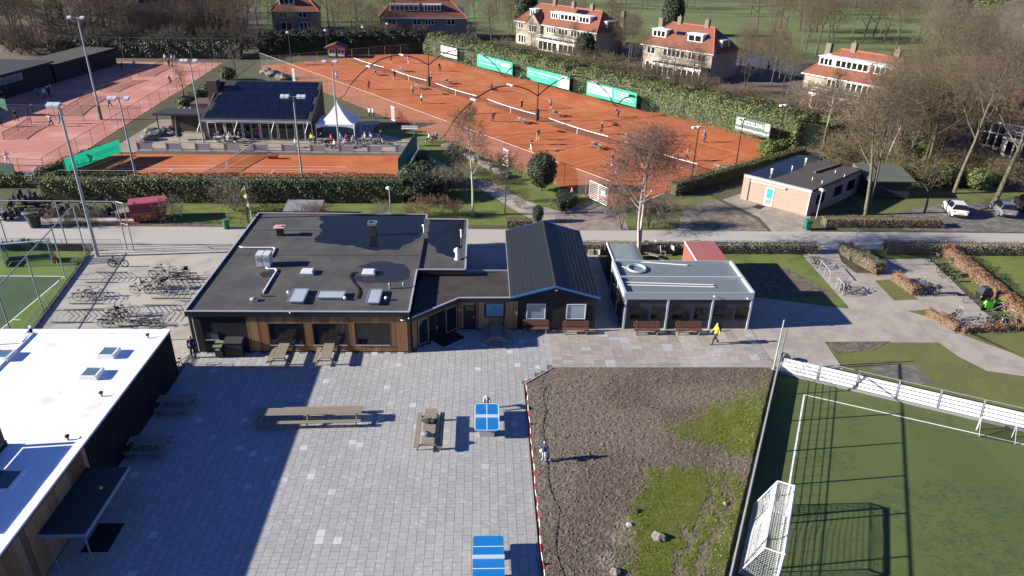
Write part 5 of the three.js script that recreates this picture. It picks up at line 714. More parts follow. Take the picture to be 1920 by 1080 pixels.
// tall floodlight masts
function mast(label, u, v, vt, o = {}) { const b = G(u, v), H = HT(u, v, vt), t = thing('floodlight_mast', label, 'lamp', b), r = o.r || 0.13; loc(t, 'pole', new MB().cyl(V(0, 0, 0), V(0, H, 0), r, r * 0.55, 10), M([0.36, 0.40, 0.43], 0.45, { metalness: 0.4 })); if (o.green) loc(t, 'painted_foot', new MB().cyl(V(0, 0, 0), V(0, 2.1, 0), r + 0.06, r + 0.05, 10), M([0.015, 0.11, 0.06], 0.6)); if (o.rungs) { const mb = new MB(); for (let y = 2.5; y < H - 1; y += 0.9) mb.bar(V(-0.25, y, 0), V(0.25, y, 0), 0.03, 0.03); loc(t, 'climbing_rungs', mb, mSteel); } loc(t, 'cross_arm', new MB().bar(V(-(o.w || 1), H, 0), V(o.w || 1, H, 0), 0.08, 0.08), mSteel); for (const x of o.heads || [-0.9, 0.9]) { const l = loc(t, 'floodlight', new MB().box(x, H + 0.02, 0.12, 0.55, 0.24, 0.5, 0, 0.4), M([0.50, 0.53, 0.55], 0.4)); loc(l, 'lamp_glass', new MB().box(x, H - 0.07, 0.26, 0.45, 0.12, 0.35, 0, 0.4), M([0.6, 0.62, 0.62], 0.2)); } return t; }
mast('tall grey floodlight mast with rungs at the corner of the green pitch', 183, 480, 197, { rungs: 1, heads: [-0.6, -0.1], w: 0.5, r: 0.16 });
mast('tall floodlight mast with a green painted foot on the pink courts', 190, 224, 33, { green: 1, heads: [-1.1, 0.7], w: 1.0, r: 0.17 });
mast('floodlight mast rising behind the laurel hedge beside the green wine banner', 258, 345, 184, { heads: [-0.9, -0.45, 0.9] });
mast('floodlight mast in front of the veranda of the tennis clubhouse', 384, 278, 114, { heads: [-0.9, -0.5, 0.7] });
mast('floodlight mast with four lamps before the solar roof', 568, 345, 181, { heads: [-1.1, -0.7, 0.7, 1.1], w: 1.2 });
mast('floodlight mast standing in front of the white tent', 636, 276, 116, { heads: [-1.0, 0.4], w: 0.9 });
// small clay court surroundings
fence('court_fence', 'low white railing of the small clay court behind the laurel hedge', [V(-49.4, 0, -83.3), V(-10.2, 0, -83.9)], 1.05, 2.6, { mesh: mWireDark, post: M([0.5, 0.5, 0.48], 0.5) });
{ const t = thing('terrace_parapet', 'row of grey board panels between posts along the clubhouse terrace', 'fence', V(-44, 0, -94.5)); for (let i = 0; i < 19; i++) { const x = -45 + i * 1.87; part(t, 'post', new MB().b2(x - 0.05, x + 0.05, 0, 1.35, -94.6, -94.5), mPostGrey); const pn_ = i % 2 === 0; part(t, 'panel', pn_ ? new MB().b2(x + 0.06, x + 1.81, 0.35, 1.2, -94.57, -94.53) : new MB().b2(x + 0.06, x + 1.81, 0.35, 0.5, -94.57, -94.53), pn_ ? M([0.30, 0.31, 0.33], 0.6) : mPostGrey); } part(t, 'kerb', new MB().b2(-45.2, -10.2, -0.02, 0.18, -94.8, -94.45), mKerb); part(t, 'top_rail', new MB().bar(V(-45, 1.37, -94.55), V(-11, 1.37, -94.55), 0.05, 0.05), mPostGrey); }
{ const t = fence('court_screen', 'dark green windbreak screen at the end of the small clay court', [V(-9.9, 0, -83.9), V(-8.7, 0, -97)], 2.7, 1.7, { mesh: M([0.012, 0.16, 0.11], 0.85), post: mPostGrey }); }
// pink courts fences
fence('court_fence', 'wire fence with brown posts along the edge of the pink courts', [V(-51.2, 0, -83.9), V(-54.3, 0, -160)], 2.3, 4.2, { post: M([0.12, 0.055, 0.045], 0.7) });
fence('court_fence', 'wire fence crossing between the near and far pink courts', [G(0, 225), G(262, 228)], 2.3, 4.2, { post: M([0.12, 0.06, 0.05], 0.7) });
fence('court_fence', 'high dark wire fence at the far end of the pink courts before the wood', [V(-80, 0, -160.5), V(-52, 0, -161.5)], 4.6, 4.4, { post: M([0.16, 0.16, 0.17], 0.6), mesh: mWireDark });
fence('court_fence', 'low brown court fence near the hedge at the left of the pink courts', [V(-70, 0, -86.5), V(-51.4, 0, -84.2)], 2.0, 3.4, { post: M([0.12, 0.06, 0.05], 0.7) });
// boards with print -----------------------------------------------------------------------------
function canvasMat(w, h, f) { const c = document.createElement('canvas'); c.width = w; c.height = h; const x = c.getContext('2d'); f(x, w, h); const t = new THREE.CanvasTexture(c); t.colorSpace = THREE.SRGBColorSpace; return new THREE.MeshStandardMaterial({ map: t, roughness: 0.75, side: THREE.DoubleSide }); }
function board(name, label, a, b, y0, y1, mt, back, group) { // printed face toward the side right of a->b seen from above... faces +normal
  const d = b.clone().sub(a); d.y = 0; const L = d.length(), t = thing(name, label, 'banner', yv(a.clone().add(b).multiplyScalar(0.5), 0), group, -Math.atan2(d.z, d.x)); const o = sh(new THREE.Mesh(new THREE.PlaneGeometry(L, y1 - y0), mt)); o.name = 'printed_face'; o.position.set(0, (y0 + y1) / 2, 0.025); t.add(o); loc(t, 'backing', new MB().b2(-L / 2, L / 2, y0, y1, -0.02, 0.02), back); for (const s of [-1, 1]) loc(t, 'fixing_post', new MB().b2(s * L / 2 - 0.03, s * L / 2 + 0.03, 0, y1, -0.08, -0.03), mPostGreen); return t; }
const TEAL = '#2b9b82', mTeal = M([0.02, 0.20, 0.15], 0.8);
const bw = (u0, u1) => [CP(u0, 18.0), CP(u1, 18.0)];
const fu = (px, py) => { const q = G(px, py).sub(CO); return q.x * CD.x + q.z * CD.z; };
board('advertising_board', 'black and white advertising board at the far end of the green fence', ...bw(fu(816, 114), fu(846, 122)), 1.1, 3.2, canvasMat(512, 256, (x, w, h) => { x.fillStyle = '#e8e8e2'; x.fillRect(0, 0, w, h); x.fillStyle = '#151515'; x.font = 'bold 120px sans-serif'; x.fillText('BENSDOM', 8, 120, w - 16); x.fillRect(0, 150, w, 46); x.fillStyle = '#e8e8e2'; x.fillRect(20, 205, w - 40, 26); }), mDarkTrim);
board('advertising_board', 'teal banner with large pale lettering and a white box', ...bw(fu(876, 133), fu(941, 151)), 0.75, 3.2, canvasMat(1024, 420, (x, w, h) => { x.fillStyle = TEAL; x.fillRect(0, 0, w, h); x.fillStyle = '#b9dcd3'; x.font = '150px serif'; x.fillText('VERMONT BV', 40, 170, 640); x.fillStyle = '#dfeee9'; x.fillRect(700, 90, 250, 110); x.fillStyle = '#8fcdbd'; x.fillRect(60, 250, 560, 34); for (let i = 0; i < 3; i++) x.fillRect(720, 260 + i * 44, 250, 18); }), mTeal);
board('advertising_board', 'teal banner with two lines of text and a white panel with script', ...bw(fu(970, 158), fu(1046, 180)), 0.75, 3.1, canvasMat(1024, 420, (x, w, h) => { x.fillStyle = TEAL; x.fillRect(0, 0, w, h); x.fillStyle = '#d5efe8'; x.font = 'bold 84px sans-serif'; x.fillText('For tek h Zretenger wade', 30, 150, 720); x.font = '54px sans-serif'; x.fillText('zretenger & tennis.nl', 30, 240, 620); x.fillStyle = '#eef2f0'; x.fillRect(760, 120, 250, 290); x.fillStyle = '#4d5555'; x.font = 'italic 150px serif'; x.fillText('fleno', 775, 320, 220); }), mTeal);
board('advertising_board', 'teal banner with a white panel reading racket and four small lines', ...bw(fu(1070, 190), fu(1160, 216)), 0.75, 3.1, canvasMat(1024, 380, (x, w, h) => { x.fillStyle = TEAL; x.fillRect(0, 0, w, h); x.fillStyle = '#e9efee'; x.fillRect(30, 40, 500, 250); x.fillStyle = '#5f6a6a'; x.font = 'bold 110px sans-serif'; x.fillText('RACKET', 170, 170, 330); x.font = '40px sans-serif'; x.fillText('webshop.nl', 300, 250, 220); x.lineWidth = 16; x.strokeStyle = '#8a9494'; x.beginPath(); x.arc(95, 160, 48, 0, 6.3); x.stroke(); x.fillStyle = '#d5efe8'; [70, 130, 190].forEach((y) => { x.fillRect(590, y, 26, 30); x.fillRect(635, y + 4, y === 190 ? 300 : 230, 22); }); x.fillRect(590, 255, 380, 24); }), mTeal);
board('advertising_board', 'grey green board reading geerling with two cream emblems', ...bw(fu(1362, 262), fu(1424, 280)), 1.25, 3.35, canvasMat(1024, 400, (x, w, h) => { x.fillStyle = '#4c5f58'; x.fillRect(0, 0, w, h); x.fillStyle = '#d8cf9a'; x.fillRect(30, 30, 130, 190); x.fillRect(860, 30, 130, 190); x.fillStyle = '#e8eee9'; x.font = '150px serif'; x.fillText('GEERLING', 190, 190, 640); x.font = 'bold 84px sans-serif'; x.fillText('www.juweliergeerling.nl', 20, 340, 980); }), mDarkTrim);
board('wine_banner', 'emerald banner with a dark bird and wine merchant lettering', V(-48.6, 0, -83.6), V(-46.0, 0, -92.2), 0.7, 2.3, canvasMat(1024, 256, (x, w, h) => { x.fillStyle = '#1f9d7c'; x.fillRect(0, 0, w, h); x.fillStyle = '#0c4a42'; x.font = '120px serif'; x.fillText('DE IJG', 150, 210, 220); x.fillText('WIJNHANDEL', 520, 180, 470); x.fillRect(150, 222, 830, 6); x.beginPath(); x.moveTo(380, 50); x.lineTo(450, 90); x.lineTo(470, 130); x.lineTo(510, 80); x.lineTo(480, 180); x.lineTo(430, 240); x.lineTo(410, 235); x.lineTo(425, 160); x.lineTo(400, 120); x.fill(); }), mTeal).children.forEach((c) => { if (c.name === 'backing') c.scale.y = 0.06; else if (c.name === 'printed_face') { const q = c.material; c.material = new THREE.MeshPhysicalMaterial({ map: q.map, roughness: 1, transmission: 0.45, thickness: 0, side: THREE.DoubleSide }); } });
{ const a = G(-8, 345), b = G(35, 350); board('court_banner', 'dark green blank banner at the corner of the pink court', a, b, 0.6, 2.7, M([0.015, 0.06, 0.045], 0.8), mTeal); const c = G(56, 352), d = G(73, 352); board('court_sign', 'small white sign with a round emblem at the hedge end', c, d, 0.5, 1.9, canvasMat(256, 256, (x) => { x.fillStyle = '#b9bfc6'; x.fillRect(0, 0, 256, 256); x.strokeStyle = '#2a3038'; x.lineWidth = 10; x.beginPath(); x.arc(128, 128, 70, 0, 6.3); x.stroke(); x.font = 'bold 34px sans-serif'; x.fillStyle = '#2a3038'; x.fillText('1899', 92, 140); x.fillRect(60, 30, 130, 14); }), mGrey); const e = G(-10, 214), f = G(18, 218); board('court_banner', 'emerald banner hanging on the fence between the pink courts', e, f, 0.8, 2.6, M([0.012, 0.12, 0.085], 0.8), mTeal); }
// green pitch, left: ball stop fence, rail, goal ------------------------------------------------------------
{ const e0 = V(-36.35, 0, -62.2), e1 = V(-32.6, 0, -40.5); fence('ball_stop_fence', 'high grey tube fence slanting along the green pitch side', [e0, e1], 4.7, 4.9, { r: 0.055, mesh: null, post: mPostGrey }); fence('ball_stop_fence', 'high tube fence behind the goal of the green pitch', [V(-60, 0, -63.3), V(-33.1, 0, -63.3)], 4.7, 5.3, { r: 0.055, mesh: null, post: mPostGrey }); fence('pitch_railing', 'low wire railing along the green pitch beside the bicycle stands', [e0.clone().add(V(0.5, 0, 0)), e1.clone().add(V(0.5, 0, 0))], 1.1, 2.2, { post: mPostGrey, mesh: mWire }); fence('pitch_railing', 'low railing behind the green hockey goal', [V(-60, 0, -63), V(-33.4, 0, -63)], 1.1, 2.6, { post: mPostGrey, mesh: mWireDark });
  const wl = new MB().bar(V(-60, 0.35, -62.8), V(-36.6, 0.35, -62.8), 0.1, 0.7); single('kick_board', 'black kick board behind the hockey goal', 'fence', wl, M([0.012, 0.014, 0.02], 0.7), V(-48, 0, -62.8));
  const kb = new MB().bar(V(-35.95, 0.07, -62), V(-32.2, 0.07, -40.3), 0.14, 0.14); single('pitch_kerb', 'dark kerb between green pitch and bicycle stands', 'kerb', kb, M([0.06, 0.065, 0.075], 0.8), V(-34, 0, -50));
  fence('frame_mast', 'narrow ladder like steel frame at the corner of the green pitch', [V(-33.1, 0, -63.3), V(-32.3, 0, -62.9)], 4.7, 0.9, { r: 0.05, mesh: null, mid: 2.6 });
  // goal
  const p = G(12, 501), q = G(99, 493), d = q.clone().sub(p), L = d.length(), g = thing('hockey_goal', 'hockey goal with green net on the left green pitch', 'goal', p, undefined, -Math.atan2(d.z, d.x)), H = 2.14, D = 1.15; const w = mWhite; for (const x of [0, L]) loc(g, 'post', new MB().b2(x - 0.04, x + 0.04, 0, H, -0.04, 0.04), w); loc(g, 'crossbar', new MB().b2(-0.04, L + 0.04, H, H + 0.08, -0.04, 0.04), w); for (const x of [0, L]) loc(g, 'net_stay', new MB().bar(V(x, H, 0), V(x, H, -0.7), 0.05, 0.05).bar(V(x, H, -0.7), V(x, 0.05, -D), 0.05, 0.05), mPostGrey); for (const x of [0.02, L - 0.02]) loc(g, 'side_board', new MB().b2(x - 0.02, x + 0.02, 0.02, 0.48, -D, -0.05), M([0.16, 0.2, 0.22], 0.6)); loc(g, 'back_board', new MB().b2(0, L, 0.02, 0.48, -D - 0.04, -D), M([0.16, 0.2, 0.22], 0.6)); const nt = new MB(), Q = (a, b, c, e) => { const P = [a, b, c, a, c, e], W = a.distanceTo(b), Hh = b.distanceTo(c), uv = [[0, 0], [W, 0], [W, Hh], [0, 0], [W, Hh], [0, Hh]]; P.forEach((k, i) => nt.v(k, V(0, 0, 1), uv[i][0], uv[i][1])); }; Q(V(0, 0.05, -D), V(L, 0.05, -D), V(L, H, -0.7), V(0, H, -0.7)); Q(V(0, H, -0.7), V(L, H, -0.7), V(L, H, 0), V(0, H, 0)); Q(V(0, 0.05, -D), V(0, 0.05, 0), V(0, H, 0), V(0, H, -0.7)); Q(V(L, 0.05, -D), V(L, 0.05, 0), V(L, H, 0), V(L, H, -0.7)); loc(g, 'net', nt, mNetGreen);
  const cn = G(108, 497), c2 = thing('corner_flag', 'small red corner cone flag on the green pitch', 'flag', cn); part(c2, 'stick', new MB().cyl(yv(cn, 0), yv(cn, 1.1), 0.02, 0.02, 6), mWhite); part(c2, 'flag', new MB().lathe(yv(cn, 0.5), [[0.12, 0], [0.1, 0.3], [0.05, 0.6]], 8), M([0.5, 0.04, 0.03], 0.7)); }
// right pitch: boarding, edge on fence, goal, white perimeter boards ------------------------------------------
{ const bz = (z, o = 0) => V(-0.4975 * z + o, 0, z), A = bz(-42.7), B = bz(-12); const t = thing('pitch_boarding', 'low boarding with a pale top edge between soil bed and turf pitch', 'fence', A); part(t, 'board', new MB().bar(yv(A, 0.29), yv(B, 0.29), 0.06, 0.58), M([0.03, 0.035, 0.05], 0.7)); part(t, 'top_edge', new MB().bar(yv(A, 0.61), yv(B, 0.61), 0.12, 0.05), mTrim);
  const gp = fence('ball_stop_fence', 'tall tube and wire fence standing on the boarding of the right turf pitch', [bz(-42.7, 0.02), bz(-13, 0.02)], 3.5, 3.3, { r: 0.05, mesh: null, post: mPostGrey }); const wm = new MB(), d = B.clone().sub(A).normalize(); for (let y = 1.72; y <= 1.73; y += 1) wm.cyl(yv(bz(-42.7, 0.02), y), yv(bz(-13, 0.02), y), 0.022, 0.022, 5); part(gp, 'middle_rail', wm, mPostGrey); const vw = new MB(); for (let z = -42.6; z < -13; z += 0.8) { const p = bz(z, 0.02); vw.cyl(yv(p, 0.8), yv(p, 1.72), 0.012, 0.012, 4, false); } for (const y of [0.95, 1.15, 1.35, 1.55]) vw.cyl(yv(bz(-42.7, 0.02), y), yv(bz(-13, 0.02), y), 0.014, 0.014, 4); part(gp, 'grid_panel', vw, mPostGrey).userData.kind = 'stuff';
  { const p = G(1450, 692); const o = thing('corner_pole', 'tall slim white pole at the corner of the turf pitch', 'pole', p); part(o, 'tube', new MB().cyl(p, yv(p, HT(1450, 692, 600)), 0.07, 0.05, 8), mZinc); part(o, 'foot_plate', new MB().box(p.x, 0.02, p.z, 0.3, 0.04, 0.3), mZinc); }
  // white perimeter boards
  const a = G(1462, 699), b = G(1990, 824), dd = b.clone().sub(a), L = dd.length(), e = dd.clone().normalize(), n = V(-e.z, 0, e.x); const pb = thing('perimeter_boards', 'white slatted perimeter boards along the back of the turf pitch', 'fence', a); const N = Math.round(L / 2.5); for (let i = 0; i < N; i++) { const p = a.clone().addScaledVector(e, i * 2.5 + 0.08), q = a.clone().addScaledVector(e, i * 2.5 + 2.42); for (let k = 0; k < 4; k++) part(pb, 'plank', new MB().bar(yv(p, 0.28 + k * 0.235).addScaledVector(n, -0.10 * k), yv(q, 0.28 + k * 0.235).addScaledVector(n, -0.10 * k), 0.03, 0.225), M([0.70, 0.72, 0.75], 0.5)); part(pb, 'post', new MB().bar(yv(a, 0).addScaledVector(e, i * 2.5), yv(a, 1.35).addScaledVector(e, i * 2.5).addScaledVector(n, -0.45), 0.09, 0.09), mPostGrey); } part(pb, 'top_rail', new MB().cyl(yv(a, 1.34).addScaledVector(n, -0.45), yv(b, 1.34).addScaledVector(n, -0.45), 0.035, 0.035, 6), mPostGrey); part(pb, 'base_rail', new MB().bar(yv(a, 0.08).addScaledVector(n, 0.12), yv(b, 0.08).addScaledVector(n, 0.12), 0.1, 0.14), mPostGrey);
  // big goal with white net
  const H = 2.14, f0 = G(1490, 911, H), f1 = G(1470, 1039, H), gd = f1.clone().sub(f0); gd.y = 0; const GL = 5.1, ge = gd.normalize(), gn = V(ge.z, 0, -ge.x); if (gn.x > 0) gn.multiplyScalar(-1); const g = thing('football_goal', 'white football goal with a sagging white net beside the boarding', 'goal', yv(f0, 0)); const P = (s, o, y) => V(f0.x + ge.x * s + gn.x * o, y, f0.z + ge.z * s + gn.z * o); const T = 0.85, Bd = 1.75; const mGoal = M([0.72, 0.74, 0.76], 0.45); part(g, 'crossbar', new MB().cyl(P(0, 0, H), P(GL, 0, H), 0.07, 0.07, 10), mGoal); for (const s of [0, GL]) { part(g, 'post', new MB().cyl(P(s, 0, 0), P(s, 0, H), 0.07, 0.07, 10), mGoal); part(g, 'net_stay', new MB().tube([P(s, 0, H), P(s, T, H), P(s, Bd, 0.06)], 0.035, 6), mGoal); part(g, 'base_bar', new MB().cyl(P(s, 0, 0.05), P(s, Bd, 0.05), 0.045, 0.045, 8), M([0.14, 0.2, 0.3], 0.5)); } part(g, 'base_bar', new MB().cyl(P(0, Bd, 0.05), P(GL, Bd, 0.05), 0.05, 0.05, 8), M([0.14, 0.2, 0.3], 0.5));
  const nm = new MB(), cell = 0.11, cord = (f, n, a0, a1) => { let pr = f(a0); for (let i = 1; i <= n; i++) { const c = f(a0 + (a1 - a0) * i / n); nm.cyl(pr, c, 0.0085, 0.0085, 3, false); pr = c; } }; const sag = (s, k) => 0.10 * Math.sin(s / GL * Math.PI * 2) * Math.sin(k * Math.PI) + 0.10 * Math.sin(k * Math.PI) * (0.5 + 0.5 * Math.sin(s * 2.1)); const back = (s, k) => { const a = P(s, T, H), b = P(s, Bd, 0.06); const q = a.lerp(b, k); return q.addScaledVector(gn, -sag(s, k)).setY(q.y - 0.03 * Math.sin(k * 3.14)); }, top = (s, k) => P(s, T * k, H - 0.12 * Math.sin(k * Math.PI) * (0.6 + 0.4 * Math.sin(s * 1.7)));
  for (let s = 0; s <= GL + 0.01; s += cell) { cord((k) => back(Math.min(s, GL), k), 8, 0, 1); cord((k) => top(Math.min(s, GL), k), 4, 0, 1); } for (let k = 0; k <= 1.001; k += cell / 2.25) cord((s) => back(s, Math.min(1, k)), 18, 0, GL); for (let k = 0; k <= 1.001; k += cell / T) cord((s) => top(s, Math.min(1, k)), 14, 0, GL); for (const s of [0, GL]) { for (let y = 0.1; y < H; y += cell) { const o = y < H ? T + (Bd - T) * (1 - y / H) : T; cord((k) => P(s, o * k, y), 2, 0, 1); } for (let o = 0.1; o < Bd; o += cell) { const y = o < T ? H : H * (1 - (o - T) / (Bd - T)); cord((k) => P(s, o, y * k), 2, 0, 1); } } part(g, 'net', nm, mGoal);
  // small dark training goal by the boards
  const q0 = G(1831, 806), q1 = G(1897, 820), td = q1.clone().sub(q0); const tg = thing('training_goal', 'small training goal with a dark net before the white boards', 'goal', q0, undefined, -Math.atan2(td.z, td.x)), W = td.length(); for (const x of [0, W]) { loc(tg, 'post', new MB().cyl(V(x, 0, 0), V(x, 1.0, 0), 0.04, 0.04, 8), mGoal); loc(tg, 'stay', new MB().cyl(V(x, 1, 0), V(x, 0.05, 0.8), 0.025, 0.025, 6), mPostGrey); } loc(tg, 'crossbar', new MB().cyl(V(0, 1, 0), V(W, 1, 0), 0.04, 0.04, 8), mGoal); const nn = new MB(); [[0, 1, 0], [W, 1, 0], [W, 0.05, 0.8], [0, 1, 0], [W, 0.05, 0.8], [0, 0.05, 0.8]].forEach((k, i) => nn.v(V(k[0], k[1], k[2]), V(0, 0.6, 0.8), k[0], k[2] * 1.6)); loc(tg, 'net', nn, mNet); }
// railing tubes beside the path, gate bar at the hedge gap
{ const rl = (label, a, b, H = 0.95) => { const p = G(...a), q = G(...b), t = thing('tube_railing', label, 'railing', p); part(t, 'rail', new MB().cyl(yv(p, H), yv(q, H), 0.035, 0.035, 8), mZinc); const n = 2; for (let i = 0; i <= n; i++) { const k = p.clone().lerp(q, i / n); part(t, 'post', new MB().cyl(yv(k, 0), yv(k, H), 0.03, 0.03, 8), mZinc); } };
  rl('steel tube railing beside the grass strip, leaning bicycles on it', [1536, 506], [1554, 528]); rl('steel tube railing end with a bicycle parked in front of it', [1567, 540], [1579, 552]); rl('steel tube barrier standing in the gap of the clipped hedge', [1596, 446], [1612, 455], 1.1); }
// ================================================================ TREES, HEDGES, SHRUBS
const mBark = MT(two(128, 1.2, [0.105, 0.090, 0.064], [0.065, 0.055, 0.042], 12, 280), 1), mBarkPale = MT(two(128, 1.4, [0.17, 0.145, 0.095], [0.10, 0.088, 0.056], 10, 284), 1), mBirch = MT(tex(128, 1.2, (u, v) => (pf(288, u, (v * 3) % 1, 10, 2) > 0.63 ? [0.07, 0.06, 0.055] : [0.50, 0.45, 0.39])), 0.9);
const mTwig = M([0.135, 0.100, 0.066], 1), mTwigRed = M([0.17, 0.105, 0.080], 1), mTwigOlive = M([0.150, 0.122, 0.066], 1), mTwigDark = M([0.085, 0.064, 0.046], 1), mTwigGrey = M([0.17, 0.145, 0.115], 1);
function perp(d) { const s = Math.abs(d.y) > 0.9 ? V(1, 0, 0) : V(0, 1, 0); return V(0, 0, 0).crossVectors(d, s).normalize(); }
// bare tree: returns {wood, twigs}. o: H height, r trunk radius, base crown start, spread, droop, forks, n counts per level
function bareTree(o) {
  const wood = new MB(), tw = new MB(), L0 = o.H;
  function limb(p, d, len, r, lv) {
    const seg = lv === 0 ? 7 : lv === 1 ? 5 : lv === 2 ? 3 : 2; const pts = [p.clone()]; let q = p.clone(), dir = d.clone();
    for (let i = 0; i < seg; i++) { const wob = lv === 0 ? 0.07 : 0.26; dir.add(V(rr(-wob, wob), (lv ? (o.up ?? 0.12) * 0.45 : 0.05) - (lv >= 3 ? o.droop || 0 : 0), rr(-wob, wob))).normalize(); q = q.clone().addScaledVector(dir, len / seg); pts.push(q); }
    const R0 = (i) => Math.max(lv >= 3 ? 0.009 : 0.012, r * (1 - 0.85 * i / seg)); const mb = lv < 2 ? wood : tw, n = lv === 0 ? 7 : lv === 1 ? 5 : 3;
    for (let i = 0; i < seg; i++) mb.cyl(pts[i], pts[i + 1], R0(i), R0(i + 1), n, false);
    if (lv >= 4) return; const cnt = o.n[lv]; if (!cnt) return;
    for (let k = 0; k < cnt; k++) {
      const f = lv === 0 ? o.base + (1 - o.base) * Math.pow((k + 0.5) / cnt, 0.8) : 0.18 + 0.82 * (k + R()) / cnt, x = Math.min(seg - 1e-3, f * seg), i = Math.floor(x), pt = pts[i].clone().lerp(pts[i + 1], x - i), ax = pts[i + 1].clone().sub(pts[i]).normalize();
      const s = perp(ax), c = V(0, 0, 0).crossVectors(ax, s), a = k * 2.39996 + rr(-0.4, 0.4); const out = s.multiplyScalar(Math.cos(a)).addScaledVector(c, Math.sin(a)); const sp = lv === 0 ? o.spread * (1.9 - 1.1 * f) : rr(0.75, 1.35); const nd = ax.clone().multiplyScalar(1).addScaledVector(out, sp).normalize();
      const nl = lv === 0 ? L0 * o.limb * (1.2 - 0.75 * (f - o.base) / (1 - o.base)) * rr(0.8, 1.15) : len * rr(0.42, 0.68); limb(pt, nd, nl, Math.max(0.014, r * (lv === 0 ? 0.5 : 0.52) * (1 - 0.6 * f)), lv + 1);
    }
  }
  if (o.forks) for (let k = 0; k < o.forks; k++) { const a = k / o.forks * 6.28 + 0.5; limb(V(0, 0, 0), V(Math.cos(a) * (o.forkAng || 0.16), 1, Math.sin(a) * (o.forkAng || 0.16)).normalize(), o.H * rr(0.85, 1), o.r, 0); }
  else limb(V(0, 0, 0), V(o.lean || 0, 1, 0).normalize(), o.H, o.r, 0);
  return { wood: wood.geo(), tw: tw.geo(), H: o.H };
}
function plantTree(name, label, g, p, wm, tm, H, group, cat = 'tree') { const t = new THREE.Group(); t.name = numbered(name); t.position.set(p.x, -0.05, p.z); const s = H / g.H; t.scale.set(s, s, s); t.rotation.y = rr(0, 6.28); t.userData = { label, category: cat }; if (group) t.userData.group = group; loc(t, 'trunk', g.wood, wm); loc(t, 'crown', g.tw, tm); scene.add(t); return t; }
const TA = bareTree({ H: 13, r: 0.26, base: 0.28, spread: 0.9, limb: 0.42, up: 0.16, n: [12, 6, 5, 4] }), TB = bareTree({ H: 13, r: 0.24, base: 0.35, spread: 0.7, limb: 0.36, up: 0.2, n: [13, 6, 5, 4] }), TC = bareTree({ H: 12, r: 0.16, base: 0.2, spread: 1.0, limb: 0.38, up: 0.1, forks: 2, n: [9, 5, 5, 4] }), TD = bareTree({ H: 11, r: 0.12, base: 0.35, spread: 0.75, limb: 0.3, up: 0.1, droop: 0.12, n: [13, 6, 5, 3] });
const SA = bareTree({ H: 3, r: 0.035, base: 0.1, spread: 0.9, limb: 0.45, up: 0.1, forks: 7, forkAng: 0.55, n: [5, 5, 4, 0] }), SB = bareTree({ H: 3, r: 0.03, base: 0.08, spread: 1.1, limb: 0.5, up: 0.05, forks: 9, forkAng: 0.8, n: [5, 4, 4, 0] });
// far woods: each tree its own
const kinds = [['bare_tree', TA, mBark], ['bare_tree', TB, mBark], ['bare_tree', TC, mBark], ['bare_tree', TD, mBarkPale]];
const heights = ['tall', 'spreading', 'slender', 'dense'];
function grove(pts, n, h0, h1, tms, label, group, minD = 3.2) { const P = PX(...pts); let x0 = 1e9, x1 = -1e9, z0 = 1e9, z1 = -1e9; for (const p of P) { x0 = Math.min(x0, p.x); x1 = Math.max(x1, p.x); z0 = Math.min(z0, p.z); z1 = Math.max(z1, p.z); } const put = []; let guard = 0; while (put.length < n && guard++ < 4000) { const x = rr(x0, x1), z = rr(z0, z1); if (!inPoly(P, x, z) || put.some((q) => Math.hypot(q[0] - x, q[1] - z) < minD)) continue; put.push([x, z]); const k = pick(kinds); plantTree(k[0], label, k[1], V(x, 0, z), k[2], pick(tms), rr(h0, h1), group); } }
grove([[0, 96], [250, 88], [470, 92], [470, 62], [250, 55], [0, 62]], 55, 8, 12.5, [mTwigDark, mTwig, mTwigDark], 'bare leafless tree of the shady wood behind the pink courts', 'trees of the wood behind the pink courts', 3);
grove([[0, 58], [480, 52], [480, 20], [0, 26]], 34, 10, 14, [mTwigDark, mTwig], 'bare tree deeper in the wood around the slate roofed house', 'trees around the slate roofed house', 5);
grove([[480, 80], [600, 84], [700, 78], [800, 68], [800, 30], [480, 40]], 34, 6, 10.5, [mTwig, mTwigOlive], 'bare tree in the gardens between clay courts and terraced houses', 'trees before the terraced houses', 3.2);
grove([[880, 70], [960, 95], [985, 60], [900, 20]], 8, 7, 11, [mTwigOlive, mTwig], 'bare tree standing left of the long cream house', 'trees left of the long cream house', 4);
grove([[1130, 110], [1190, 125], [1185, 80], [1140, 70]], 8, 8, 10, [mTwig], 'bare tree between the long cream house and the two dormer house', 'trees between the first two houses', 3);
grove([[1375, 165], [1480, 190], [1478, 140], [1380, 110]], 12, 7, 10, [mTwig, mTwigOlive], 'bare tree in the garden between the dormer houses', 'trees between the dormer houses', 3.5);
grove([[1400, 100], [1500, 108], [1700, 112], [1760, 70], [1420, 50]], 26, 10, 14, [mTwig, mTwigOlive], 'bare tree in the row along the canal behind the houses', 'trees along the canal', 5);
grove([[1000, 12], [1420, 40], [1420, 10], [1000, -6]], 20, 9, 12, [mTwigGrey, mTwig], 'bare tree at the far side of the meadow behind the houses', 'trees beyond the meadow', 8);
grove([[1420, 30], [1920, 60], [1920, 5], [1420, -5]], 38, 10, 14, [mTwigGrey, mTwig], 'bare tree of the distant grey brown wood past the canal', 'trees of the distant wood', 6);
grove([[1720, 200], [1920, 215], [1920, 110], [1740, 110]], 28, 11, 14, [mTwigOlive, mTwig, mTwigGrey], 'bare tree in the dense stand behind the right hand houses', 'trees of the dense stand by the houses', 4);
grove([[1640, 340], [1720, 345], [1840, 335], [1830, 270], [1700, 240], [1620, 250]], 22, 9, 13, [mTwigOlive, mTwig], 'bare tree in the thicket behind the parked cars', 'trees of the thicket behind the cars', 3.2);
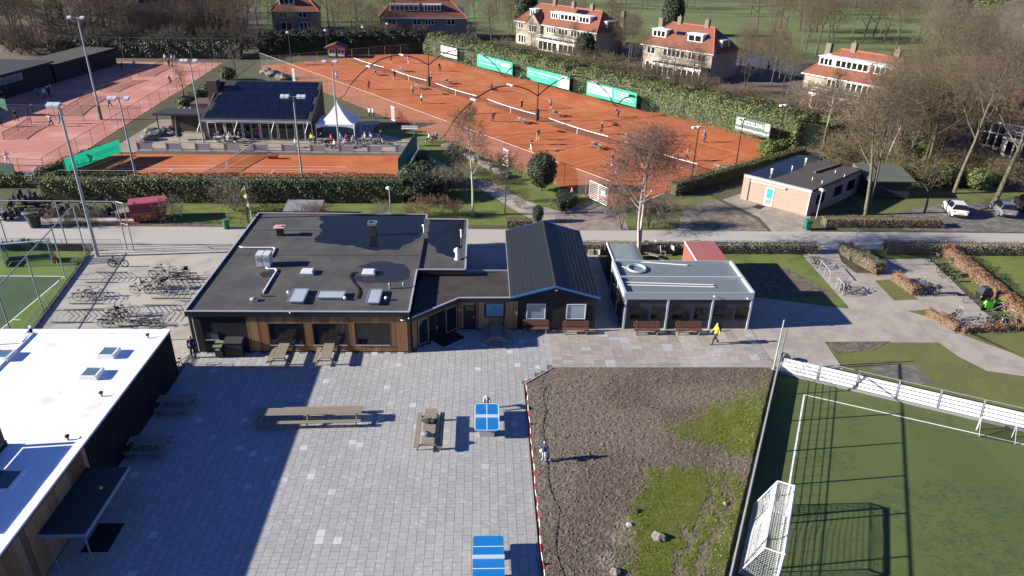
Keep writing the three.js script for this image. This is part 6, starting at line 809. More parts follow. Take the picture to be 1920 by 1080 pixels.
// named single trees ----------------------------------------------------------------------------------
function one(o, name, label, u, v, wm, tm, s = 1) { const g = bareTree(o); const t = plantTree(name, label, g, G(u, v), wm, tm, o.H); return t; }
one({ H: 10.4, r: 0.17, base: 0.42, spread: 0.95, limb: 0.42, up: 0.2, droop: 0.1, forks: 2, forkAng: 0.13, n: [10, 8, 7, 5] }, 'birch_tree', 'big white trunked birch with reddish twigs behind the grey cabin', 1197, 477, mBirch, mTwigRed).rotation.y = 1.2;
one({ H: 10.6, r: 0.15, base: 0.38, spread: 0.85, limb: 0.27, up: 0.12, droop: 0.05, n: [14, 6, 6, 4] }, 'birch_tree', 'slim pale birch on the lawn behind the clubhouse roof', 886, 403, mBirch, mTwig);
one({ H: 5.8, r: 0.10, base: 0.35, spread: 1.0, limb: 0.42, up: 0.16, n: [9, 6, 6, 4] }, 'young_tree', 'young tree with dark stem and rounded bare crown beside the garden path', 946, 400, mBark, mTwigOlive);
one({ H: 4.4, r: 0.13, base: 0.42, spread: 1.0, limb: 0.5, up: 0.3, n: [9, 8, 5, 0] }, 'pollard_tree', 'pollarded tree with upright yellowish shoots beside the pink courts', 346, 187, mBark, M([0.30, 0.19, 0.11], 1));
one({ H: 5, r: 0.15, base: 0.4, spread: 1.0, limb: 0.45, up: 0.2, n: [9, 7, 5, 0] }, 'pollard_tree', 'pollarded tree between pink courts and clubhouse garden', 443, 146, mBark, mTwigGrey);
one({ H: 14.6, r: 0.23, base: 0.35, spread: 0.7, limb: 0.34, up: 0.2, forks: 2, forkAng: 0.10, n: [10, 6, 6, 4] }, 'old_tree', 'thick twin stemmed tree in front of the green shed', 1622, 402, mBarkPale, mTwig);
one({ H: 15, r: 0.32, base: 0.38, spread: 0.8, limb: 0.4, up: 0.2, lean: 0.12, n: [11, 6, 6, 4] }, 'old_tree', 'massive pale trunk leaning over between the parked cars', 1866, 378, mBarkPale, mTwigOlive).rotation.y = 0;
one({ H: 15, r: 0.24, base: 0.4, spread: 0.7, limb: 0.36, up: 0.2, n: [11, 6, 6, 4] }, 'old_tree', 'straight mossy trunk behind the white parked car', 1788, 362, mBarkPale, mTwig);
one({ H: 4.6, r: 0.14, base: 0.45, spread: 1.0, limb: 0.5, up: 0.2, n: [8, 7, 6, 0] }, 'young_tree', 'stunted bare tree at the end of the low hedge by the cars', 1733, 398, mBark, mTwig);
one({ H: 10, r: 0.11, base: 0.45, spread: 0.7, limb: 0.28, up: 0.12, n: [12, 6, 5, 4] }, 'birch_tree', 'thin white birch stem standing at the corner of the clay courts', 1541, 280, mBirch, mTwig);
one({ H: 11, r: 0.12, base: 0.4, spread: 0.7, limb: 0.26, up: 0.12, n: [12, 6, 5, 4] }, 'birch_tree', 'thin white birch stem rising from the brown shrubs', 1652, 330, mBirch, mTwig);
one({ H: 4.0, r: 0.07, base: 0.3, spread: 1.1, limb: 0.5, up: 0.0, droop: 0.3, forks: 2, n: [9, 8, 7, 0] }, 'weeping_tree', 'small weeping tree with drooping twigs by the court gate', 1165, 430, mBark, mTwigGrey); one({ H: 3.2, r: 0.06, base: 0.2, spread: 1.1, limb: 0.55, up: 0.0, droop: 0.3, forks: 3, n: [8, 8, 7, 0] }, 'weeping_tree', 'low weeping shrub spreading over the road edge', 1215, 428, mBark, mTwigGrey);
// shrubs
function shrubs(list, tm, label, group) { for (const [u, v, h] of list) { const g = pick([SA, SB]); const t = plantTree('shrub', label, g, G(u, v), tm, tm, h, group, 'shrub'); t.scale.y *= rr(0.85, 1.1); } }
const along = (a, b, n, h0, h1, j = 8) => { const o = []; for (let i = 0; i < n; i++) { const f = (i + R() * 0.8) / n; o.push([a[0] + (b[0] - a[0]) * f, a[1] + (b[1] - a[1]) * f + rr(-j, j) * 0.5, rr(h0, h1)]); } return o; };
shrubs(along([845, 92], [1180, 150], 14, 3.2, 4.6), mTwigOlive, 'brown leafless shrub rising behind the ivy hedge', 'shrubs behind the ivy hedge');
shrubs(along([1180, 150], [1500, 232], 16, 3.0, 4.4), mTwig, 'bare garden shrub between ivy hedge and dormer houses', 'shrubs before the dormer houses');
shrubs(along([1500, 215], [1760, 260], 16, 3.6, 5.2, 40), mTwigRed, 'tangled reddish brown shrub in front of the half hidden house', 'shrubs before the half hidden house');
shrubs(along([1540, 300], [1700, 345], 10, 3.2, 4.6, 30), mTwigOlive, 'brownish olive shrub behind the brick hut', 'shrubs behind the brick hut');
shrubs(along([1740, 330], [1930, 340], 12, 2.6, 4.0, 30), mTwigOlive, 'shrub under the trees behind the parked cars', 'shrubs behind the parked cars');
shrubs([[440, 395, 3.4], [455, 400, 2.6]], mTwigGrey, 'grey leafless shrub before the laurel hedge by the yellow flag', 'shrubs by the yellow flag'); shrubs([[320, 412, 2.4]], mTwigGrey, 'pale twiggy shrub at the end of the red skip'); shrubs([[580, 415, 2.4], [600, 413, 1.9]], mTwigRed, 'reddish shrub behind the clubhouse roof edge', 'reddish shrubs by the laurel hedge'); shrubs([[715, 408, 2.0]], mTwigGrey, 'grey shrub beside the globe street lamp');
shrubs([[775, 404, 1.8], [800, 406, 2.3], [830, 404, 2.0], [855, 405, 1.6]], mTwigRed, 'reddish brown shrub on the lawn behind the clubhouse wing', 'shrubs behind the clubhouse wing'); shrubs([[830, 368, 3.4], [850, 360, 3.0], [812, 352, 2.6], [870, 340, 2.6]], mTwigGrey, 'grey thicket of bare bushes beside the dark evergreen mass', 'bare bushes by the evergreen mass'); shrubs([[905, 335, 1.8], [870, 325, 1.6], [930, 345, 1.5], [790, 300, 1.6]], mTwig, 'low brown shrub along the rocks by the clay courts', 'shrubs along the court rocks'); shrubs([[975, 390, 1.3], [984, 376, 1.2]], mTwigOlive, 'small olive bush at the edge of the garden path', 'bushes by the garden path');
shrubs([[145, 422, 1.7], [95, 420, 1.6], [180, 420, 1.8], [130, 424, 1.3]], mTwigOlive, 'small clipped bush in the row before the parked mopeds', 'bushes before the mopeds');
// ---------------------------------------------------------------- leafy hedges and evergreens
// one hedge: pts centre line, w width, h height, cols leaf colours, den leaves per m2, sz leaf size
function leafMass(pts, w, h, cols, den, sz, o = {}) {
  const mb = new MB(), core = new MB(), pw = o.pw ?? 0.45, rough = o.rough ?? 0.14;
  for (let i = 0; i < pts.length - 1; i++) {
    const a = pts[i], b = pts[i + 1], L = Math.hypot(b.x - a.x, b.z - a.z), d = V((b.x - a.x) / L, 0, (b.z - a.z) / L), s = V(-d.z, 0, d.x);
    core.bar(V(a.x, h * (pw > 0.5 ? 0.345 : 0.42), a.z).addScaledVector(d, 0.12), V(b.x, h * (pw > 0.5 ? 0.345 : 0.42), b.z).addScaledVector(d, -0.12), w * (pw > 0.5 ? 0.5 : 0.72), h * (pw > 0.5 ? 0.68 : 0.82));
    const N = Math.round((L * (w + 2 * h) + 2 * w * h) * den);
    for (let k = 0; k < N; k++) {
      let along_ = R() * L, t = R() * Math.PI, cx, cy, nx, ny; const e = R() < 2 * w * h / (L * (w + 2 * h) + 2 * w * h); const sg = (q) => Math.sign(q) * Math.pow(Math.abs(q), pw);
      cx = sg(Math.cos(t)) * w / 2; cy = Math.max(0.02, sg(Math.sin(t)) * h); nx = Math.cos(t); ny = Math.sin(t); let n = s.clone().multiplyScalar(nx).add(V(0, ny, 0)); if (e) { along_ = R() < 0.5 ? 0 : L; cx = rr(-w / 2, w / 2); cy = rr(0.05, h * 0.96); n = d.clone().multiplyScalar(along_ ? 1 : -1); }
      const p = V(a.x + d.x * along_ + s.x * cx, cy, a.z + d.z * along_ + s.z * cx); const deep = o.matt && R() < 0.35 ? -0.5 * w * R() : 0, bump = deep + (WN(0, p.x + p.y, p.z, o.bs || 0.5) - 0.5) * 2 * rough + rr(-0.6, 0.3) * rough; p.addScaledVector(n, bump); if (p.y < 0.02) p.y = 0.02;
      const q = n.clone().add(V(rr(-1, 1), rr(-0.6, 1), rr(-1, 1)).multiplyScalar(0.8)).normalize(), u = perp(q), v = V(0, 0, 0).crossVectors(q, u), z = sz * rr(0.6, 1.25), rot = rr(0, 6.28), U = u.clone().multiplyScalar(Math.cos(rot)).addScaledVector(v, Math.sin(rot)).multiplyScalar(z), W = u.clone().multiplyScalar(-Math.sin(rot)).addScaledVector(v, Math.cos(rot)).multiplyScalar(z * 0.62);
      mb.col(mul(pick(cols), rr(0.7, 1.25))); const A = p.clone().sub(U), B = p.clone().sub(W), C = p.clone().add(U), D = p.clone().add(W); mb.tri(A, B, C); mb.tri(A, C, D);
    }
  }
  return { mb, core };
}
const mLeafVC = MVC(0.62, { side: THREE.DoubleSide }), mLeafMatt = MVC(0.95), mCore = M([0.07, 0.066, 0.032], 1), mCoreBrown = M([0.12, 0.098, 0.070], 1);
function hedge(name, label, pts, w, h, cols, den, sz, o = {}) { const { mb, core } = leafMass(pts, w, h, cols, den, sz, o); const t = thing(name, label, o.cat || 'hedge', yv(pts[0], 0), o.group); part(t, 'foliage', mb, o.matt ? mLeafMatt : mLeafVC); part(t, 'unseen_core', core, o.matt ? mCoreBrown : mCore); return t; }  // unseen solid core added inside the leaves to block light
const cLaurel = [[0.055, 0.088, 0.014], [0.080, 0.120, 0.020], [0.115, 0.150, 0.028], [0.036, 0.060, 0.013], [0.15, 0.17, 0.04]], cIvy = [[0.070, 0.105, 0.022], [0.095, 0.130, 0.030], [0.050, 0.075, 0.017], [0.13, 0.155, 0.045], [0.14, 0.14, 0.055]], cDark = [[0.014, 0.028, 0.010], [0.022, 0.040, 0.013], [0.010, 0.019, 0.008], [0.032, 0.05, 0.016]], cBeech = [[0.30, 0.145, 0.07], [0.24, 0.11, 0.055], [0.36, 0.19, 0.10], [0.18, 0.085, 0.045], [0.22, 0.15, 0.08]], cGreyHedge = [[0.30, 0.255, 0.19], [0.23, 0.19, 0.135], [0.37, 0.32, 0.25], [0.17, 0.15, 0.09], [0.2, 0.18, 0.09]], cOliveHedge = [[0.15, 0.14, 0.06], [0.19, 0.16, 0.08], [0.12, 0.125, 0.04], [0.21, 0.165, 0.10]];
hedge('laurel_hedge', 'lighter clipped laurel hedge beside the moped stands', [V(-47.2, 0, -76.6), V(-34.8, 0, -76.9)], 2.6, 2.75, cLaurel, 60, 0.09);
hedge('laurel_hedge', 'long dark clipped laurel hedge between small clay court and road', [V(-34.4, 0, -76.7), V(-8.6, 0, -77.4)], 2.6, 2.8, [...cLaurel.slice(0, 4), ...cDark], 55, 0.09);
hedge('laurel_hedge', 'short laurel hedge at the edge of the pink court', [V(-60, 0, -80.6), V(-48.4, 0, -80.8)], 1.8, 1.6, cLaurel, 45, 0.1);
hedge('laurel_hedge', 'hedge behind the emerald wine banner', [V(-50.9, 0, -82.2), V(-48.8, 0, -92.5)], 1.1, 1.5, [...cLaurel, ...cDark], 45, 0.1);
hedge('ivy_hedge', 'tall ivy hedge behind the green fence with advertising boards', [CP(-2, 22.2), CP(46, 22.6), CP(93, 23.8)], 6.4, 4.6, cIvy, 34, 0.15, { rough: 0.5, bs: 1.6, pw: 0.6 });
hedge('evergreen_hedge', 'very dark evergreen hedge behind the small court hut', [V(-50, 0, -172), V(-12, 0, -178)], 3.5, 4.8, cDark, 16, 0.22, { rough: 0.4, bs: 1.4 });
hedge('evergreen_hedge', 'dark undergrowth hedge behind the high fence of the pink courts', [V(-92, 0, -164.5), V(-52, 0, -165.5)], 3, 3.4, [...cDark, ...cOliveHedge.map((c) => mul(c, 0.5))], 16, 0.22, { rough: 0.5, bs: 1.4 });
hedge('clipped_hedge', 'grey brown clipped hedge along the road behind the cabin and containers', [V(9.3, 0, -63.3), V(32.9, 0, -63.6)], 1.15, 1.05, cGreyHedge, 110, 0.055, { matt: 1, pw: 0.3, rough: 0.07 });
hedge('clipped_hedge', 'grey brown clipped hedge between road and bright lawn', [V(39.6, 0, -63.7), V(75, 0, -63.3)], 1.3, 1.15, cGreyHedge, 90, 0.06, { matt: 1, pw: 0.3, rough: 0.07 });
hedge('clipped_hedge', 'olive clipped hedge slanting from the tube barrier to the bicycle yard', [G(1580, 472), G(1604, 488), G(1648, 512)], 1.6, 1.15, [...cOliveHedge, ...cGreyHedge.slice(0, 2)], 100, 0.06, { matt: 1, pw: 0.4 });
hedge('clipped_hedge', 'low clipped hedge on the far road side between brick hut and cars', [V(36.5, 0, -70.7), V(49.5, 0, -70.7)], 1.4, 1.0, cOliveHedge, 90, 0.06, { matt: 1, pw: 0.4 });
hedge('beech_hedge', 'long copper brown beech hedge beside the bright lawn', [G(1772, 478), G(1830, 525), G(1930, 612)], 1.25, 1.15, cBeech, 230, 0.048, { matt: 1, pw: 0.8, rough: 0.26 });
hedge('beech_hedge', 'short copper beech hedge between the path and the parked bicycles', [G(1676, 523), G(1716, 555)], 0.85, 0.95, cBeech, 230, 0.048, { matt: 1, pw: 0.8, rough: 0.24 });
hedge('beech_hedge', 'copper beech hedge at the path end of the bicycle yard', [G(1738, 590), G(1796, 622)], 0.85, 0.85, cBeech, 230, 0.048, { matt: 1, pw: 0.8, rough: 0.24 });
hedge('beech_hedge', 'thin copper beech hedge along the lawn edge below the motorcycle', [G(1802, 623), G(1905, 618)], 0.7, 0.7, cBeech, 230, 0.048, { matt: 1, pw: 0.8, rough: 0.24 });
hedge('beech_hedge', 'small copper beech tuft at the end of the olive hedge', [G(1636, 514), G(1656, 510)], 0.6, 0.7, cBeech, 230, 0.048, { matt: 1, pw: 0.7 });
hedge('court_hedge', 'trimmed hedge in front of the near end of the clay courts', [CP(95.8, -9.5), CP(96.3, 17.5)], 1.2, 1.6, cIvy, 50, 0.09);
hedge('box_hedge', 'dark rounded box hedge beside the parked motor scooter', [G(1042, 395), G(1075, 380)], 1.5, 1.2, cDark, 90, 0.07, { pw: 0.6 });
hedge('box_hedge', 'low brown hedge behind the ridge of the black hut', [G(948, 424), G(999, 424)], 1.2, 0.95, [...cOliveHedge, [0.15, 0.08, 0.05]], 100, 0.06, { matt: 1, pw: 0.6 });
// single evergreens: clumps in an egg shaped volume
function evergreen(name, label, p, rx, h, cols, n, sz, lift = 0.3, group) { const t = thing(name, label, 'bush', yv(p, 0), group), mb = new MB(); for (let k = 0; k < n; k++) { const a = R() * 6.283, cz = rr(-1, 1), sr = Math.sqrt(1 - cz * cz), f = Math.pow(R(), 0.22) * (0.86 + 0.26 * WN(0, a * 2.5, cz * 3, 0.6)); const q = V(p.x + Math.cos(a) * sr * rx * f, lift + (h - lift) / 2 * (1 + cz * f), p.z + Math.sin(a) * sr * rx * f); const nn = V(Math.cos(a) * sr, cz + 0.3, Math.sin(a) * sr).add(V(rr(-1, 1), rr(-1, 1), rr(-1, 1)).multiplyScalar(0.9)).normalize(), u = perp(nn), v = V(0, 0, 0).crossVectors(nn, u), z = sz * rr(0.6, 1.3); mb.col(mul(pick(cols), rr(0.7, 1.3))); const A = q.clone().addScaledVector(u, -z), B = q.clone().addScaledVector(v, -z * 0.6), C = q.clone().addScaledVector(u, z), D = q.clone().addScaledVector(v, z * 0.6); mb.tri(A, B, C); mb.tri(A, C, D); } part(t, 'foliage', mb, mLeafVC); part(t, 'trunk', new MB().cyl(yv(p, 0), yv(p, h * 0.7), 0.12, 0.05, 6), mBark); return t; }
evergreen('evergreen_bush', 'egg shaped dark holly on the lawn beside the clay courts', G(1015, 357), 1.75, 4.6, [...cDark, [0.05, 0.07, 0.02]], 9000, 0.1, 0.4);
evergreen('evergreen_bush', 'small clipped dark ball behind the box hedge', G(1056, 376), 0.95, 1.3, cDark, 2500, 0.07, 0); evergreen('evergreen_bush', 'narrow dark yew column behind the black hut roof', G(1008, 416), 0.62, 1.9, cDark, 2200, 0.07, 0);
for (const [u, v, r, h] of [[785, 372, 2.3, 2.9], [812, 368, 2.0, 2.6], [798, 345, 2.2, 2.8], [775, 345, 1.7, 2.4]]) evergreen('laurel_bush', 'broad dark laurel bush next to the green windbreak screen', G(u, v), r, h, [...cDark, [0.03, 0.055, 0.015]], 4200, 0.12, 0, 'laurel bushes by the windbreak');
evergreen('laurel_bush', 'light green bush at the corner of the clubhouse path', G(792, 306), 0.9, 1.2, cLaurel, 1800, 0.09, 0); evergreen('laurel_bush', 'yellow green laurel above the brick hut hedge', G(1438, 296), 1.5, 2.6, [[0.16, 0.17, 0.03], ...cLaurel], 4200, 0.1, 0); evergreen('laurel_bush', 'small yellowish laurel at the far corner of the clay courts', G(1462, 288), 1.1, 2.0, [[0.16, 0.16, 0.03], ...cLaurel], 2600, 0.1, 0);
for (const [u, v, h] of [[350, 200, 1.8], [372, 190, 2.0], [392, 180, 2.0], [428, 150, 2.4]]) evergreen('laurel_bush', 'green garden bush between pink courts and tennis clubhouse', G(u, v), 1.5, h, [...cLaurel, ...cDark], 2600, 0.12, 0, 'garden bushes by the pink courts');
evergreen('conifer', 'dark conifer behind the two dormer house', G(1258, 66), 3.2, 11, cDark, 7000, 0.25, 0.5); evergreen('conifer', 'dark green conifer left of the long cream house', G(985, 62), 3.4, 12, [...cDark, [0.03, 0.05, 0.016]], 7000, 0.25, 0.5); evergreen('conifer', 'dark evergreen in front of the long cream house right half', G(1096, 112), 2.4, 6, cDark, 5000, 0.2, 0.3);
evergreen('conifer', 'light green conifer at the far edge of the distant wood', G(1848, 44), 6, 11, [[0.06, 0.09, 0.016], [0.09, 0.12, 0.02], [0.03, 0.05, 0.012]], 7000, 0.4, 1); evergreen('conifer', 'tall yellowish conifer behind the dense bare stand', G(1915, 60), 6, 13, [[0.09, 0.085, 0.03], [0.06, 0.06, 0.02]], 6000, 0.4, 1); evergreen('conifer', 'dark conifer beside the distant wood edge', G(1800, 40), 4, 9, cDark, 5000, 0.35, 0.5);
for (const [u, v, r, h] of [[1690, 335, 2, 2.6], [1760, 345, 2.2, 2.8], [1830, 352, 2, 2.4], [1560, 245, 2, 3], [1470, 228, 2.2, 3], [1720, 300, 2.4, 3.4]]) evergreen('ivy_bush', 'dark ivy covered bush under the bare trees', G(u, v), r, h, cIvy, 3600, 0.13, 0, 'ivy bushes under the trees');
// dry leaf thicket in front of the half hidden house
for (const [u, v, r, h] of [[1590, 262, 2.6, 4.2], [1640, 270, 3, 5], [1690, 262, 2.6, 4.4], [1610, 300, 2.4, 3.8], [1660, 305, 2.6, 4]]) evergreen('oak_thicket', 'thicket with dry brown leaves before the half hidden house', G(u, v), r, h, [[0.10, 0.07, 0.04], [0.13, 0.085, 0.048], [0.07, 0.05, 0.03], [0.09, 0.075, 0.035]], 3000, 0.11, 0.2, 'dry leaved thickets');
shrubs([...along([20, 100], [470, 98], 26, 3.5, 6, 14), ...along([0, 84], [470, 80], 22, 4, 6.5, 14)], mTwigDark, 'dark leafless undergrowth shrub in the wood behind the pink courts', 'undergrowth behind the pink courts');
shrubs([...along([480, 96], [800, 80], 20, 3.5, 5.5, 12), ...along([700, 74], [880, 66], 12, 3.5, 5, 10)], mTwig, 'brown leafless shrub in the gardens of the terraced houses', 'shrubs of the terraced gardens');
grove([[985, 118], [1120, 140], [1120, 112], [985, 92]], 5, 6, 9, [mTwigOlive, mTwig], 'bare tree standing in the front garden of the long cream house', 'trees before the long cream house', 3);
grove([[1195, 165], [1340, 195], [1340, 160], [1195, 138]], 5, 6, 8.5, [mTwig, mTwigOlive], 'bare tree standing in the front garden of the two dormer house', 'trees before the two dormer house', 3);
shrubs([...along([970, 108], [1130, 132], 9, 2.6, 4.2, 8), ...along([1190, 150], [1350, 182], 9, 2.6, 4, 8)], mTwigOlive, 'leafless shrub close under the facade of a cream house', 'shrubs under the cream facades');
shrubs(along([1490, 190], [1720, 240], 14, 3, 5, 16), mTwigGrey, 'grey tangled bush right in front of the half hidden house', 'bushes right before the half hidden house');
const cOak = [[0.15, 0.105, 0.060], [0.19, 0.13, 0.075], [0.105, 0.075, 0.045], [0.13, 0.105, 0.05]];
for (const [u, v, r, h, n] of [[1668, 292, 4.2, 10.5, 6500], [1612, 262, 3.4, 7.5, 4200], [1718, 250, 3.8, 9, 4800]]) { const t = evergreen('oak_tree', 'oak keeping its dry brown leaves before the half hidden house', G(u, v), r, h, cOak, n, 0.11, 1.6, 'dry leaved oaks'); t.userData.category = 'tree'; }
// ================================================================ FURNITURE, BINS, VEHICLES
const mOldWood = MT(tex(256, 1.4, (u, v) => mul(mix([0.20, 0.165, 0.12], [0.27, 0.235, 0.18], pf(300, (u * 0.15) % 1, v, 40, 3)), 0.9 + 0.2 * pn(303, u, v, 90))), 0.9), mRedWood = MT(two(128, 1.2, [0.105, 0.045, 0.032], [0.15, 0.07, 0.05], 14, 306), 0.7), mBlueTop = M([0.010, 0.165, 0.46], 0.35), mTableLine = M([0.72, 0.78, 0.80], 0.5), mConcGrey = M([0.32, 0.32, 0.31], 0.85);
// picnic table, length L along local z, n legs frames
function picnic(label, p, turn, L, group, mat = mOldWood) {
  const t = thing('picnic_table', label, 'picnic table', yv(p, 0), group, turn); for (let i = 0; i < 5; i++) loc(t, 'tabletop_plank', new MB().b2(-0.375 + i * 0.152, -0.375 + i * 0.152 + 0.14, 0.72, 0.76, -L / 2, L / 2), mat);
  for (const s of [-1, 1]) for (let i = 0; i < 2; i++) loc(t, 'seat_plank', new MB().b2(s * 0.71 - 0.14 + i * 0.15, s * 0.71 - 0.14 + i * 0.15 + 0.135, 0.42, 0.46, -L / 2, L / 2), mat);
  const n = Math.max(2, Math.round(L / 2)); for (let k = 0; k < n; k++) { const z = -L / 2 + 0.3 + (L - 0.6) * k / (n - 1); for (const s of [-1, 1]) loc(t, 'leg', new MB().bar(V(s * 0.27, 0.72, z), V(s * 0.74, 0, z), 0.07, 0.09), mat); loc(t, 'seat_beam', new MB().bar(V(-0.85, 0.38, z), V(0.85, 0.38, z), 0.06, 0.08), mat); loc(t, 'top_beam', new MB().bar(V(-0.36, 0.685, z), V(0.36, 0.685, z), 0.06, 0.07), mat); } return t;
}
picnic('weathered picnic table under the leftmost wide clubhouse window', G(531, 672), 0.02, 2.4, 'picnic tables under the clubhouse windows'); picnic('weathered picnic table under the middle clubhouse window', G(616, 672), 0.02, 2.4, 'picnic tables under the clubhouse windows');
picnic('very long picnic table lying half in the building shade', G(580, 789), Math.PI / 2 + 0.03, 6.6);
{ const p = G(806, 816); picnic('picnic table with two dark bags beside the ping pong table', p, 0.0, 3.4); const q = G(800, 806, 0.76); single('sports_bag', 'black and white bag lying on the picnic table', 'bag', new MB().ball(V(q.x + 0.02, 0.9, q.z + 0.55), 0.32, 0.14, 0.2, 10, 6).tube([V(q.x - 0.2, 0.95, q.z + 0.55), V(q.x, 1.12, q.z + 0.55), V(q.x + 0.22, 0.95, q.z + 0.55)], 0.025, 5), M([0.16, 0.17, 0.19], 0.8), V(q.x, 0.76, q.z + 0.55)); const k = V(q.x + 0.1, 0, q.z - 0.75); single('jacket_pile', 'heap of dark jackets on the picnic table top', 'jackets', new MB().ball(V(k.x, 0.86, k.z), 0.42, 0.12, 0.26, 10, 6).ball(V(k.x + 0.3, 0.92, k.z + 0.1), 0.22, 0.15, 0.2, 8, 5).ball(V(k.x - 0.3, 0.85, k.z - 0.05), 0.2, 0.1, 0.14, 8, 5), M([0.02, 0.02, 0.03], 0.9), V(k.x, 0.76, k.z)); }
picnic('picnic table in the shade before the annex window', G(930, 634), 0.0, 2.3, undefined); picnic('picnic table in the deep shade by the white roofed building back corner', G(333, 765), Math.PI / 2, 2.2); picnic('picnic table in the deep shade with a bicycle beside it', G(283, 845), Math.PI / 2, 2.3);
// slatted benches
function bench(label, p, group) { const t = thing('bench', label, 'bench', yv(p, 0), group); for (let i = 0; i < 2; i++) loc(t, 'seat_plank', new MB().b2(-1.02, 1.02, 0.42, 0.47, -0.18 + i * 0.2, i * 0.2), mRedWood); for (let i = 0; i < 3; i++) loc(t, 'back_plank', new MB().box(0, 0.60 + i * 0.15, -0.24 - i * 0.035, 2.04, 0.135, 0.045, 0, -0.22), mRedWood); for (const s of [-0.8, 0.8]) { loc(t, 'leg', new MB().b2(s - 0.06, s + 0.06, 0, 0.42, -0.24, -0.14), mOldWood); loc(t, 'leg', new MB().b2(s - 0.06, s + 0.06, 0, 0.42, 0.08, 0.18), mOldWood); loc(t, 'back_support', new MB().bar(V(s, 0.4, -0.24), V(s, 0.98, -0.36), 0.06, 0.06), mOldWood); } return t; }
bench('red brown bench under the left window of the black hut', G(1004, 624)); bench('red brown bench under the white blind of the black hut', G(1079, 626)); bench('red brown bench before the grey cabin near the hut gap', G(1212, 627)); bench('red brown bench before the grey cabin middle windows', G(1290, 627));
// ping pong tables
function pong(label, p, o = {}) { const t = thing('ping_pong_table', label, 'table tennis', yv(p, 0)); const w = 0.7625, l = 1.37, sh_ = new THREE.Shape(), r = 0.14; sh_.moveTo(-w + r, -l); sh_.lineTo(w - r, -l); sh_.quadraticCurveTo(w, -l, w, -l + r); sh_.lineTo(w, l - r); sh_.quadraticCurveTo(w, l, w - r, l); sh_.lineTo(-w + r, l); sh_.quadraticCurveTo(-w, l, -w, l - r); sh_.lineTo(-w, -l + r); sh_.quadraticCurveTo(-w, -l, -w + r, -l); const g = new THREE.ExtrudeGeometry(sh_, { depth: 0.07, bevelEnabled: false, curveSegments: 6 }); g.rotateX(-Math.PI / 2); g.translate(0, 0.69, 0); const top = loc(t, 'tabletop', g, mBlueTop); const y = 0.764;
  if (o.cross) { for (const z of [-0.68, 0.68]) loc(top, 'line', new MB().quad(V(-w, y, z + 0.02), V(w, y, z + 0.02), V(w, y, z - 0.02), V(-w, y, z - 0.02)), mTableLine); } else { loc(top, 'line', new MB().quad(V(-0.02, y, l), V(0.02, y, l), V(0.02, y, -l), V(-0.02, y, -l)), mTableLine); const inn = [[-w, -l + r], [-w, l - r], [-w + r, l], [w - r, l], [w, l - r], [w, -l + r], [w - r, -l], [-w + r, -l]]; const eb = new MB(); for (let i = 0; i < 8; i++) { const a = inn[i], b = inn[(i + 1) % 8], A = V(a[0] * 0.965, y, a[1] * 0.98), B = V(b[0] * 0.965, y, b[1] * 0.98); strip(eb, A, B, 0.045, y); } loc(top, 'line', eb, mTableLine); }
  loc(t, 'net_plate', new MB().hexa([V(-w - 0.02, y, 0.09), V(w + 0.02, y, 0.09), V(w + 0.02, y, -0.09), V(-w - 0.02, y, -0.09), V(-w - 0.02, y + 0.15, 0.012), V(w + 0.02, y + 0.15, 0.012), V(w + 0.02, y + 0.15, -0.012), V(-w - 0.02, y + 0.15, -0.012)]), M([0.62, 0.68, 0.74], 0.5)); for (const z of [-0.75, 0.75]) loc(t, 'foot', new MB().hexa([V(-0.42, 0, z + 0.3), V(0.42, 0, z + 0.3), V(0.42, 0, z - 0.3), V(-0.42, 0, z - 0.3), V(-0.55, 0.69, z + 0.2), V(0.55, 0.69, z + 0.2), V(0.55, 0.69, z - 0.2), V(-0.55, 0.69, z - 0.2)]), mConcGrey); return t; }
{ const a = G(889, 806.5, 0.76), b = G(935.5, 757, 0.76); pong('blue ping pong table with a player at its far end', V((a.x + b.x) / 2, 0, (a.z + b.z) / 2)); const c = G(886.5, 1005, 0.76), d = G(944.5, 1005, 0.76); pong('blue ping pong table with cross lines beside the red and white tape', V((c.x + d.x) / 2, 0, c.z + 1.37), { cross: 1 }); }
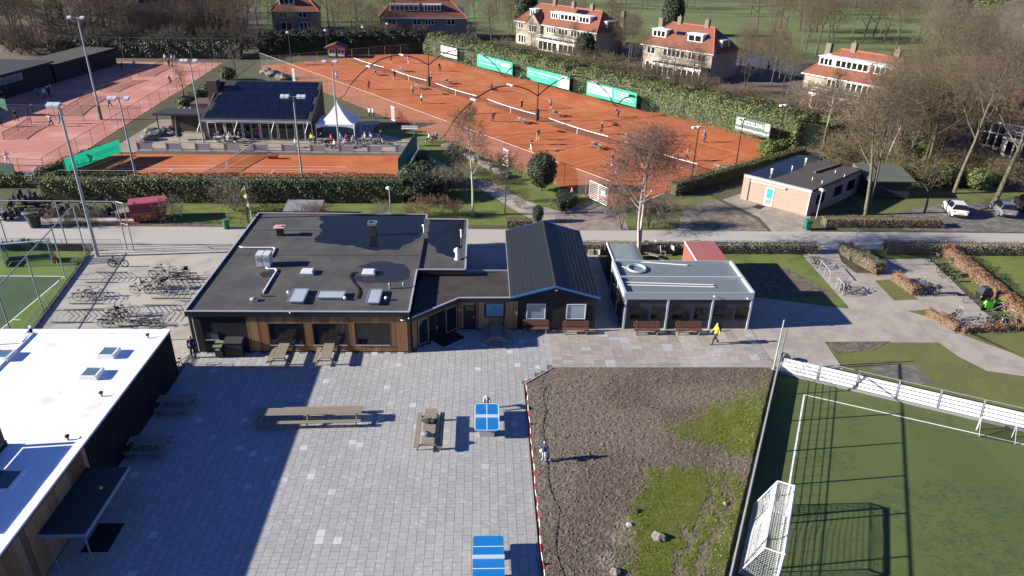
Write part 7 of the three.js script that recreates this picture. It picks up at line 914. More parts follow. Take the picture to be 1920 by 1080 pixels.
// barrier tape along the bed
{ const mRW = MT(tex(64, 1.1, (u) => (u < 0.5 ? [0.55, 0.035, 0.035] : [0.75, 0.74, 0.72])), 0.5); const tape = (label, pts, ys) => { const t = thing('barrier_tape', label, 'tape', yv(pts[0], 0)); const mb = new MB(); let s = 0; for (let i = 0; i < pts.length - 1; i++) { const n = 8; for (let k = 0; k < n; k++) { const q = (f) => { const p = pts[i].clone().lerp(pts[i + 1], f); return V(p.x + 0.03 * Math.sin(f * 9 + i), ys[i] + (ys[i + 1] - ys[i]) * f - 0.12 * Math.sin(f * Math.PI), p.z); }; const A = q(k / n), B = q((k + 1) / n), L = A.distanceTo(B), w = V(0.017, 0.008, 0.008), N = V(0, 0, 0).crossVectors(B.clone().sub(A), w).normalize(); for (const [P, u, v] of [[A.clone().sub(w), s, 0], [B.clone().sub(w), s + L, 0], [B.clone().add(w), s + L, 0.08], [A.clone().sub(w), s, 0], [B.clone().add(w), s + L, 0.08], [A.clone().add(w), s, 0.08]]) mb.v(P, N, u, v); s += L; } } part(t, 'tape', mb, mRW); pts.forEach((p, i) => part(t, 'pin', new MB().cyl(yv(p, 0), yv(p, ys[i] + 0.05), 0.012, 0.012, 5), mPostGrey)); };
  tape('red and white barrier tape along the left edge of the soil bed', [V(3.12, 0, -15), V(3.1, 0, -24.5), V(3.08, 0, -29), V(3.1, 0, -34), V(3.1, 0, -38), V(3.1, 0, -40.9)], [0.5, 0.42, 0.5, 0.42, 0.5, 0.62]); tape('red and white barrier tape sagging before the cabin walkway', [V(5.1, 0, -43.3), V(12.6, 0, -43.4), V(18.2, 0, -43.6), V(21.0, 0, -44.2)], [0.9, 0.75, 0.35, 0.9]); }
// bins
{ const c = G(414, 668), t = thing('wheelie_bin', 'dark wheelie bin with a light green lid by the black clubhouse wall', 'bin', c); loc(t, 'body', new MB().hexa([V(-0.24, 0.05, 0.26), V(0.24, 0.05, 0.26), V(0.24, 0.05, -0.24), V(-0.24, 0.05, -0.24), V(-0.3, 0.98, 0.34), V(0.3, 0.98, 0.34), V(0.3, 0.98, -0.34), V(-0.3, 0.98, -0.34)]), M([0.014, 0.022, 0.018], 0.6)); loc(t, 'lid', new MB().hexa([V(-0.32, 0.98, 0.38), V(0.32, 0.98, 0.38), V(0.32, 1.0, -0.38), V(-0.32, 1.0, -0.38), V(-0.3, 1.04, 0.34), V(0.3, 1.04, 0.34), V(0.28, 1.1, -0.36), V(-0.28, 1.1, -0.36)]), M([0.16, 0.24, 0.12], 0.6)); loc(t, 'label', new MB().b2(-0.14, 0.14, 0.7, 0.82, 0.335, 0.345), M([0.5, 0.5, 0.48], 0.7)); for (const s of [-1, 1]) loc(t, 'wheel', new MB().cyl(V(s * 0.2, 0.1, -0.26), V(s * 0.3, 0.1, -0.26), 0.1, 0.1, 12), mRubber);
  const b = G(443, 664), s = thing('storage_box', 'black storage box against the black clubhouse wall', 'box', b); loc(s, 'body', new MB().b2(-0.62, 0.62, 0, 1.15, -0.4, 0.4), M([0.02, 0.021, 0.024], 0.6)); loc(s, 'lid', new MB().hexa([V(-0.66, 1.15, 0.44), V(0.66, 1.15, 0.44), V(0.66, 1.15, -0.44), V(-0.66, 1.15, -0.44), V(-0.64, 1.2, 0.42), V(0.64, 1.2, 0.42), V(0.64, 1.3, -0.42), V(-0.64, 1.3, -0.42)]), M([0.05, 0.052, 0.056], 0.5));
  const g = G(425, 428), gb = thing('litter_bin', 'green cylindrical litter bin on the verge by the road', 'bin', g); loc(gb, 'body', new MB().cyl(V(0, 0, 0), V(0, 0.9, 0), 0.3, 0.32, 14), M([0.02, 0.14, 0.06], 0.6)); loc(gb, 'rim', new MB().cyl(V(0, 0.9, 0), V(0, 0.95, 0), 0.34, 0.34, 14), M([0.03, 0.18, 0.08], 0.5));
  const k = G(1513, 430), kb = thing('wheelie_bin', 'teal green wheelie bin at the corner of the brick hut', 'bin', k); loc(kb, 'body', new MB().hexa([V(-0.24, 0.05, 0.26), V(0.24, 0.05, 0.26), V(0.24, 0.05, -0.24), V(-0.24, 0.05, -0.24), V(-0.3, 0.98, 0.34), V(0.3, 0.98, 0.34), V(0.3, 0.98, -0.34), V(-0.3, 0.98, -0.34)]), M([0.012, 0.12, 0.09], 0.5)); loc(kb, 'lid', new MB().b2(-0.32, 0.32, 0.98, 1.08, -0.38, 0.38), M([0.014, 0.14, 0.10], 0.5)); for (const s2 of [-1, 1]) loc(kb, 'wheel', new MB().cyl(V(s2 * 0.2, 0.1, -0.26), V(s2 * 0.3, 0.1, -0.26), 0.1, 0.1, 12), mRubber);
  const w = G(1470, 677), wb = thing('plant_tub', 'round dark tub behind the corner of the white boards', 'tub', w); loc(wb, 'tub', new MB().lathe(V(0, 0, 0), [[0.3, 0], [0.38, 0.45], [0.34, 0.45], [0.3, 0.4], [0.01, 0.4]], 14), M([0.03, 0.045, 0.05], 0.6)); loc(wb, 'rim', new MB().lathe(V(0, 0.45, 0), [[0.38, 0], [0.41, 0.03], [0.38, 0.06], [0.34, 0.03]], 14), M([0.04, 0.055, 0.06], 0.6)); }
// red skip on the verge
{ const a = G(248, 420), b = G(316, 412), d = b.clone().sub(a), t = thing('red_skip', 'dark red steel skip with yellow stripe and lettering on the verge', 'skip', a, undefined, -Math.atan2(d.z, d.x)), L = d.length(), m = M([0.34, 0.03, 0.03], 0.6), m2 = M([0.22, 0.025, 0.04], 0.6); loc(t, 'lower_side', new MB().hexa([V(0.3, 0.1, 0), V(L - 0.3, 0.1, 0), V(L - 0.3, 0.1, -1.8), V(0.3, 0.1, -1.8), V(0, 1.0, 0.1), V(L, 1.0, 0.1), V(L, 1.0, -1.9), V(0, 1.0, -1.9)]), m); loc(t, 'upper_side', new MB().hexa([V(0, 1.0, 0.1), V(L, 1.0, 0.1), V(L, 1.0, -1.9), V(0, 1.0, -1.9), V(0, 1.95, -0.05), V(L, 1.95, -0.05), V(L, 1.95, -1.8), V(0, 1.95, -1.8)]), m2); loc(t, 'stripe', new MB().b2(0.05, L - 0.05, 0.97, 1.04, 0.1, 0.125), M([0.45, 0.22, 0.02], 0.6)); loc(t, 'lid', new MB().b2(-0.05, L + 0.05, 1.95, 2.05, -1.85, 0.0), M([0.36, 0.07, 0.10], 0.55)); for (const x of [0.5, L - 0.6]) loc(t, 'lifting_lug', new MB().b2(x, x + 0.12, 2.05, 2.3, -0.2, 0), m); const o = sh(new THREE.Mesh(new THREE.PlaneGeometry(1.9, 0.5), canvasMat(512, 128, (x) => { x.fillStyle = '#74161a'; x.fillRect(0, 0, 512, 128); x.fillStyle = '#d79a20'; x.font = 'bold 110px sans-serif'; x.fillText('TERTO', 10, 104, 480); }))); o.name = 'lettering'; o.position.set(L * 0.52, 0.66, 0.10); o.rotation.x = -0.11 + Math.PI * 0; t.add(o); }
// pallets stack beside the skip
{ const p = G(230, 404), t = thing('pallet_stack', 'stack of weathered wooden pallets beside the red skip', 'pallet', p, undefined, 0.5); for (let i = 0; i < 4; i++) loc(t, 'pallet', new MB().b2(-0.6 + i * 0.05, 0.6 + i * 0.05, 0.15 * i + 0.1, 0.15 * i + 0.13, -0.8, 0.8).b2(-0.6, -0.5, 0.15 * i, 0.15 * i + 0.1, -0.8, 0.8).b2(0.5, 0.6, 0.15 * i, 0.15 * i + 0.1, -0.8, 0.8), mOldWood); }
// planter, lamps, flag
{ const p = G(67, 425), t = thing('planter', 'big black plant pot with a grey green shrub by the road', 'planter', p); loc(t, 'pot', new MB().lathe(V(0, 0, 0), [[0.48, 0], [0.66, 1.15], [0.7, 1.18], [0.62, 1.2], [0.6, 1.1], [0.02, 1.1]], 16), M([0.035, 0.036, 0.04], 0.7)); const mb = new MB(); for (let k = 0; k < 900; k++) { const a = R() * 6.28, e = R(), r = 0.75 * Math.sqrt(R()), q = V(Math.cos(a) * r, 1.1 + e * 1.1 * (1 - r * 0.5), Math.sin(a) * r), n = V(rr(-1, 1), rr(0, 1), rr(-1, 1)).normalize(), u = perp(n), v = V(0, 0, 0).crossVectors(n, u); mb.col(mul(pick([[0.10, 0.11, 0.075], [0.075, 0.085, 0.05]]), rr(0.7, 1.3))); mb.tri(q.clone().addScaledVector(u, -0.09), q.clone().addScaledVector(v, 0.04), q.clone().addScaledVector(u, 0.09)); } loc(t, 'foliage', mb, mLeafMatt);
  const lampP = (label, u, v, vt) => { const b = G(u, v), H = HT(u, v, vt), o = thing('street_lamp', label, 'lamp', b); loc(o, 'pole', new MB().cyl(V(0, 0, 0), V(0, H - 0.15, 0), 0.06, 0.045, 8), mZinc); loc(o, 'lamp_bowl', new MB().lathe(V(0, H - 0.2, 0), [[0.05, 0], [0.34, 0.16], [0.4, 0.24], [0.3, 0.32], [0.02, 0.36]], 14), M([0.5, 0.5, 0.46], 0.4)); }; lampP('globe street lamp behind the back edge of the clubhouse roof', 733, 410, 353); lampP('globe street lamp at the corner of the brick hut', 1530, 410, 356);
  for (const [u, v, vt] of [[547, 122, 60], [615, 104, 56], [684, 100, 50], [729, 92, 44]]) { const b = G(u, v), H = HT(u, v, vt), o = thing('park_lamp', 'slim park lamp with pale bowl before the dark evergreen hedge', 'lamp', b, 'park lamps behind the clay courts'); loc(o, 'pole', new MB().cyl(V(0, 0, 0), V(0, H - 0.2, 0), 0.07, 0.05, 6), mPostDark); loc(o, 'lamp_bowl', new MB().lathe(V(0, H - 0.3, 0), [[0.06, 0], [0.45, 0.18], [0.5, 0.3], [0.3, 0.4], [0.02, 0.42]], 12), M([0.55, 0.55, 0.5], 0.4)); }
  const f = G(474, 416), H = HT(474, 416, 349), fl = thing('flagpole', 'white flagpole with a hanging yellow green flag by the verge', 'flag', f); loc(fl, 'pole', new MB().cyl(V(0, 0, 0), V(-0.35, H, 0), 0.05, 0.035, 8), mWhite); const fb = new MB(); for (let i = 0; i < 10; i++) { const y0 = H - 0.2 - i * 0.26, y1 = y0 - 0.26, w = (k) => 0.25 + 0.22 * Math.sin(k * 0.9), z = (k) => 0.12 * Math.sin(k * 1.7), x = (y) => -0.35 * y / H; fb.quad(V(x(y0), y0, 0), V(x(y0) - w(i), y0 - 0.1, z(i)), V(x(y1) - w(i + 1), y1 - 0.1, z(i + 1)), V(x(y1), y1, 0)); } loc(fl, 'flag', fb, M([0.38, 0.44, 0.02], 0.7)); const sg = G(466, 418), so = thing('wooden_post', 'short dark wooden post beside the flagpole', 'post', sg); loc(so, 'post', new MB().b2(-0.07, 0.07, 0, 1.9, -0.07, 0.07), mBark); loc(so, 'cap', new MB().b2(-0.09, 0.09, 1.9, 1.95, -0.09, 0.09), mBark);
  const gb = G(566, 412), gx = thing('garden_shed', 'grey corrugated shed top behind the clubhouse roof edge', 'shed', gb); loc(gx, 'wall', new MB().b2(-1.6, 1.8, 0, 1.0, -2, 0), mGrey); loc(gx, 'roof', new MB().hexa([V(-1.8, 0.95, 0.2), V(2, 0.95, 0.2), V(2, 1.05, -2.2), V(-1.8, 1.05, -2.2), V(-1.8, 1.02, 0.2), V(2, 1.02, 0.2), V(2, 1.4, -2.2), V(-1.8, 1.4, -2.2)]), M([0.22, 0.225, 0.23], 0.6)); }
// ---------------------------------------------------------------- bicycles (local x = length)
const mTyre = M([0.010, 0.010, 0.011], 0.8), mBikeMetal = M([0.28, 0.29, 0.30], 0.35, { metalness: 0.6 });
function makeBike(frameC, o = {}) {
  const t = thing('bicycle', 'bike', 'bicycle', V(0, 0, 0)), r = 0.335, fm = M(frameC, 0.4); const ring = (mb, c, R_, w, n = 20) => { const pts = []; for (let i = 0; i <= n; i++) pts.push(V(c.x + R_ * Math.cos(i / n * 6.2832), c.y + R_ * Math.sin(i / n * 6.2832), 0)); for (let i = 0; i < n; i++) mb.cyl(pts[i], pts[i + 1], w, w, 4, false); };
  for (const x of [-0.52, 0.55]) { const c = V(x, r, 0), w = new MB(); ring(w, c, r, o.fat ? 0.05 : 0.021); const wh = loc(t, 'wheel', w, mTyre); const sp = new MB(); for (let i = 0; i < 9; i++) { const a = i / 9 * 3.1416; sp.cyl(V(c.x + r * Math.cos(a), c.y + r * Math.sin(a), 0), V(c.x - r * Math.cos(a), c.y - r * Math.sin(a), 0), 0.0035, 0.0035, 3, false); } sp.cyl(V(x, r, -0.04), V(x, r, 0.04), 0.03, 0.03, 8); loc(wh, 'spokes', sp, mBikeMetal); }
  const bb = V(-0.08, 0.29, 0), st = V(-0.26, 0.82, 0), hd = V(0.36, 0.86, 0), hd2 = V(0.39, 0.7, 0); loc(t, 'frame', new MB().cyl(bb, st, 0.02).cyl(bb, hd2, 0.022).cyl(o.low ? V(-0.18, 0.55, 0) : V(-0.23, 0.74, 0), o.low ? V(0.37, 0.76, 0) : hd, 0.02).cyl(bb, V(-0.52, r, 0.05), 0.013).cyl(bb, V(-0.52, r, -0.05), 0.013).cyl(V(-0.24, 0.76, 0), V(-0.52, r, 0.05), 0.012).cyl(V(-0.24, 0.76, 0), V(-0.52, r, -0.05), 0.012).cyl(hd2, V(0.55, r, 0.055), 0.015).cyl(hd2, V(0.55, r, -0.055), 0.015), fm); loc(t, 'handlebar', new MB().tube([hd, V(0.33, 1.02, 0)], 0.016).tube([V(0.15, 1.04, -0.3), V(0.34, 1.05, -0.2), V(0.34, 1.04, 0.2), V(0.15, 1.04, 0.3)], 0.014, 5), mBikeMetal); loc(t, 'saddle', new MB().cyl(st, V(-0.28, 0.93, 0), 0.014).ball(V(-0.3, 0.96, 0), 0.14, 0.04, 0.09, 8, 5), mRubber); loc(t, 'carrier', new MB().bar(V(-0.34, 0.72, 0), V(-0.85, 0.72, 0), 0.14, 0.02).cyl(V(-0.7, 0.71, 0.05), V(-0.52, r, 0.06), 0.008).cyl(V(-0.7, 0.71, -0.05), V(-0.52, r, -0.06), 0.008), mBlackMetal); loc(t, 'crank', new MB().cyl(V(-0.08, 0.29, -0.06), V(-0.08, 0.29, 0.06), 0.08, 0.08, 10).cyl(V(-0.08, 0.29, 0.07), V(0.02, 0.16, 0.1), 0.012).cyl(V(-0.08, 0.29, -0.07), V(-0.18, 0.42, -0.1), 0.012), mBlackMetal); { const mb = new MB(); for (let i = 0; i < 5; i++) { const a = 1.2 + i * 0.35, b = a + 0.35; mb.bar(V(-0.52 + 0.38 * Math.cos(a), r + 0.38 * Math.sin(a), 0), V(-0.52 + 0.38 * Math.cos(b), r + 0.38 * Math.sin(b), 0), 0.05, 0.01); } loc(t, 'mudguard', mb, fm); } if (o.crate) loc(t, 'front_crate', new MB().b2(0.42, 0.76, 0.8, 1.02, -0.2, 0.2), o.crate); if (o.child) loc(t, 'child_seat', new MB().b2(-0.72, -0.45, 0.75, 0.85, -0.16, 0.16).b2(-0.76, -0.7, 0.85, 1.2, -0.16, 0.16), mRubber); return t;
}
const bikes = [makeBike([0.012, 0.012, 0.013]), makeBike([0.20, 0.21, 0.22], { low: 1 }), makeBike([0.015, 0.03, 0.06], { crate: M([0.03, 0.03, 0.03], 0.8) }), makeBike([0.018, 0.018, 0.018], { low: 1, child: 1 }), makeBike([0.14, 0.03, 0.02]), makeBike([0.02, 0.02, 0.022], { fat: 1 })]; const usedB = new Set();
function bike(k, u, v, turn, label, group, lean = 0.06) { const p = G(u, v); let t = bikes[k]; if (usedB.has(k)) t = copy(t, p, turn, label, group); else { usedB.add(k); t.userData.label = label; if (group) t.userData.group = group; t.position.copy(p); t.rotation.y = turn; } t.rotation.order = 'YXZ'; t.rotation.x = lean; t.userData.label = label; if (group) t.userData.group = group; else delete t.userData.group; return t; }
const gR = 'bicycles in the rack field beside the clubhouse';
for (const [k, u, v, tn] of [[1, 300, 520, 0.2], [1, 313, 513, 0.3], [0, 345, 530, 0.05], [0, 352, 524, 0.1], [2, 338, 522, 0.3], [0, 266, 550, 0.05], [3, 286, 541, 0.4], [2, 303, 538, -0.3], [0, 316, 552, 0.2], [2, 292, 546, 0.7]]) bike(k, u, v, tn, 'bicycle in the far cluster of the bike racks beside the clubhouse', gR);
for (const [k, u, v, tn] of [[4, 222, 600, 0.1], [0, 235, 602, 0.2], [3, 240, 590, 0.5], [0, 228, 594, 0.15], [1, 216, 612, 0.3], [1, 208, 612, 0.2], [0, 286, 611, 0.1], [1, 268, 612, 0.6]]) bike(k, u, v, tn, 'bicycle in the near cluster of the bike racks by the white roof', 'bicycles near the white roof');
bike(5, 223, 500, 0.02, 'fat tyred black bicycle alone beside the pitch corner'); bike(0, 160, 562, 0.3, 'black bicycle leaning over in front of the low pitch railing', 'bicycles at the pitch railing'); bike(0, 182, 556, 0.25, 'black bicycle leaning over in front of the low pitch railing', 'bicycles at the pitch railing');
for (const [k, u, v, tn, lb] of [[2, 1746, 495, 0.25, 'bicycle with a pale front load at the end of the yard rack'], [0, 1768, 510, 0.2, 'black bicycle in the yard rack beside the copper hedge'], [3, 1772, 516, 0.25, 'black bicycle in the yard rack beside the copper hedge'], [0, 1778, 520, 0.2, 'black bicycle in the yard rack beside the copper hedge'], [1, 1790, 528, 0.2, 'black bicycle in the yard rack beside the copper hedge']]) bike(k, u, v, tn, lb, lb.startsWith('black') ? 'bicycles beside the copper hedge' : undefined);
for (const [k, u, v, tn] of [[1, 1722, 540, 0.4], [0, 1732, 552, 0.1], [2, 1742, 555, 0.1], [3, 1748, 550, 0.3]]) bike(k, u, v, tn, 'bicycle parked against the short copper beech hedge', 'bicycles against the short hedge');
for (const [k, u, v, tn] of [[0, 1790, 598, 0.5], [1, 1830, 606, 0.9], [1, 1850, 606, 0.7], [0, 1868, 604, 0.4], [1, 1886, 604, 0.5]]) bike(k, u, v, tn, 'bicycle in the rack between motorcycle and beech hedge', 'bicycles below the motorcycle');
bike(0, 1527, 498, 1.6, 'black bicycle leaning on the far tube railing'); bike(0, 1578, 548, 1.4, 'black bicycle leaning on the near tube railing', 'bicycles on the near railing'); bike(0, 1585, 545, 1.5, 'black bicycle leaning on the near tube railing', 'bicycles on the near railing'); bike(1, 263, 852, 0.5, 'bicycle lying in deep shade beside a picnic table'); bike(0, 348, 690, 0.8, 'bicycle parked behind the corner of the white roofed building');
for (const [k, u, v] of [[0, 20, 470], [2, 35, 468], [0, 52, 468], [3, 75, 470], [0, 88, 468]]) bike(k, u, v, rr(-0.2, 0.6), 'bicycle parked on the road side behind the hockey goal', 'bicycles behind the hockey goal');
// bicycle racks: low hoops
{ const rack = (label, u, v, n, dx, dz) => { const p = G(u, v), t = thing('bicycle_rack', label, 'bike rack', p); for (const s of [0, 1]) loc(t, 'rail', new MB().bar(V(0, 0.05, -s * 1.1 * dz), V(n * 0.45, 0.05, -s * 1.1 * dz), 0.05, 0.05), mPostDark); for (let i = 0; i <= n; i++) loc(t, 'hoop', new MB().tube([V(i * 0.45, 0.05, 0), V(i * 0.45, 0.4, -0.2), V(i * 0.45, 0.4, -0.6 * dz), V(i * 0.45, 0.05, -1.1 * dz)], 0.015, 4), mPostGrey); }; rack('low steel bike rack under the far bicycle cluster', 284, 560, 7, 1, 3.2); rack('low steel bike rack under the near bicycle cluster', 240, 606, 6, 1, 2.6); rack('empty low steel bike rack beside the clubhouse corner', 324, 582, 3, 1, 1.4); rack('empty low bike rack by the pitch railing, far end', 160, 530, 6, 1, 1.8); rack('empty low bike rack by the pitch railing, middle part', 130, 570, 6, 1, 1.8); rack('empty low bike rack by the pitch railing near the white roof', 95, 605, 7, 1, 1.8); rack('low bike rack on the bicycle yard paving', 1835, 612, 7, 1, 0.6); }
// mopeds and scooters
function makeMoped(c, low) { const t = thing('motor_scooter', 'scooter', 'scooter', V(0, 0, 0)), m = M(c, 0.35); for (const x of [-0.6, 0.6]) { const mb = new MB(), n = 14; for (let i = 0; i < n; i++) { const a = i / n * 6.2832, b = (i + 1) / n * 6.2832; mb.cyl(V(x + 0.22 * Math.cos(a), 0.24 + 0.22 * Math.sin(a), 0), V(x + 0.22 * Math.cos(b), 0.24 + 0.22 * Math.sin(b), 0), 0.055, 0.055, 5, false); } mb.cyl(V(x, 0.24, -0.05), V(x, 0.24, 0.05), 0.13, 0.13, 10); loc(t, 'wheel', mb, mTyre); } loc(t, 'rear_body', new MB().hexa([V(-0.85, 0.38, 0.16), V(-0.15, 0.3, 0.17), V(-0.15, 0.3, -0.17), V(-0.85, 0.38, -0.16), V(-0.9, 0.72, 0.12), V(-0.2, 0.68, 0.15), V(-0.2, 0.68, -0.15), V(-0.9, 0.72, -0.12)]), m); loc(t, 'footboard', new MB().b2(-0.2, 0.42, 0.24, 0.32, -0.17, 0.17), m); loc(t, 'leg_shield', new MB().hexa([V(0.36, 0.28, 0.22), V(0.46, 0.28, 0.2), V(0.46, 0.28, -0.2), V(0.36, 0.28, -0.22), V(0.26, 0.95, 0.15), V(0.4, 0.98, 0.13), V(0.4, 0.98, -0.13), V(0.26, 0.95, -0.15)]), m); loc(t, 'saddle', new MB().ball(V(-0.5, 0.78, 0), 0.42, 0.1, 0.15, 10, 6), mRubber); loc(t, 'handlebar', new MB().cyl(V(0.32, 0.95, 0), V(0.28, 1.08, 0), 0.04).tube([V(0.18, 1.06, -0.34), V(0.3, 1.08, 0), V(0.18, 1.06, 0.34)], 0.02, 5), mBlackMetal); loc(t, 'headlight', new MB().ball(V(0.44, 0.98, 0), 0.08), mWhite); loc(t, 'mudguard', new MB().ball(V(0.6, 0.42, 0), 0.24, 0.09, 0.09, 8, 5), m); loc(t, 'mirror', new MB().cyl(V(0.26, 1.08, 0.25), V(0.24, 1.28, 0.3), 0.01).ball(V(0.24, 1.3, 0.3), 0.03, 0.06, 0.06, 6, 4), mBlackMetal); return t; }
{ const sc = [makeMoped([0.02, 0.025, 0.04]), makeMoped([0.30, 0.31, 0.32]), makeMoped([0.03, 0.04, 0.05])], used = new Set(); const put = (k, u, v, tn, label, group) => { let t = sc[k]; if (used.has(k)) t = copy(t, G(u, v), tn, label, group); else { used.add(k); t.position.copy(G(u, v)); t.rotation.y = tn; } t.userData.label = label; if (group) t.userData.group = group; else delete t.userData.group; };
  let i = 0; for (const u of [88, 100, 112, 125, 138, 150, 163, 176, 198, 212]) put(i++ % 3, u, 400 + (i % 2) * 3, 1.3 + 0.1 * (i % 3), 'motor scooter in the dense row before the laurel hedge', 'scooters before the laurel hedge'); for (const [u, v] of [[28, 380], [40, 374], [50, 384], [58, 372], [22, 392], [68, 378]]) put(i++ % 3, u, v, 1.9 + 0.1 * (i % 3), 'motor scooter in the group beside the short hedge', 'scooters beside the short hedge'); for (const [u, v] of [[5, 408], [18, 410], [30, 408]]) put(i++ % 3, u, v, 1.5, 'motor scooter at the roadside before the ball stop fence', 'scooters at the roadside'); put(2, 1063, 396, 1.4, 'motor scooter standing at the dark box hedge'); }
{ // green motorcycle
  const p = G(1857, 582), t = thing('motorcycle', 'bright green sports motorcycle parked by the copper hedge', 'motorcycle', p, undefined, 0.12), gm = M([0.10, 0.55, 0.03], 0.3); for (const x of [-0.7, 0.7]) { const mb = new MB(), n = 18; for (let i = 0; i < n; i++) { const a = i / n * 6.2832, b = (i + 1) / n * 6.2832; mb.cyl(V(x + 0.27 * Math.cos(a), 0.32 + 0.27 * Math.sin(a), 0), V(x + 0.27 * Math.cos(b), 0.32 + 0.27 * Math.sin(b), 0), 0.06, 0.06, 6, false); } const w = loc(t, 'wheel', mb, mTyre); loc(w, 'rim', new MB().cyl(V(x, 0.32, -0.03), V(x, 0.32, 0.03), 0.2, 0.2, 12), mBlackMetal); } loc(t, 'fairing', new MB().hexa([V(-0.75, 0.4, 0.14), V(-0.1, 0.3, 0.2), V(-0.1, 0.3, -0.2), V(-0.75, 0.4, -0.14), V(-0.72, 1.0, 0.1), V(0.0, 0.85, 0.17), V(0.0, 0.85, -0.17), V(-0.72, 1.0, -0.1)]), gm); loc(t, 'tank', new MB().ball(V(0.02, 0.86, 0), 0.3, 0.14, 0.17, 12, 8), gm); loc(t, 'tail', new MB().hexa([V(0.25, 0.72, 0.12), V(0.95, 0.86, 0.07), V(0.95, 0.86, -0.07), V(0.25, 0.72, -0.12), V(0.25, 0.86, 0.12), V(0.98, 0.98, 0.06), V(0.98, 0.98, -0.06), V(0.25, 0.86, -0.12)]), gm); loc(t, 'seat', new MB().box(0.4, 0.9, 0, 0.4, 0.08, 0.22, 0, 0, 0.1), mRubber); loc(t, 'engine', new MB().b2(-0.25, 0.35, 0.25, 0.66, -0.16, 0.16), mBlackMetal); loc(t, 'exhaust', new MB().cyl(V(0.2, 0.3, 0.18), V(0.9, 0.55, 0.2), 0.06, 0.07, 8), mSteel); loc(t, 'handlebar', new MB().tube([V(-0.42, 0.96, -0.32), V(-0.5, 0.98, 0), V(-0.42, 0.96, 0.32)], 0.02, 5), mBlackMetal); loc(t, 'headlight', new MB().ball(V(-0.78, 0.8, 0), 0.12, 0.09, 0.1), M([0.6, 0.55, 0.1], 0.3)); loc(t, 'windscreen', new MB().hexa([V(-0.74, 1.0, 0.1), V(-0.5, 0.98, 0.12), V(-0.5, 0.98, -0.12), V(-0.74, 1.0, -0.1), V(-0.6, 1.2, 0.06), V(-0.5, 1.18, 0.08), V(-0.5, 1.18, -0.08), V(-0.6, 1.2, -0.06)]), mPane);
  const c = G(1838, 566), q = thing('cargo_bicycle', 'cargo bicycle with a dark box and rain canopy', 'cargo bike', c, undefined, 0.15); for (const [x, r] of [[-1.45, 0.33], [0.95, 0.26]]) { const mb = new MB(), n = 18; for (let i = 0; i < n; i++) { const a = i / n * 6.2832, b = (i + 1) / n * 6.2832; mb.cyl(V(x + r * Math.cos(a), r + r * Math.sin(a), 0), V(x + r * Math.cos(b), r + r * Math.sin(b), 0), 0.025, 0.025, 4, false); } loc(q, 'wheel', mb, mTyre); } loc(q, 'box', new MB().hexa([V(-0.35, 0.25, 0.28), V(0.6, 0.25, 0.28), V(0.6, 0.25, -0.28), V(-0.35, 0.25, -0.28), V(-0.45, 0.85, 0.36), V(0.75, 0.85, 0.36), V(0.75, 0.85, -0.36), V(-0.45, 0.85, -0.36)]), M([0.02, 0.02, 0.022], 0.6)); loc(q, 'canopy', new MB().hexa([V(-0.45, 0.85, 0.36), V(0.75, 0.85, 0.36), V(0.75, 0.85, -0.36), V(-0.45, 0.85, -0.36), V(-0.25, 1.45, 0.3), V(0.4, 1.42, 0.3), V(0.4, 1.42, -0.3), V(-0.25, 1.45, -0.3)]), M([0.035, 0.042, 0.055], 0.35)); loc(q, 'frame', new MB().cyl(V(-0.4, 0.4, 0), V(-1.2, 0.45, 0), 0.03).cyl(V(-1.2, 0.45, 0), V(-1.45, 0.33, 0), 0.025).cyl(V(-1.1, 0.4, 0), V(-1.2, 0.85, 0), 0.02), mBlackMetal); loc(q, 'saddle', new MB().ball(V(-1.22, 0.92, 0), 0.14, 0.04, 0.09), mRubber); loc(q, 'handlebar', new MB().tube([V(-0.85, 1.0, -0.3), V(-0.75, 1.05, 0), V(-0.85, 1.0, 0.3)], 0.016, 5).cyl(V(-0.75, 1.05, 0), V(-0.6, 0.5, 0), 0.02), mBlackMetal); loc(q, 'reflector', new MB().ball(V(-0.42, 0.7, 0.34), 0.06, 0.09, 0.02), M([0.7, 0.75, 0.05], 0.5)); }
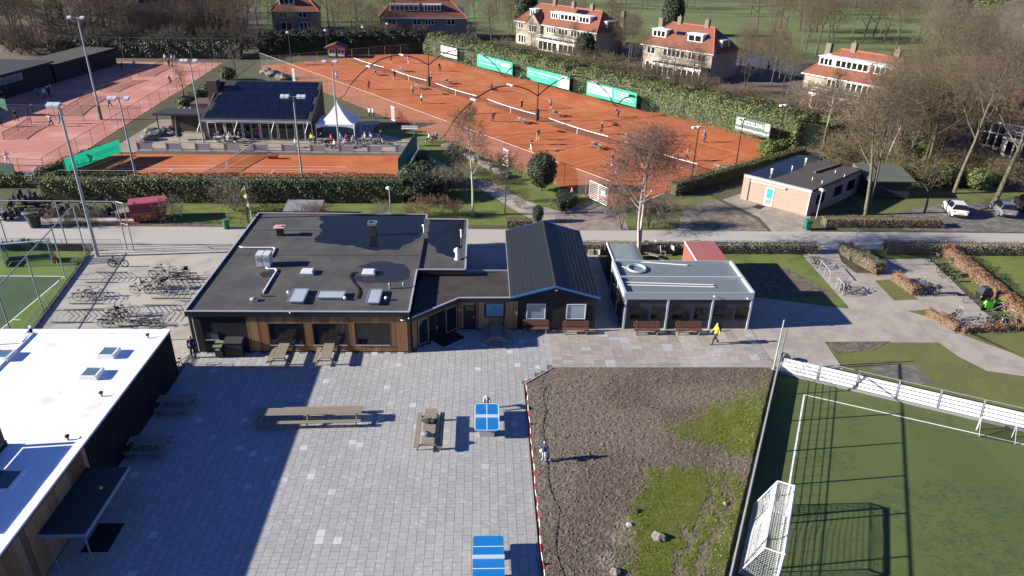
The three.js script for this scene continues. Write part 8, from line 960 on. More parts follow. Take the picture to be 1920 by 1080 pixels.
// ---------------------------------------------------------------- cars (local x forward)
function car(label, p, turn, paint, L = 4.1, W = 1.76, H = 1.5) {
  const t = thing('parked_car', label, 'car', p, undefined, turn), m = new THREE.MeshPhysicalMaterial({ color: lin(paint), roughness: 0.35, clearcoat: 0.8, clearcoatRoughness: 0.1, side: THREE.DoubleSide });
  // lofted body: stations along x: [x, half width at sill, half width at belt, belt y, bottom y]
  const st = [[-L / 2, 0.66, 0.70, 0.80, 0.40], [-L / 2 + 0.12, 0.80, 0.82, 0.93, 0.26], [-L / 2 + 0.7, W / 2, W / 2 - 0.03, 0.96, 0.2], [-0.2, W / 2, W / 2 - 0.02, 0.93, 0.2], [L / 2 - 1.25, W / 2, W / 2 - 0.03, 0.90, 0.2], [L / 2 - 0.45, 0.83, 0.78, 0.78, 0.22], [L / 2 - 0.1, 0.72, 0.64, 0.66, 0.28], [L / 2, 0.55, 0.5, 0.55, 0.34]];
  const ringAt = (s) => { const [x, a, b, y, y0] = s; return [V(x, y0, -a * 0.92), V(x, (y0 + y) * 0.45, -a), V(x, y, -b), V(x, y + 0.04, -b * 0.6), V(x, y + 0.05, 0), V(x, y + 0.04, b * 0.6), V(x, y, b), V(x, (y0 + y) * 0.45, a), V(x, y0, a * 0.92)]; };
  const body = new MB(); for (let i = 0; i < st.length - 1; i++) { const A = ringAt(st[i]), B = ringAt(st[i + 1]); for (let k = 0; k < 8; k++) body.quad(A[k], B[k], B[k + 1], A[k + 1]); body.quad(A[0], A[8], B[8], B[0]); } for (const s of [st[0], st[st.length - 1]]) { const A = ringAt(s); for (let k = 1; k < 8; k++) body.tri(A[0], A[k], A[k + 1]); } loc(t, 'body', body, m);
  const gh = [[-L / 2 + 0.2, 0.72, 0.92], [-L / 2 + 0.62, 0.60, H - 0.05], [-0.1, 0.60, H], [0.35, 0.58, H - 0.06], [L / 2 - 1.15, 0.72, 0.92]]; const roof = new MB(), glass = new MB(); const P = (i, s) => V(gh[i][0], gh[i][2], s * gh[i][1]); const bl = [[-L / 2 + 0.2, 0.76], [-L / 2 + 0.62, 0.82], [-0.1, 0.83], [0.35, 0.82], [L / 2 - 1.15, 0.74]]; const B = (i, s) => V(bl[i][0] + 0, 0.94, s * bl[i][1]); for (let i = 1; i < 3; i++) roof.quad(P(i, -1), P(i + 1, -1), P(i + 1, 1), P(i, 1)); for (const s of [-1, 1]) for (let i = 0; i < 4; i++) glass.quad(B(i, s), B(i + 1, s), P(i + 1, s), P(i, s)); loc(t, 'roof', roof, m); const win = new MB().quad(P(3, -1), P(3, 1), P(4, 1), P(4, -1)); loc(t, 'windscreen', win, mPane); loc(t, 'rear_window', new MB().quad(P(1, -1), P(1, 1), P(0, 1), P(0, -1)), mPane); loc(t, 'side_windows', glass, mPane); const pil = new MB(); for (const s of [-1, 1]) for (const i of [1, 2]) pil.bar(B(i, s).add(V(0.0, 0, s * 0.01)), P(i, s).add(V(0, 0, s * 0.01)), 0.09, 0.03); loc(t, 'door_pillars', pil, m);
  for (const x of [-L / 2 + 0.75, L / 2 - 0.8]) for (const s of [-1, 1]) { const z = s * (W / 2 - 0.08), w = loc(t, 'wheel', new MB().cyl(V(x, 0.31, z - s * 0.1), V(x, 0.31, z + s * 0.09), 0.31, 0.31, 18), mTyre); loc(w, 'rim', new MB().cyl(V(x, 0.31, z + s * 0.09), V(x, 0.31, z + s * 0.1), 0.2, 0.2, 14), mSteel); }
  for (const s of [-1, 1]) { loc(t, 'tail_light', new MB().box(-L / 2 + 0.05, 0.82, s * 0.66, 0.1, 0.14, 0.2), M([0.35, 0.02, 0.02], 0.3)); loc(t, 'headlight', new MB().box(L / 2 - 0.14, 0.6, s * 0.52, 0.16, 0.1, 0.26), M([0.6, 0.62, 0.62], 0.15)); loc(t, 'mirror', new MB().box(L / 2 - 1.3, 1.0, s * 0.95, 0.12, 0.12, 0.16), m); } loc(t, 'number_plate', new MB().box(-L / 2 - 0.005, 0.62, 0, 0.02, 0.12, 0.5), M([0.6, 0.42, 0.03], 0.5)); loc(t, 'bumper', new MB().box(-L / 2 + 0.03, 0.42, 0, 0.1, 0.16, 1.4), mDarkTrim); return t;
}
car('white hatchback parked in front of the mossy trunk', G(1788, 399), 1.3, [0.72, 0.73, 0.74]); car('grey blue hatchback parked beside the leaning pale trunk', G(1878, 399), 1.3, [0.16, 0.19, 0.22], 4.0, 1.74, 1.52); car('dark car half hidden at the end of the parking row', G(1922, 390), 1.3, [0.02, 0.022, 0.03], 4.4, 1.8, 1.6);
// clutter behind the cabin: stacked white garden furniture, tables
{ const put = (name, label, u, v, f, c = 'chair', gr) => { const p = G(u, v), t = thing(name, label, c, p, gr, rr(0, 3)); f(t); }; const chair = (t, m) => { loc(t, 'seat', new MB().b2(-0.25, 0.25, 0.42, 0.46, -0.25, 0.25), m); loc(t, 'backrest', new MB().box(0, 0.72, -0.27, 0.5, 0.5, 0.05, 0, -0.15), m); for (const a of [-0.22, 0.22]) for (const b of [-0.22, 0.22]) loc(t, 'leg', new MB().b2(a - 0.02, a + 0.02, 0, 0.42, b - 0.02, b + 0.02), m); }; const mC = M([0.45, 0.43, 0.38], 0.7); for (const [u, v] of [[1212, 470], [1220, 474], [1236, 472], [1242, 478], [1256, 470], [1262, 476], [1232, 466]]) put('garden_chair', 'discarded pale garden chair among the clutter behind the cabin', u, v, (t) => chair(t, mC), 'chair', 'discarded chairs behind the cabin'); for (const [u, v] of [[1107, 474], [1122, 474]]) put('stone_block', 'pale concrete block lying behind the black hut', u, v, (t) => loc(t, 'block', new MB().box(0, 0.25, 0, 0.9, 0.5, 0.5).box(0.1, 0.56, 0, 0.5, 0.12, 0.4), mC), 'block', 'concrete blocks behind the hut'); put('folded_table', 'grey folded table on the ground behind the cabin', 1222, 482, (t) => { loc(t, 'tabletop', new MB().box(0, 0.3, 0, 1.5, 0.06, 0.8, 0, 0.2), M([0.25, 0.25, 0.25], 0.7)); loc(t, 'frame', new MB().bar(V(-0.6, 0, 0.2), V(-0.6, 0.25, 0.2), 0.05, 0.05).bar(V(0.6, 0, 0.2), V(0.6, 0.25, 0.2), 0.05, 0.05), mGrey); }, 'table'); }
// rocks along the garden side of the clay courts and by the pink courts
{ const geoR = [0, 1, 2].map((k) => { const g = new THREE.IcosahedronGeometry(1, 2), a = g.attributes.position; for (let i = 0; i < a.count; i++) { const x = a.getX(i), y = a.getY(i), z = a.getZ(i), n = 0.7 + 0.5 * WN(k, x * 2 + y, z * 2 + k, 0.9); a.setXYZ(i, x * n * 1.2, y * n * 0.6, z * n); } g.computeVertexNormals(); return g; }); const mR = MT(two(128, 1, [0.22, 0.20, 0.175], [0.13, 0.12, 0.105], 8, 320), 0.95); const rk = (u, v, s, label, group) => { const p = G(u, v), o = sh(new THREE.Mesh(pick(geoR), mR)); o.name = numbered('boulder'); o.position.set(p.x, s * 0.25, p.z); o.scale.setScalar(s); o.rotation.y = rr(0, 6); o.userData = { label, category: 'boulder' }; if (group) o.userData.group = group; scene.add(o); }; for (let i = 0; i < 14; i++) rk(842 + i * 8.5 + rr(-3, 3), 274 + i * 4.6 + rr(-2, 2), rr(0.45, 0.9), 'grey boulder in the row along the garden side court fence', 'boulders along the court fence'); for (const [u, v] of [[285, 248], [292, 255], [300, 250], [312, 246], [278, 262], [322, 252], [268, 268]]) rk(u, v, rr(0.5, 1.0), 'grey boulder at the veranda end of the terrace', 'boulders by the veranda'); for (const [u, v] of [[500, 138], [512, 142], [530, 148], [540, 146]]) rk(u, v, rr(0.8, 1.3), 'pale boulder behind the solar roof near the court corner', 'boulders behind the solar roof'); }
// terrace furniture: low white walls, parasol, tables
{ const c = G(337, 262), t = thing('closed_parasol', 'closed dark green parasol on the terrace', 'parasol', c); loc(t, 'pole', new MB().cyl(V(0, 0, 0), V(0, 3.3, 0), 0.04, 0.04, 8), mPostDark); loc(t, 'cover', new MB().lathe(V(0, 0.5, 0), [[0.42, 0], [0.36, 0.7], [0.2, 1.7], [0.12, 2.5], [0.03, 2.8]], 10), M([0.012, 0.05, 0.035], 0.8)); const tb = (u, v, label, m, r = 0.45) => { const p = G(u, v), o = thing('terrace_table', label, 'table', p, 'round terrace tables'); loc(o, 'tabletop', new MB().cyl(V(0, 0.7, 0), V(0, 0.74, 0), r, r, 14), m); loc(o, 'leg', new MB().cyl(V(0, 0, 0), V(0, 0.7, 0), 0.04, 0.04, 8), mPostDark); loc(o, 'foot', new MB().cyl(V(0, 0, 0), V(0, 0.03, 0), 0.26, 0.26, 12), mPostDark); }; for (const u of [412, 430, 446, 600, 612, 640, 676, 690, 704]) tb(u, u < 500 ? 266 : 270, 'round table on the tennis club terrace', u < 500 ? M([0.5, 0.5, 0.48], 0.6) : M([0.2, 0.2, 0.2], 0.6)); const ch = thing('terrace_chair', 'light metal chair at a terrace table', 'chair', G(404, 262), 'chairs on the tennis terrace'); loc(ch, 'seat', new MB().b2(-0.22, 0.22, 0.43, 0.46, -0.22, 0.22), M([0.4, 0.42, 0.4], 0.6)); loc(ch, 'backrest', new MB().box(0, 0.7, -0.24, 0.44, 0.45, 0.03, 0, -0.1), M([0.4, 0.42, 0.4], 0.6)); for (const a of [-0.2, 0.2]) for (const b of [-0.2, 0.2]) loc(ch, 'leg', new MB().b2(a - 0.015, a + 0.015, 0, 0.43, b - 0.015, b + 0.015), mPostGrey); for (const [u, v] of [[418, 260], [424, 268], [436, 261], [440, 269], [452, 262], [407, 270], [698, 262], [684, 266], [712, 266], [606, 276], [648, 276], [668, 274], [720, 272]]) copy(ch, G(u, v), rr(0, 6.28)); }
{ // court drag mats/seat on the small court, garden benches, rollers
  const p = G(512, 297), t = thing('court_roller', 'red brown court roller on the small clay court', 'roller', p); loc(t, 'drum', new MB().cyl(V(-0.6, 0.3, 0), V(0.6, 0.3, 0), 0.3, 0.3, 14), M([0.25, 0.06, 0.03], 0.7)); loc(t, 'handle', new MB().bar(V(-0.55, 0.3, 0), V(-0.2, 0.9, 0.9), 0.04, 0.04).bar(V(0.55, 0.3, 0), V(0.2, 0.9, 0.9), 0.04, 0.04).bar(V(-0.2, 0.9, 0.9), V(0.2, 0.9, 0.9), 0.04, 0.04), mPostGrey);
  const b = G(376, 332), cn = thing('traffic_cone', 'small orange cone on the small clay court', 'cone', b); loc(cn, 'cone', new MB().lathe(V(0, 0.02, 0), [[0.16, 0], [0.03, 0.5], [0.01, 0.5]], 10), M([0.6, 0.12, 0.02], 0.6)); loc(cn, 'base', new MB().b2(-0.2, 0.2, 0, 0.03, -0.2, 0.2), M([0.5, 0.1, 0.02], 0.6)); for (const [u, v, lb] of [[696, 238, 'white bench on the lawn beside the tent'], [582, 121, 'grey bench at the far side of the clay courts'], [768, 247, 'grey lounge table by the lawn edge near the windbreak']]) { const q = G(u, v), o = thing('garden_bench', lb, 'bench', q, undefined, rr(-0.4, 0.4)); loc(o, 'seat', new MB().b2(-1.2, 1.2, 0.42, 0.48, -0.25, 0.25), M([0.55, 0.53, 0.48], 0.7)); loc(o, 'backrest', new MB().b2(-1.2, 1.2, 0.55, 0.85, -0.29, -0.25), M([0.55, 0.53, 0.48], 0.7)); for (const x of [-1, 1]) loc(o, 'leg', new MB().b2(x - 0.04, x + 0.04, 0, 0.42, -0.22, 0.22), mGrey); } }
// ================================================================ PEOPLE
const POSES = {};
{ const S = (o) => ({ hip: [0, 0.95, 0], chest: [0, 1.33, 0], neck: [0, 1.5, 0], head: [0, 1.65, 0.02], ls: [-0.19, 1.43, 0], rs: [0.19, 1.43, 0], le: [-0.25, 1.15, -0.02], re: [0.25, 1.15, -0.02], lw: [-0.26, 0.92, 0.06], rw: [0.26, 0.92, 0.06], lh: [-0.1, 0.92, 0], rh: [0.1, 0.92, 0], lk: [-0.11, 0.5, 0.02], rk: [0.11, 0.5, 0.02], la: [-0.12, 0.08, -0.02], ra: [0.12, 0.08, -0.02], ...o });
  POSES.stand = S({}); POSES.ready = S({ chest: [0, 1.28, 0.1], neck: [0, 1.43, 0.17], head: [0, 1.56, 0.22], hip: [0, 0.88, -0.04], lh: [-0.1, 0.86, -0.04], rh: [0.1, 0.86, -0.04], ls: [-0.19, 1.37, 0.12], rs: [0.19, 1.37, 0.12], le: [-0.26, 1.12, 0.2], re: [0.28, 1.12, 0.18], lw: [-0.08, 1.05, 0.42], rw: [0.12, 1.02, 0.42], lk: [-0.22, 0.47, 0.1], rk: [0.22, 0.47, 0.1], la: [-0.26, 0.08, -0.06], ra: [0.26, 0.08, -0.06] });
  POSES.swing = S({ le: [-0.38, 1.3, 0.16], lw: [-0.5, 1.36, 0.36], re: [0.45, 1.36, -0.04], rw: [0.68, 1.5, 0.05], lk: [-0.2, 0.5, 0.14], la: [-0.26, 0.08, 0.22], rk: [0.14, 0.5, -0.08], ra: [0.2, 0.1, -0.36] }); POSES.walk = S({ le: [-0.24, 1.17, 0.12], lw: [-0.22, 0.98, 0.3], re: [0.24, 1.16, -0.14], rw: [0.24, 0.93, -0.1], lk: [-0.1, 0.5, -0.02], la: [-0.1, 0.12, -0.32], rk: [0.1, 0.52, 0.2], ra: [0.1, 0.08, 0.24] });
  POSES.bend = S({ chest: [0, 1.12, 0.26], neck: [0, 1.18, 0.42], head: [0, 1.18, 0.57], ls: [-0.19, 1.17, 0.36], rs: [0.19, 1.17, 0.36], le: [-0.22, 0.9, 0.42], re: [0.22, 0.88, 0.44], lw: [-0.16, 0.66, 0.46], rw: [0.16, 0.62, 0.5], hip: [0, 0.93, -0.06], lh: [-0.1, 0.9, -0.06], rh: [0.1, 0.9, -0.06], lk: [-0.14, 0.5, 0.04], rk: [0.14, 0.5, 0.04] });
  POSES.sit = S({ hip: [0, 0.52, 0], chest: [0, 0.9, -0.02], neck: [0, 1.07, 0], head: [0, 1.22, 0.03], ls: [-0.19, 1.0, 0], rs: [0.19, 1.0, 0], le: [-0.26, 0.74, 0.06], re: [0.26, 0.74, 0.06], lw: [-0.16, 0.66, 0.3], rw: [0.16, 0.68, 0.3], lh: [-0.1, 0.52, 0], rh: [0.1, 0.52, 0], lk: [-0.13, 0.5, 0.42], rk: [0.13, 0.5, 0.42], la: [-0.13, 0.08, 0.42], ra: [0.13, 0.08, 0.42] });
  POSES.hold = S({ le: [-0.28, 1.14, 0.06], re: [0.28, 1.14, 0.06], lw: [-0.12, 1.1, 0.32], rw: [0.12, 1.1, 0.32] }); }
const bodyCache = {};
function bodyGeo(pose) {
  if (bodyCache[pose]) return bodyCache[pose]; const J = POSES[pose], v = (k) => V(...J[k]), off = (p, x, y, z) => V(p.x + x, p.y + y, p.z + z);
  // bones: a, b, ra, rb, region (0 skin 1 hair 2 top 3 trousers 4 shoes 5 sleeve/forearm)
  const hd = v('head'), nk = v('neck'), dir = hd.clone().sub(nk).normalize(), B = [[off(hd, 0, -0.03, 0.01), off(hd, 0, 0.05, 0), 0.075, 0.088, 0], [off(hd, 0, 0.06, -0.025), off(hd, 0, 0.0, -0.05), 0.092, 0.085, 1], [nk, hd, 0.055, 0.05, 0], [v('hip'), v('chest'), 0.125, 0.135, 2], [v('chest'), nk, 0.13, 0.065, 2], [v('ls'), v('rs'), 0.075, 0.075, 2]];
  for (const s of ['l', 'r']) { B.push([v(s + 's'), v(s + 'e'), 0.058, 0.047, 2], [v(s + 'e'), v(s + 'w'), 0.045, 0.034, 5], [v(s + 'h'), v(s + 'k'), 0.092, 0.066, 3], [v(s + 'k'), v(s + 'a'), 0.062, 0.042, 6], [v(s + 'a'), off(v(s + 'a'), 0, -0.02, 0.15), 0.046, 0.038, 4], [v('hip'), v(s + 'h'), 0.11, 0.1, 3]); const w = v(s + 'w'), e = v(s + 'e'), d = w.clone().sub(e).normalize(); B.push([w, w.clone().addScaledVector(d, 0.07), 0.036, 0.034, 0]); }
  const n = 60, half = n / 2, mc = new MarchingCubes(n, new THREE.MeshStandardMaterial(), false, false, 60000); mc.isolation = 0; const SC = 1.0, CY = 0.9;
  const segs = B.map((b) => { const d = b[1].clone().sub(b[0]); return [b[0].x, b[0].y, b[0].z, d.x, d.y, d.z, Math.max(1e-9, d.lengthSq()), b[2], b[3]]; });
  const dist = (x, y, z, s) => { const px = x - s[0], py = y - s[1], pz = z - s[2]; let t = (px * s[3] + py * s[4] + pz * s[5]) / s[6]; t = t < 0 ? 0 : t > 1 ? 1 : t; const qx = px - s[3] * t, qy = py - s[4] * t, qz = pz - s[5] * t; return Math.sqrt(qx * qx + qy * qy + qz * qz) - (s[7] + (s[8] - s[7]) * t); };
  for (let k = 0; k < n; k++) for (let j = 0; j < n; j++) for (let i = 0; i < n; i++) { const x = (i - half) / half * SC, y = (j - half) / half * SC + CY, z = (k - half) / half * SC; let e = 0; for (const s of segs) e += Math.exp(-dist(x, y, z, s) * 45); mc.field[i + j * n + k * n * n] = Math.log(e + 1e-12) / 45; }
  mc.update(); const P = [], N = [], Rg = []; const c = mc.count; for (let i = 0; i < c; i++) { const x = mc.positionArray[3 * i] * SC, y = mc.positionArray[3 * i + 1] * SC + CY, z = mc.positionArray[3 * i + 2] * SC; P.push(x, y, z); let nx = mc.normalArray[3 * i], ny = mc.normalArray[3 * i + 1], nzz = mc.normalArray[3 * i + 2]; const l = Math.hypot(nx, ny, nzz) || 1; N.push(nx / l, ny / l, nzz / l); let best = 9, bi = 0; segs.forEach((s, q) => { const d = dist(x, y, z, s); if (d < best) { best = d; bi = q; } }); Rg.push(B[bi][4]); }
  // nose, eyes, fingers
  const ex = new MB(), reg = []; const add = (r, f) => { const a = ex.P.length; f(); for (let i = a; i < ex.P.length; i += 3) reg.push(r); }; add(0, () => ex.cyl(off(hd, 0, 0.02, 0.085), off(hd, 0, -0.01, 0.115), 0.012, 0.014, 4)); for (const s of [-1, 1]) { add(1, () => ex.ball(off(hd, s * 0.032, 0.03, 0.088), 0.01, 0.008, 0.006, 4, 3)); add(0, () => ex.ball(off(hd, s * 0.09, 0.01, 0), 0.012, 0.028, 0.018, 4, 4)); } add(7, () => ex.bar(off(hd, -0.02, -0.045, 0.09), off(hd, 0.02, -0.045, 0.09), 0.01, 0.007));
  for (const s of ['l', 'r']) { const w = v(s + 'w'), e = v(s + 'e'), d = w.clone().sub(e).normalize(), side = perp(d), up = V(0, 0, 0).crossVectors(d, side); for (let k = 0; k < 4; k++) { const b = w.clone().addScaledVector(d, 0.09).addScaledVector(side, (k - 1.5) * 0.018), m = b.clone().addScaledVector(d, 0.035 + 0.006 * (k % 2)).addScaledVector(up, 0.012); add(0, () => ex.cyl(b, m, 0.009, 0.008, 4, false).cyl(m, m.clone().addScaledVector(d, 0.022).addScaledVector(up, 0.025), 0.008, 0.006, 4)); } const tb = w.clone().addScaledVector(d, 0.03).addScaledVector(side, 0.034); add(0, () => ex.cyl(tb, tb.clone().addScaledVector(d, 0.05).addScaledVector(side, 0.025), 0.01, 0.007, 4)); }
  P.push(...ex.P); N.push(...ex.N); Rg.push(...reg); return (bodyCache[pose] = { p: new THREE.Float32BufferAttribute(P, 3), n: new THREE.Float32BufferAttribute(N, 3), u: new THREE.Float32BufferAttribute(new Float32Array(P.length / 3 * 2), 2), r: Rg, J });
}
const mPerson = MVC(0.85), SKIN = [0.50, 0.31, 0.22], cols = { white: [0.72, 0.72, 0.72], black: [0.015, 0.015, 0.018], navy: [0.02, 0.03, 0.10], blue: [0.06, 0.20, 0.50], orange: [0.75, 0.18, 0.03], purple: [0.14, 0.03, 0.25], pink: [0.65, 0.05, 0.30], grey: [0.15, 0.16, 0.18], red: [0.5, 0.03, 0.03], lime: [0.55, 0.62, 0.03], light: [0.40, 0.45, 0.52], jean: [0.05, 0.08, 0.16], beige: [0.36, 0.28, 0.2], green: [0.04, 0.12, 0.06] }, hairs = [[0.05, 0.03, 0.018], [0.12, 0.075, 0.035], [0.26, 0.18, 0.09], [0.02, 0.015, 0.012], [0.3, 0.28, 0.26]];
function person(label, u, v, pose, turn, top, bot, o = {}) {
  const b = bodyGeo(pose), g = new THREE.BufferGeometry(), C = new Float32Array(b.r.length * 3), T = cols[top], Bt = cols[bot], hr = o.hair || pick(hairs), long = o.sleeve ?? R() < 0.6, shorts = o.shorts || false, pal = [SKIN, hr, T, Bt, o.shoe || pick([[0.6, 0.6, 0.6], [0.05, 0.05, 0.05]]), long ? T : SKIN, shorts ? SKIN : Bt, [0.4, 0.14, 0.12]]; for (let i = 0; i < b.r.length; i++) { const c = pal[b.r[i]]; C[3 * i] = c[0]; C[3 * i + 1] = c[1]; C[3 * i + 2] = c[2]; }
  g.setAttribute('position', b.p); g.setAttribute('normal', b.n); g.setAttribute('uv', b.u); g.setAttribute('color', new THREE.Float32BufferAttribute(C, 3)); const t = thing('person', label, 'person', o.at || G(u, v), o.group, turn); loc(t, 'body', g, mPerson); const s = o.s || rr(0.97, 1.05); t.scale.setScalar(s);
  if (o.pack) loc(t, 'backpack', new MB().ball(V(0, 1.28, -0.2), 0.17, 0.24, 0.12, 8, 6), M([0.02, 0.02, 0.022], 0.8));
  if (o.racket) { const h = V(...b.J.rw), d = h.clone().sub(V(...b.J.re)).normalize(), q = h.clone().addScaledVector(d, 0.08), rt = new THREE.Group(); rt.name = numbered('tennis_racket'); rt.userData = { label: 'tennis racket held by ' + label.slice(0, 60).split(' ').slice(0, 10).join(' '), category: 'racket' }; if (o.group) rt.userData.group = 'rackets of the players'; const e = q.clone().addScaledVector(d, 0.3), c = q.clone().addScaledVector(d, 0.47), sd = perp(d), pts = []; for (let i = 0; i <= 12; i++) { const a = i / 12 * 6.2832; pts.push(c.clone().addScaledVector(d, 0.17 * Math.cos(a)).addScaledVector(sd, 0.13 * Math.sin(a))); } loc(rt, 'handle', new MB().cyl(q.clone().addScaledVector(d, -0.08), e, 0.016, 0.012, 6), mRubber); loc(rt, 'head_frame', new MB().tube(pts, 0.011, 4), M([0.3, 0.3, 0.32], 0.4)); rt.position.copy(t.position); rt.rotation.y = turn; rt.scale.setScalar(s); scene.add(rt); }
  return t;
}
// near figures
person('person in a yellow vest and black backpack walking past the grey cabin', 1340, 645, 'walk', -1.45, 'lime', 'black', { pack: 1, s: 1.02, shoe: [0.02, 0.02, 0.02], hair: [0.02, 0.015, 0.012] });
{ const p = G(1020, 864); person('child in a navy tracksuit holding a pale ball on the bare soil', 1020, 864, 'hold', -0.7, 'navy', 'light', { s: 0.8, sleeve: true, at: V(p.x, 0.03, p.z), hair: [0.05, 0.03, 0.018] }); single('ball', 'pale ball held by the child on the soil bed', 'ball', new MB().ball(V(p.x - 0.20, 0.95, p.z + 0.24), 0.12, 0.12, 0.12, 14, 10), mWhite, V(p.x - 0.2, 0.83, p.z + 0.24)); const f = G(1032, 866); single('ball', 'blue ball lying at the feet of the child on the soil', 'ball', new MB().ball(V(f.x, 0.15, f.z), 0.11, 0.11, 0.11, 12, 8), M([0.08, 0.08, 0.3], 0.6), V(f.x, 0.04, f.z)); }
{ const d = G(912, 757, 0.76); person('child in a pale top leaning on the far end of the ping pong table', 912, 762, 'bend', 0.1, 'light', 'black', { at: V(d.x, 0, d.z - 0.62), s: 0.86, hair: [0.14, 0.09, 0.05] }); }
person('person in a dark jacket standing at the clubhouse corner', 364, 671, 'stand', 0.3, 'navy', 'black', { sleeve: true, hair: [0.4, 0.36, 0.3] });
// clay court players
const gc = 'players on the clay courts'; for (const [u, v, ps, tn, tp, bt, lb, o = {}] of [
  [691, 168, 'ready', 1.2, 'purple', 'black', 'player in purple on the second clay court'], [740, 149, 'stand', 0.5, 'navy', 'grey', 'player in navy top and shorts near a court net', { shorts: 1 }], [774, 178, 'stand', 0.8, 'white', 'jean', 'player in white top and blue trousers by a bench'], [790, 194, 'ready', 1.4, 'white', 'black', 'player in white top and black shorts receiving', { shorts: 1 }], [734, 116, 'ready', -2, 'orange', 'black', 'player in a bright orange top at the far shaded court'], [766, 119, 'stand', -2, 'white', 'white', 'player dressed all in white on the shaded far court'], [825, 134, 'ready', -2.2, 'black', 'black', 'player dressed in black near the black and white board', { racket: 1 }], [809, 153, 'swing', -2.2, 'light', 'navy', 'player in pale blue running beside the light mast', { racket: 1 }], [632, 151, 'swing', 1, 'white', 'blue', 'player in white top and blue trousers at the far baseline', { racket: 1 }], [922, 172, 'ready', -2.2, 'pink', 'navy', 'player in a pink top waiting before the teal banners'], [881, 213, 'swing', 1, 'black', 'black', 'player in black at the baseline behind the bare birch', { racket: 1, shorts: 1 }], [924, 228, 'ready', 0.9, 'navy', 'black', 'player in navy holding a racket near the service line', { racket: 1 }], [978, 207, 'stand', -2.2, 'black', 'black', 'player in black shorts facing the net from behind', { shorts: 1 }], [1033, 203, 'ready', -2.2, 'light', 'navy', 'player in white and blue close to the right light mast', { shorts: 1 }], [1008, 262, 'ready', 0.8, 'black', 'beige', 'player in a dark top with bare legs on the fifth court', { shorts: 1 }], [996, 283, 'swing', 1, 'navy', 'white', 'player in navy top and white trousers at the near baseline', { racket: 1 }], [1159, 220, 'bend', -2.2, 'purple', 'black', 'player in violet bending down near the ivy fence'], [1128, 252, 'walk', -2, 'black', 'black', 'player walking beside the fifth court net', {}], [1154, 340, 'swing', 1, 'light', 'black', 'player serving in front of the white gate corner', { racket: 1, shorts: 1 }], [1147, 311, 'stand', 0.8, 'grey', 'beige', 'player in grey standing inside the nearest court', { shorts: 1 }], [1288, 302, 'walk', -2, 'grey', 'black', 'player in dark grey walking near the last net', {}], [1321, 267, 'ready', -2.2, 'blue', 'navy', 'player in a blue top at the baseline before the geerling board', { racket: 1 }]]) person(lb, u, v, ps, tn, tp, bt, { group: gc, ...o });
person('visitor in white standing outside the court fence by the rocks', 693, 221, 'stand', 2.2, 'white', 'black', { group: 'visitors at the court fence' }); person('visitor in white standing outside the court fence by the rocks', 700, 222, 'stand', 2.0, 'white', 'black', { group: 'visitors at the court fence' });
// pink court players
for (const [u, v, ps, tn, tp, bt, lb] of [[40, 173, 'swing', 2, 'black', 'navy', 'player swinging in front of the dark pavilion doorway'], [72, 184, 'walk', 1.5, 'blue', 'navy', 'person in blue in the group on the pink court'], [85, 184, 'stand', 1, 'white', 'jean', 'person in white in the group on the pink court'], [94, 182, 'stand', 0, 'navy', 'black', 'person in dark clothes in the group on the pink court'], [99, 180, 'stand', -1, 'beige', 'beige', 'person in beige in the group on the pink court'], [207, 203, 'swing', 3, 'navy', 'navy', 'player in navy beside the green footed mast'], [229, 132, 'ready', 2, 'black', 'black', 'small dark player near the shade edge of the far pink court'], [252, 128, 'ready', 2.2, 'black', 'grey', 'player in black close to the far pink net'], [8, 192, 'stand', 1, 'black', 'black', 'person standing in the pavilion shade'], [32, 229, 'walk', 1.2, 'black', 'black', 'player striding on the near pink court'], [64, 217, 'stand', 1, 'navy', 'navy', 'person in navy next to the court bench'], [97, 237, 'swing', 2.6, 'light', 'black', 'player in pale blue reaching on the near pink court'], [115, 232, 'walk', 2, 'navy', 'navy', 'player in navy trousers walking by the fence'], [318, 126, 'stand', 0, 'black', 'black', 'person in dark clothing by the far net post'], [324, 134, 'ready', 2, 'navy', 'beige', 'player with bare legs beyond the far net'], [311, 117, 'stand', 0, 'white', 'grey', 'spectator in white at the far fence'], [324, 118, 'stand', 0, 'light', 'black', 'spectator in pale jacket at the far fence'], [330, 119, 'stand', 0, 'grey', 'grey', 'spectator in grey at the far fence'], [321, 160, 'ready', -2, 'purple', 'navy', 'player in violet behind the pollarded tree'], [17, 311, 'swing', 0.5, 'white', 'white', 'player all in white serving at the edge of the near pink court'], [2, 238, 'walk', 1, 'black', 'black', 'player in black at the outer edge of the near pink court'], [3, 345, 'stand', 0, 'red', 'black', 'person in red behind the dark green banner']]) person(lb, u, v, ps, tn, tp, bt, { group: 'players on the pink courts' });
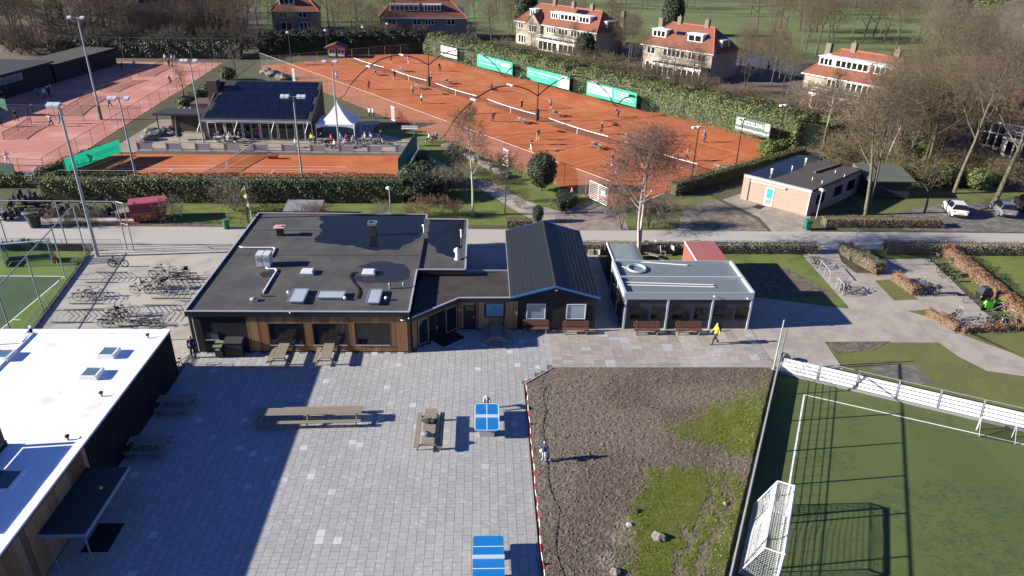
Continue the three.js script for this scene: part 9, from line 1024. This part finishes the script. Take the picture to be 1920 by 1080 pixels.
// terrace guests
const gt = 'guests on the tennis terrace'; for (const [u, v, ps, tp, lb] of [[555, 276, 'sit', 'white', 'guest in white seated alone at the terrace edge'], [585, 267, 'sit', 'lime', 'guest in a yellow jacket at a terrace table'], [591, 273, 'sit', 'grey', 'guest in grey at a terrace table'], [603, 266, 'sit', 'black', 'guest in black seated near the tent'], [612, 277, 'sit', 'black', 'guest in a dark jacket with back to the court'], [622, 270, 'sit', 'red', 'guest in a red jacket before the tent'], [628, 279, 'sit', 'white', 'guest in a white jumper at the parapet'], [639, 267, 'sit', 'blue', 'guest in a bright blue jacket beside the mast'], [645, 276, 'sit', 'white', 'guest with a white top right of the mast'], [650, 270, 'sit', 'pink', 'guest in a pink red jacket on the terrace'], [656, 263, 'sit', 'green', 'guest in dark green under the tent edge'], [663, 271, 'sit', 'light', 'guest in pale clothes at the tent pole'], [685, 266, 'sit', 'light', 'guest in light grey at the right terrace end'], [695, 266, 'sit', 'white', 'guest in white at the right terrace end'], [715, 268, 'stand', 'black', 'guest dressed in black standing at the terrace end'], [412, 264, 'sit', 'black', 'guest in black at the left terrace tables'], [422, 270, 'sit', 'grey', 'guest in grey at the left terrace tables'], [432, 266, 'sit', 'white', 'guest in white at the left terrace tables'], [442, 272, 'sit', 'black', 'guest in a black coat at the left terrace tables'], [450, 265, 'sit', 'black', 'guest in black by the clubhouse door'], [484, 262, 'stand', 'red', 'guest in a red jacket in the clubhouse doorway'], [805, 266, 'sit', 'white', 'guest in white sitting on the lawn by the rocks'], [812, 268, 'sit', 'black', 'guest in dark clothing sitting on the lawn by the rocks'], [818, 265, 'sit', 'blue', 'guest in a blue jacket sitting on the lawn by the rocks'], [1072, 372, 'sit', 'pink', 'person in a pink top sitting behind the dark box hedge']]) person(lb, u, v, ps, rr(-1.5, 1.5), tp, pick(['black', 'jean', 'navy', 'beige']), { group: gt });
// court side benches with bags
{ const bt = thing('court_bench', 'pale bench loaded with dark sports bags beside a clay court net', 'bench', G(703, 141), 'benches beside the clay court nets', aC); const mB = M([0.20, 0.13, 0.09], 0.8); loc(bt, 'seat', new MB().b2(-1.0, 1.0, 0.42, 0.48, -0.2, 0.2), mB); loc(bt, 'backrest', new MB().b2(-1.0, 1.0, 0.62, 0.82, -0.26, -0.22), mB); for (const x of [-0.85, 0.85]) { loc(bt, 'leg', new MB().b2(x - 0.05, x + 0.05, 0, 0.42, 0.1, 0.2), mB); loc(bt, 'leg', new MB().b2(x - 0.05, x + 0.05, 0, 0.62, -0.26, -0.16), mB); } const spots = [[753, 134], [837, 157], [782, 167], [975, 231], [1041, 218], [1178, 263], [1115, 279], [1347, 322]]; for (const [u, v] of spots) copy(bt, G(u, v), aC); let i = 0; for (const [u, v] of [[703, 141], ...spots]) { const p = G(u, v), m = M(pick([cols.black, cols.navy, cols.grey]), 0.8), g = 'sports bags on the court benches'; single('sports_bag', 'dark sports bag lying on a court bench', 'bag', new MB().ball(V(p.x + 0.2, 0.66, p.z - 0.2), 0.48, 0.22, 0.26, 10, 6).ball(V(p.x + 0.45, 0.62, p.z + 0.1), 0.22, 0.14, 0.18, 8, 5), m, V(p.x, 0.48, p.z), g); } }
renderer.render(scene, camera);
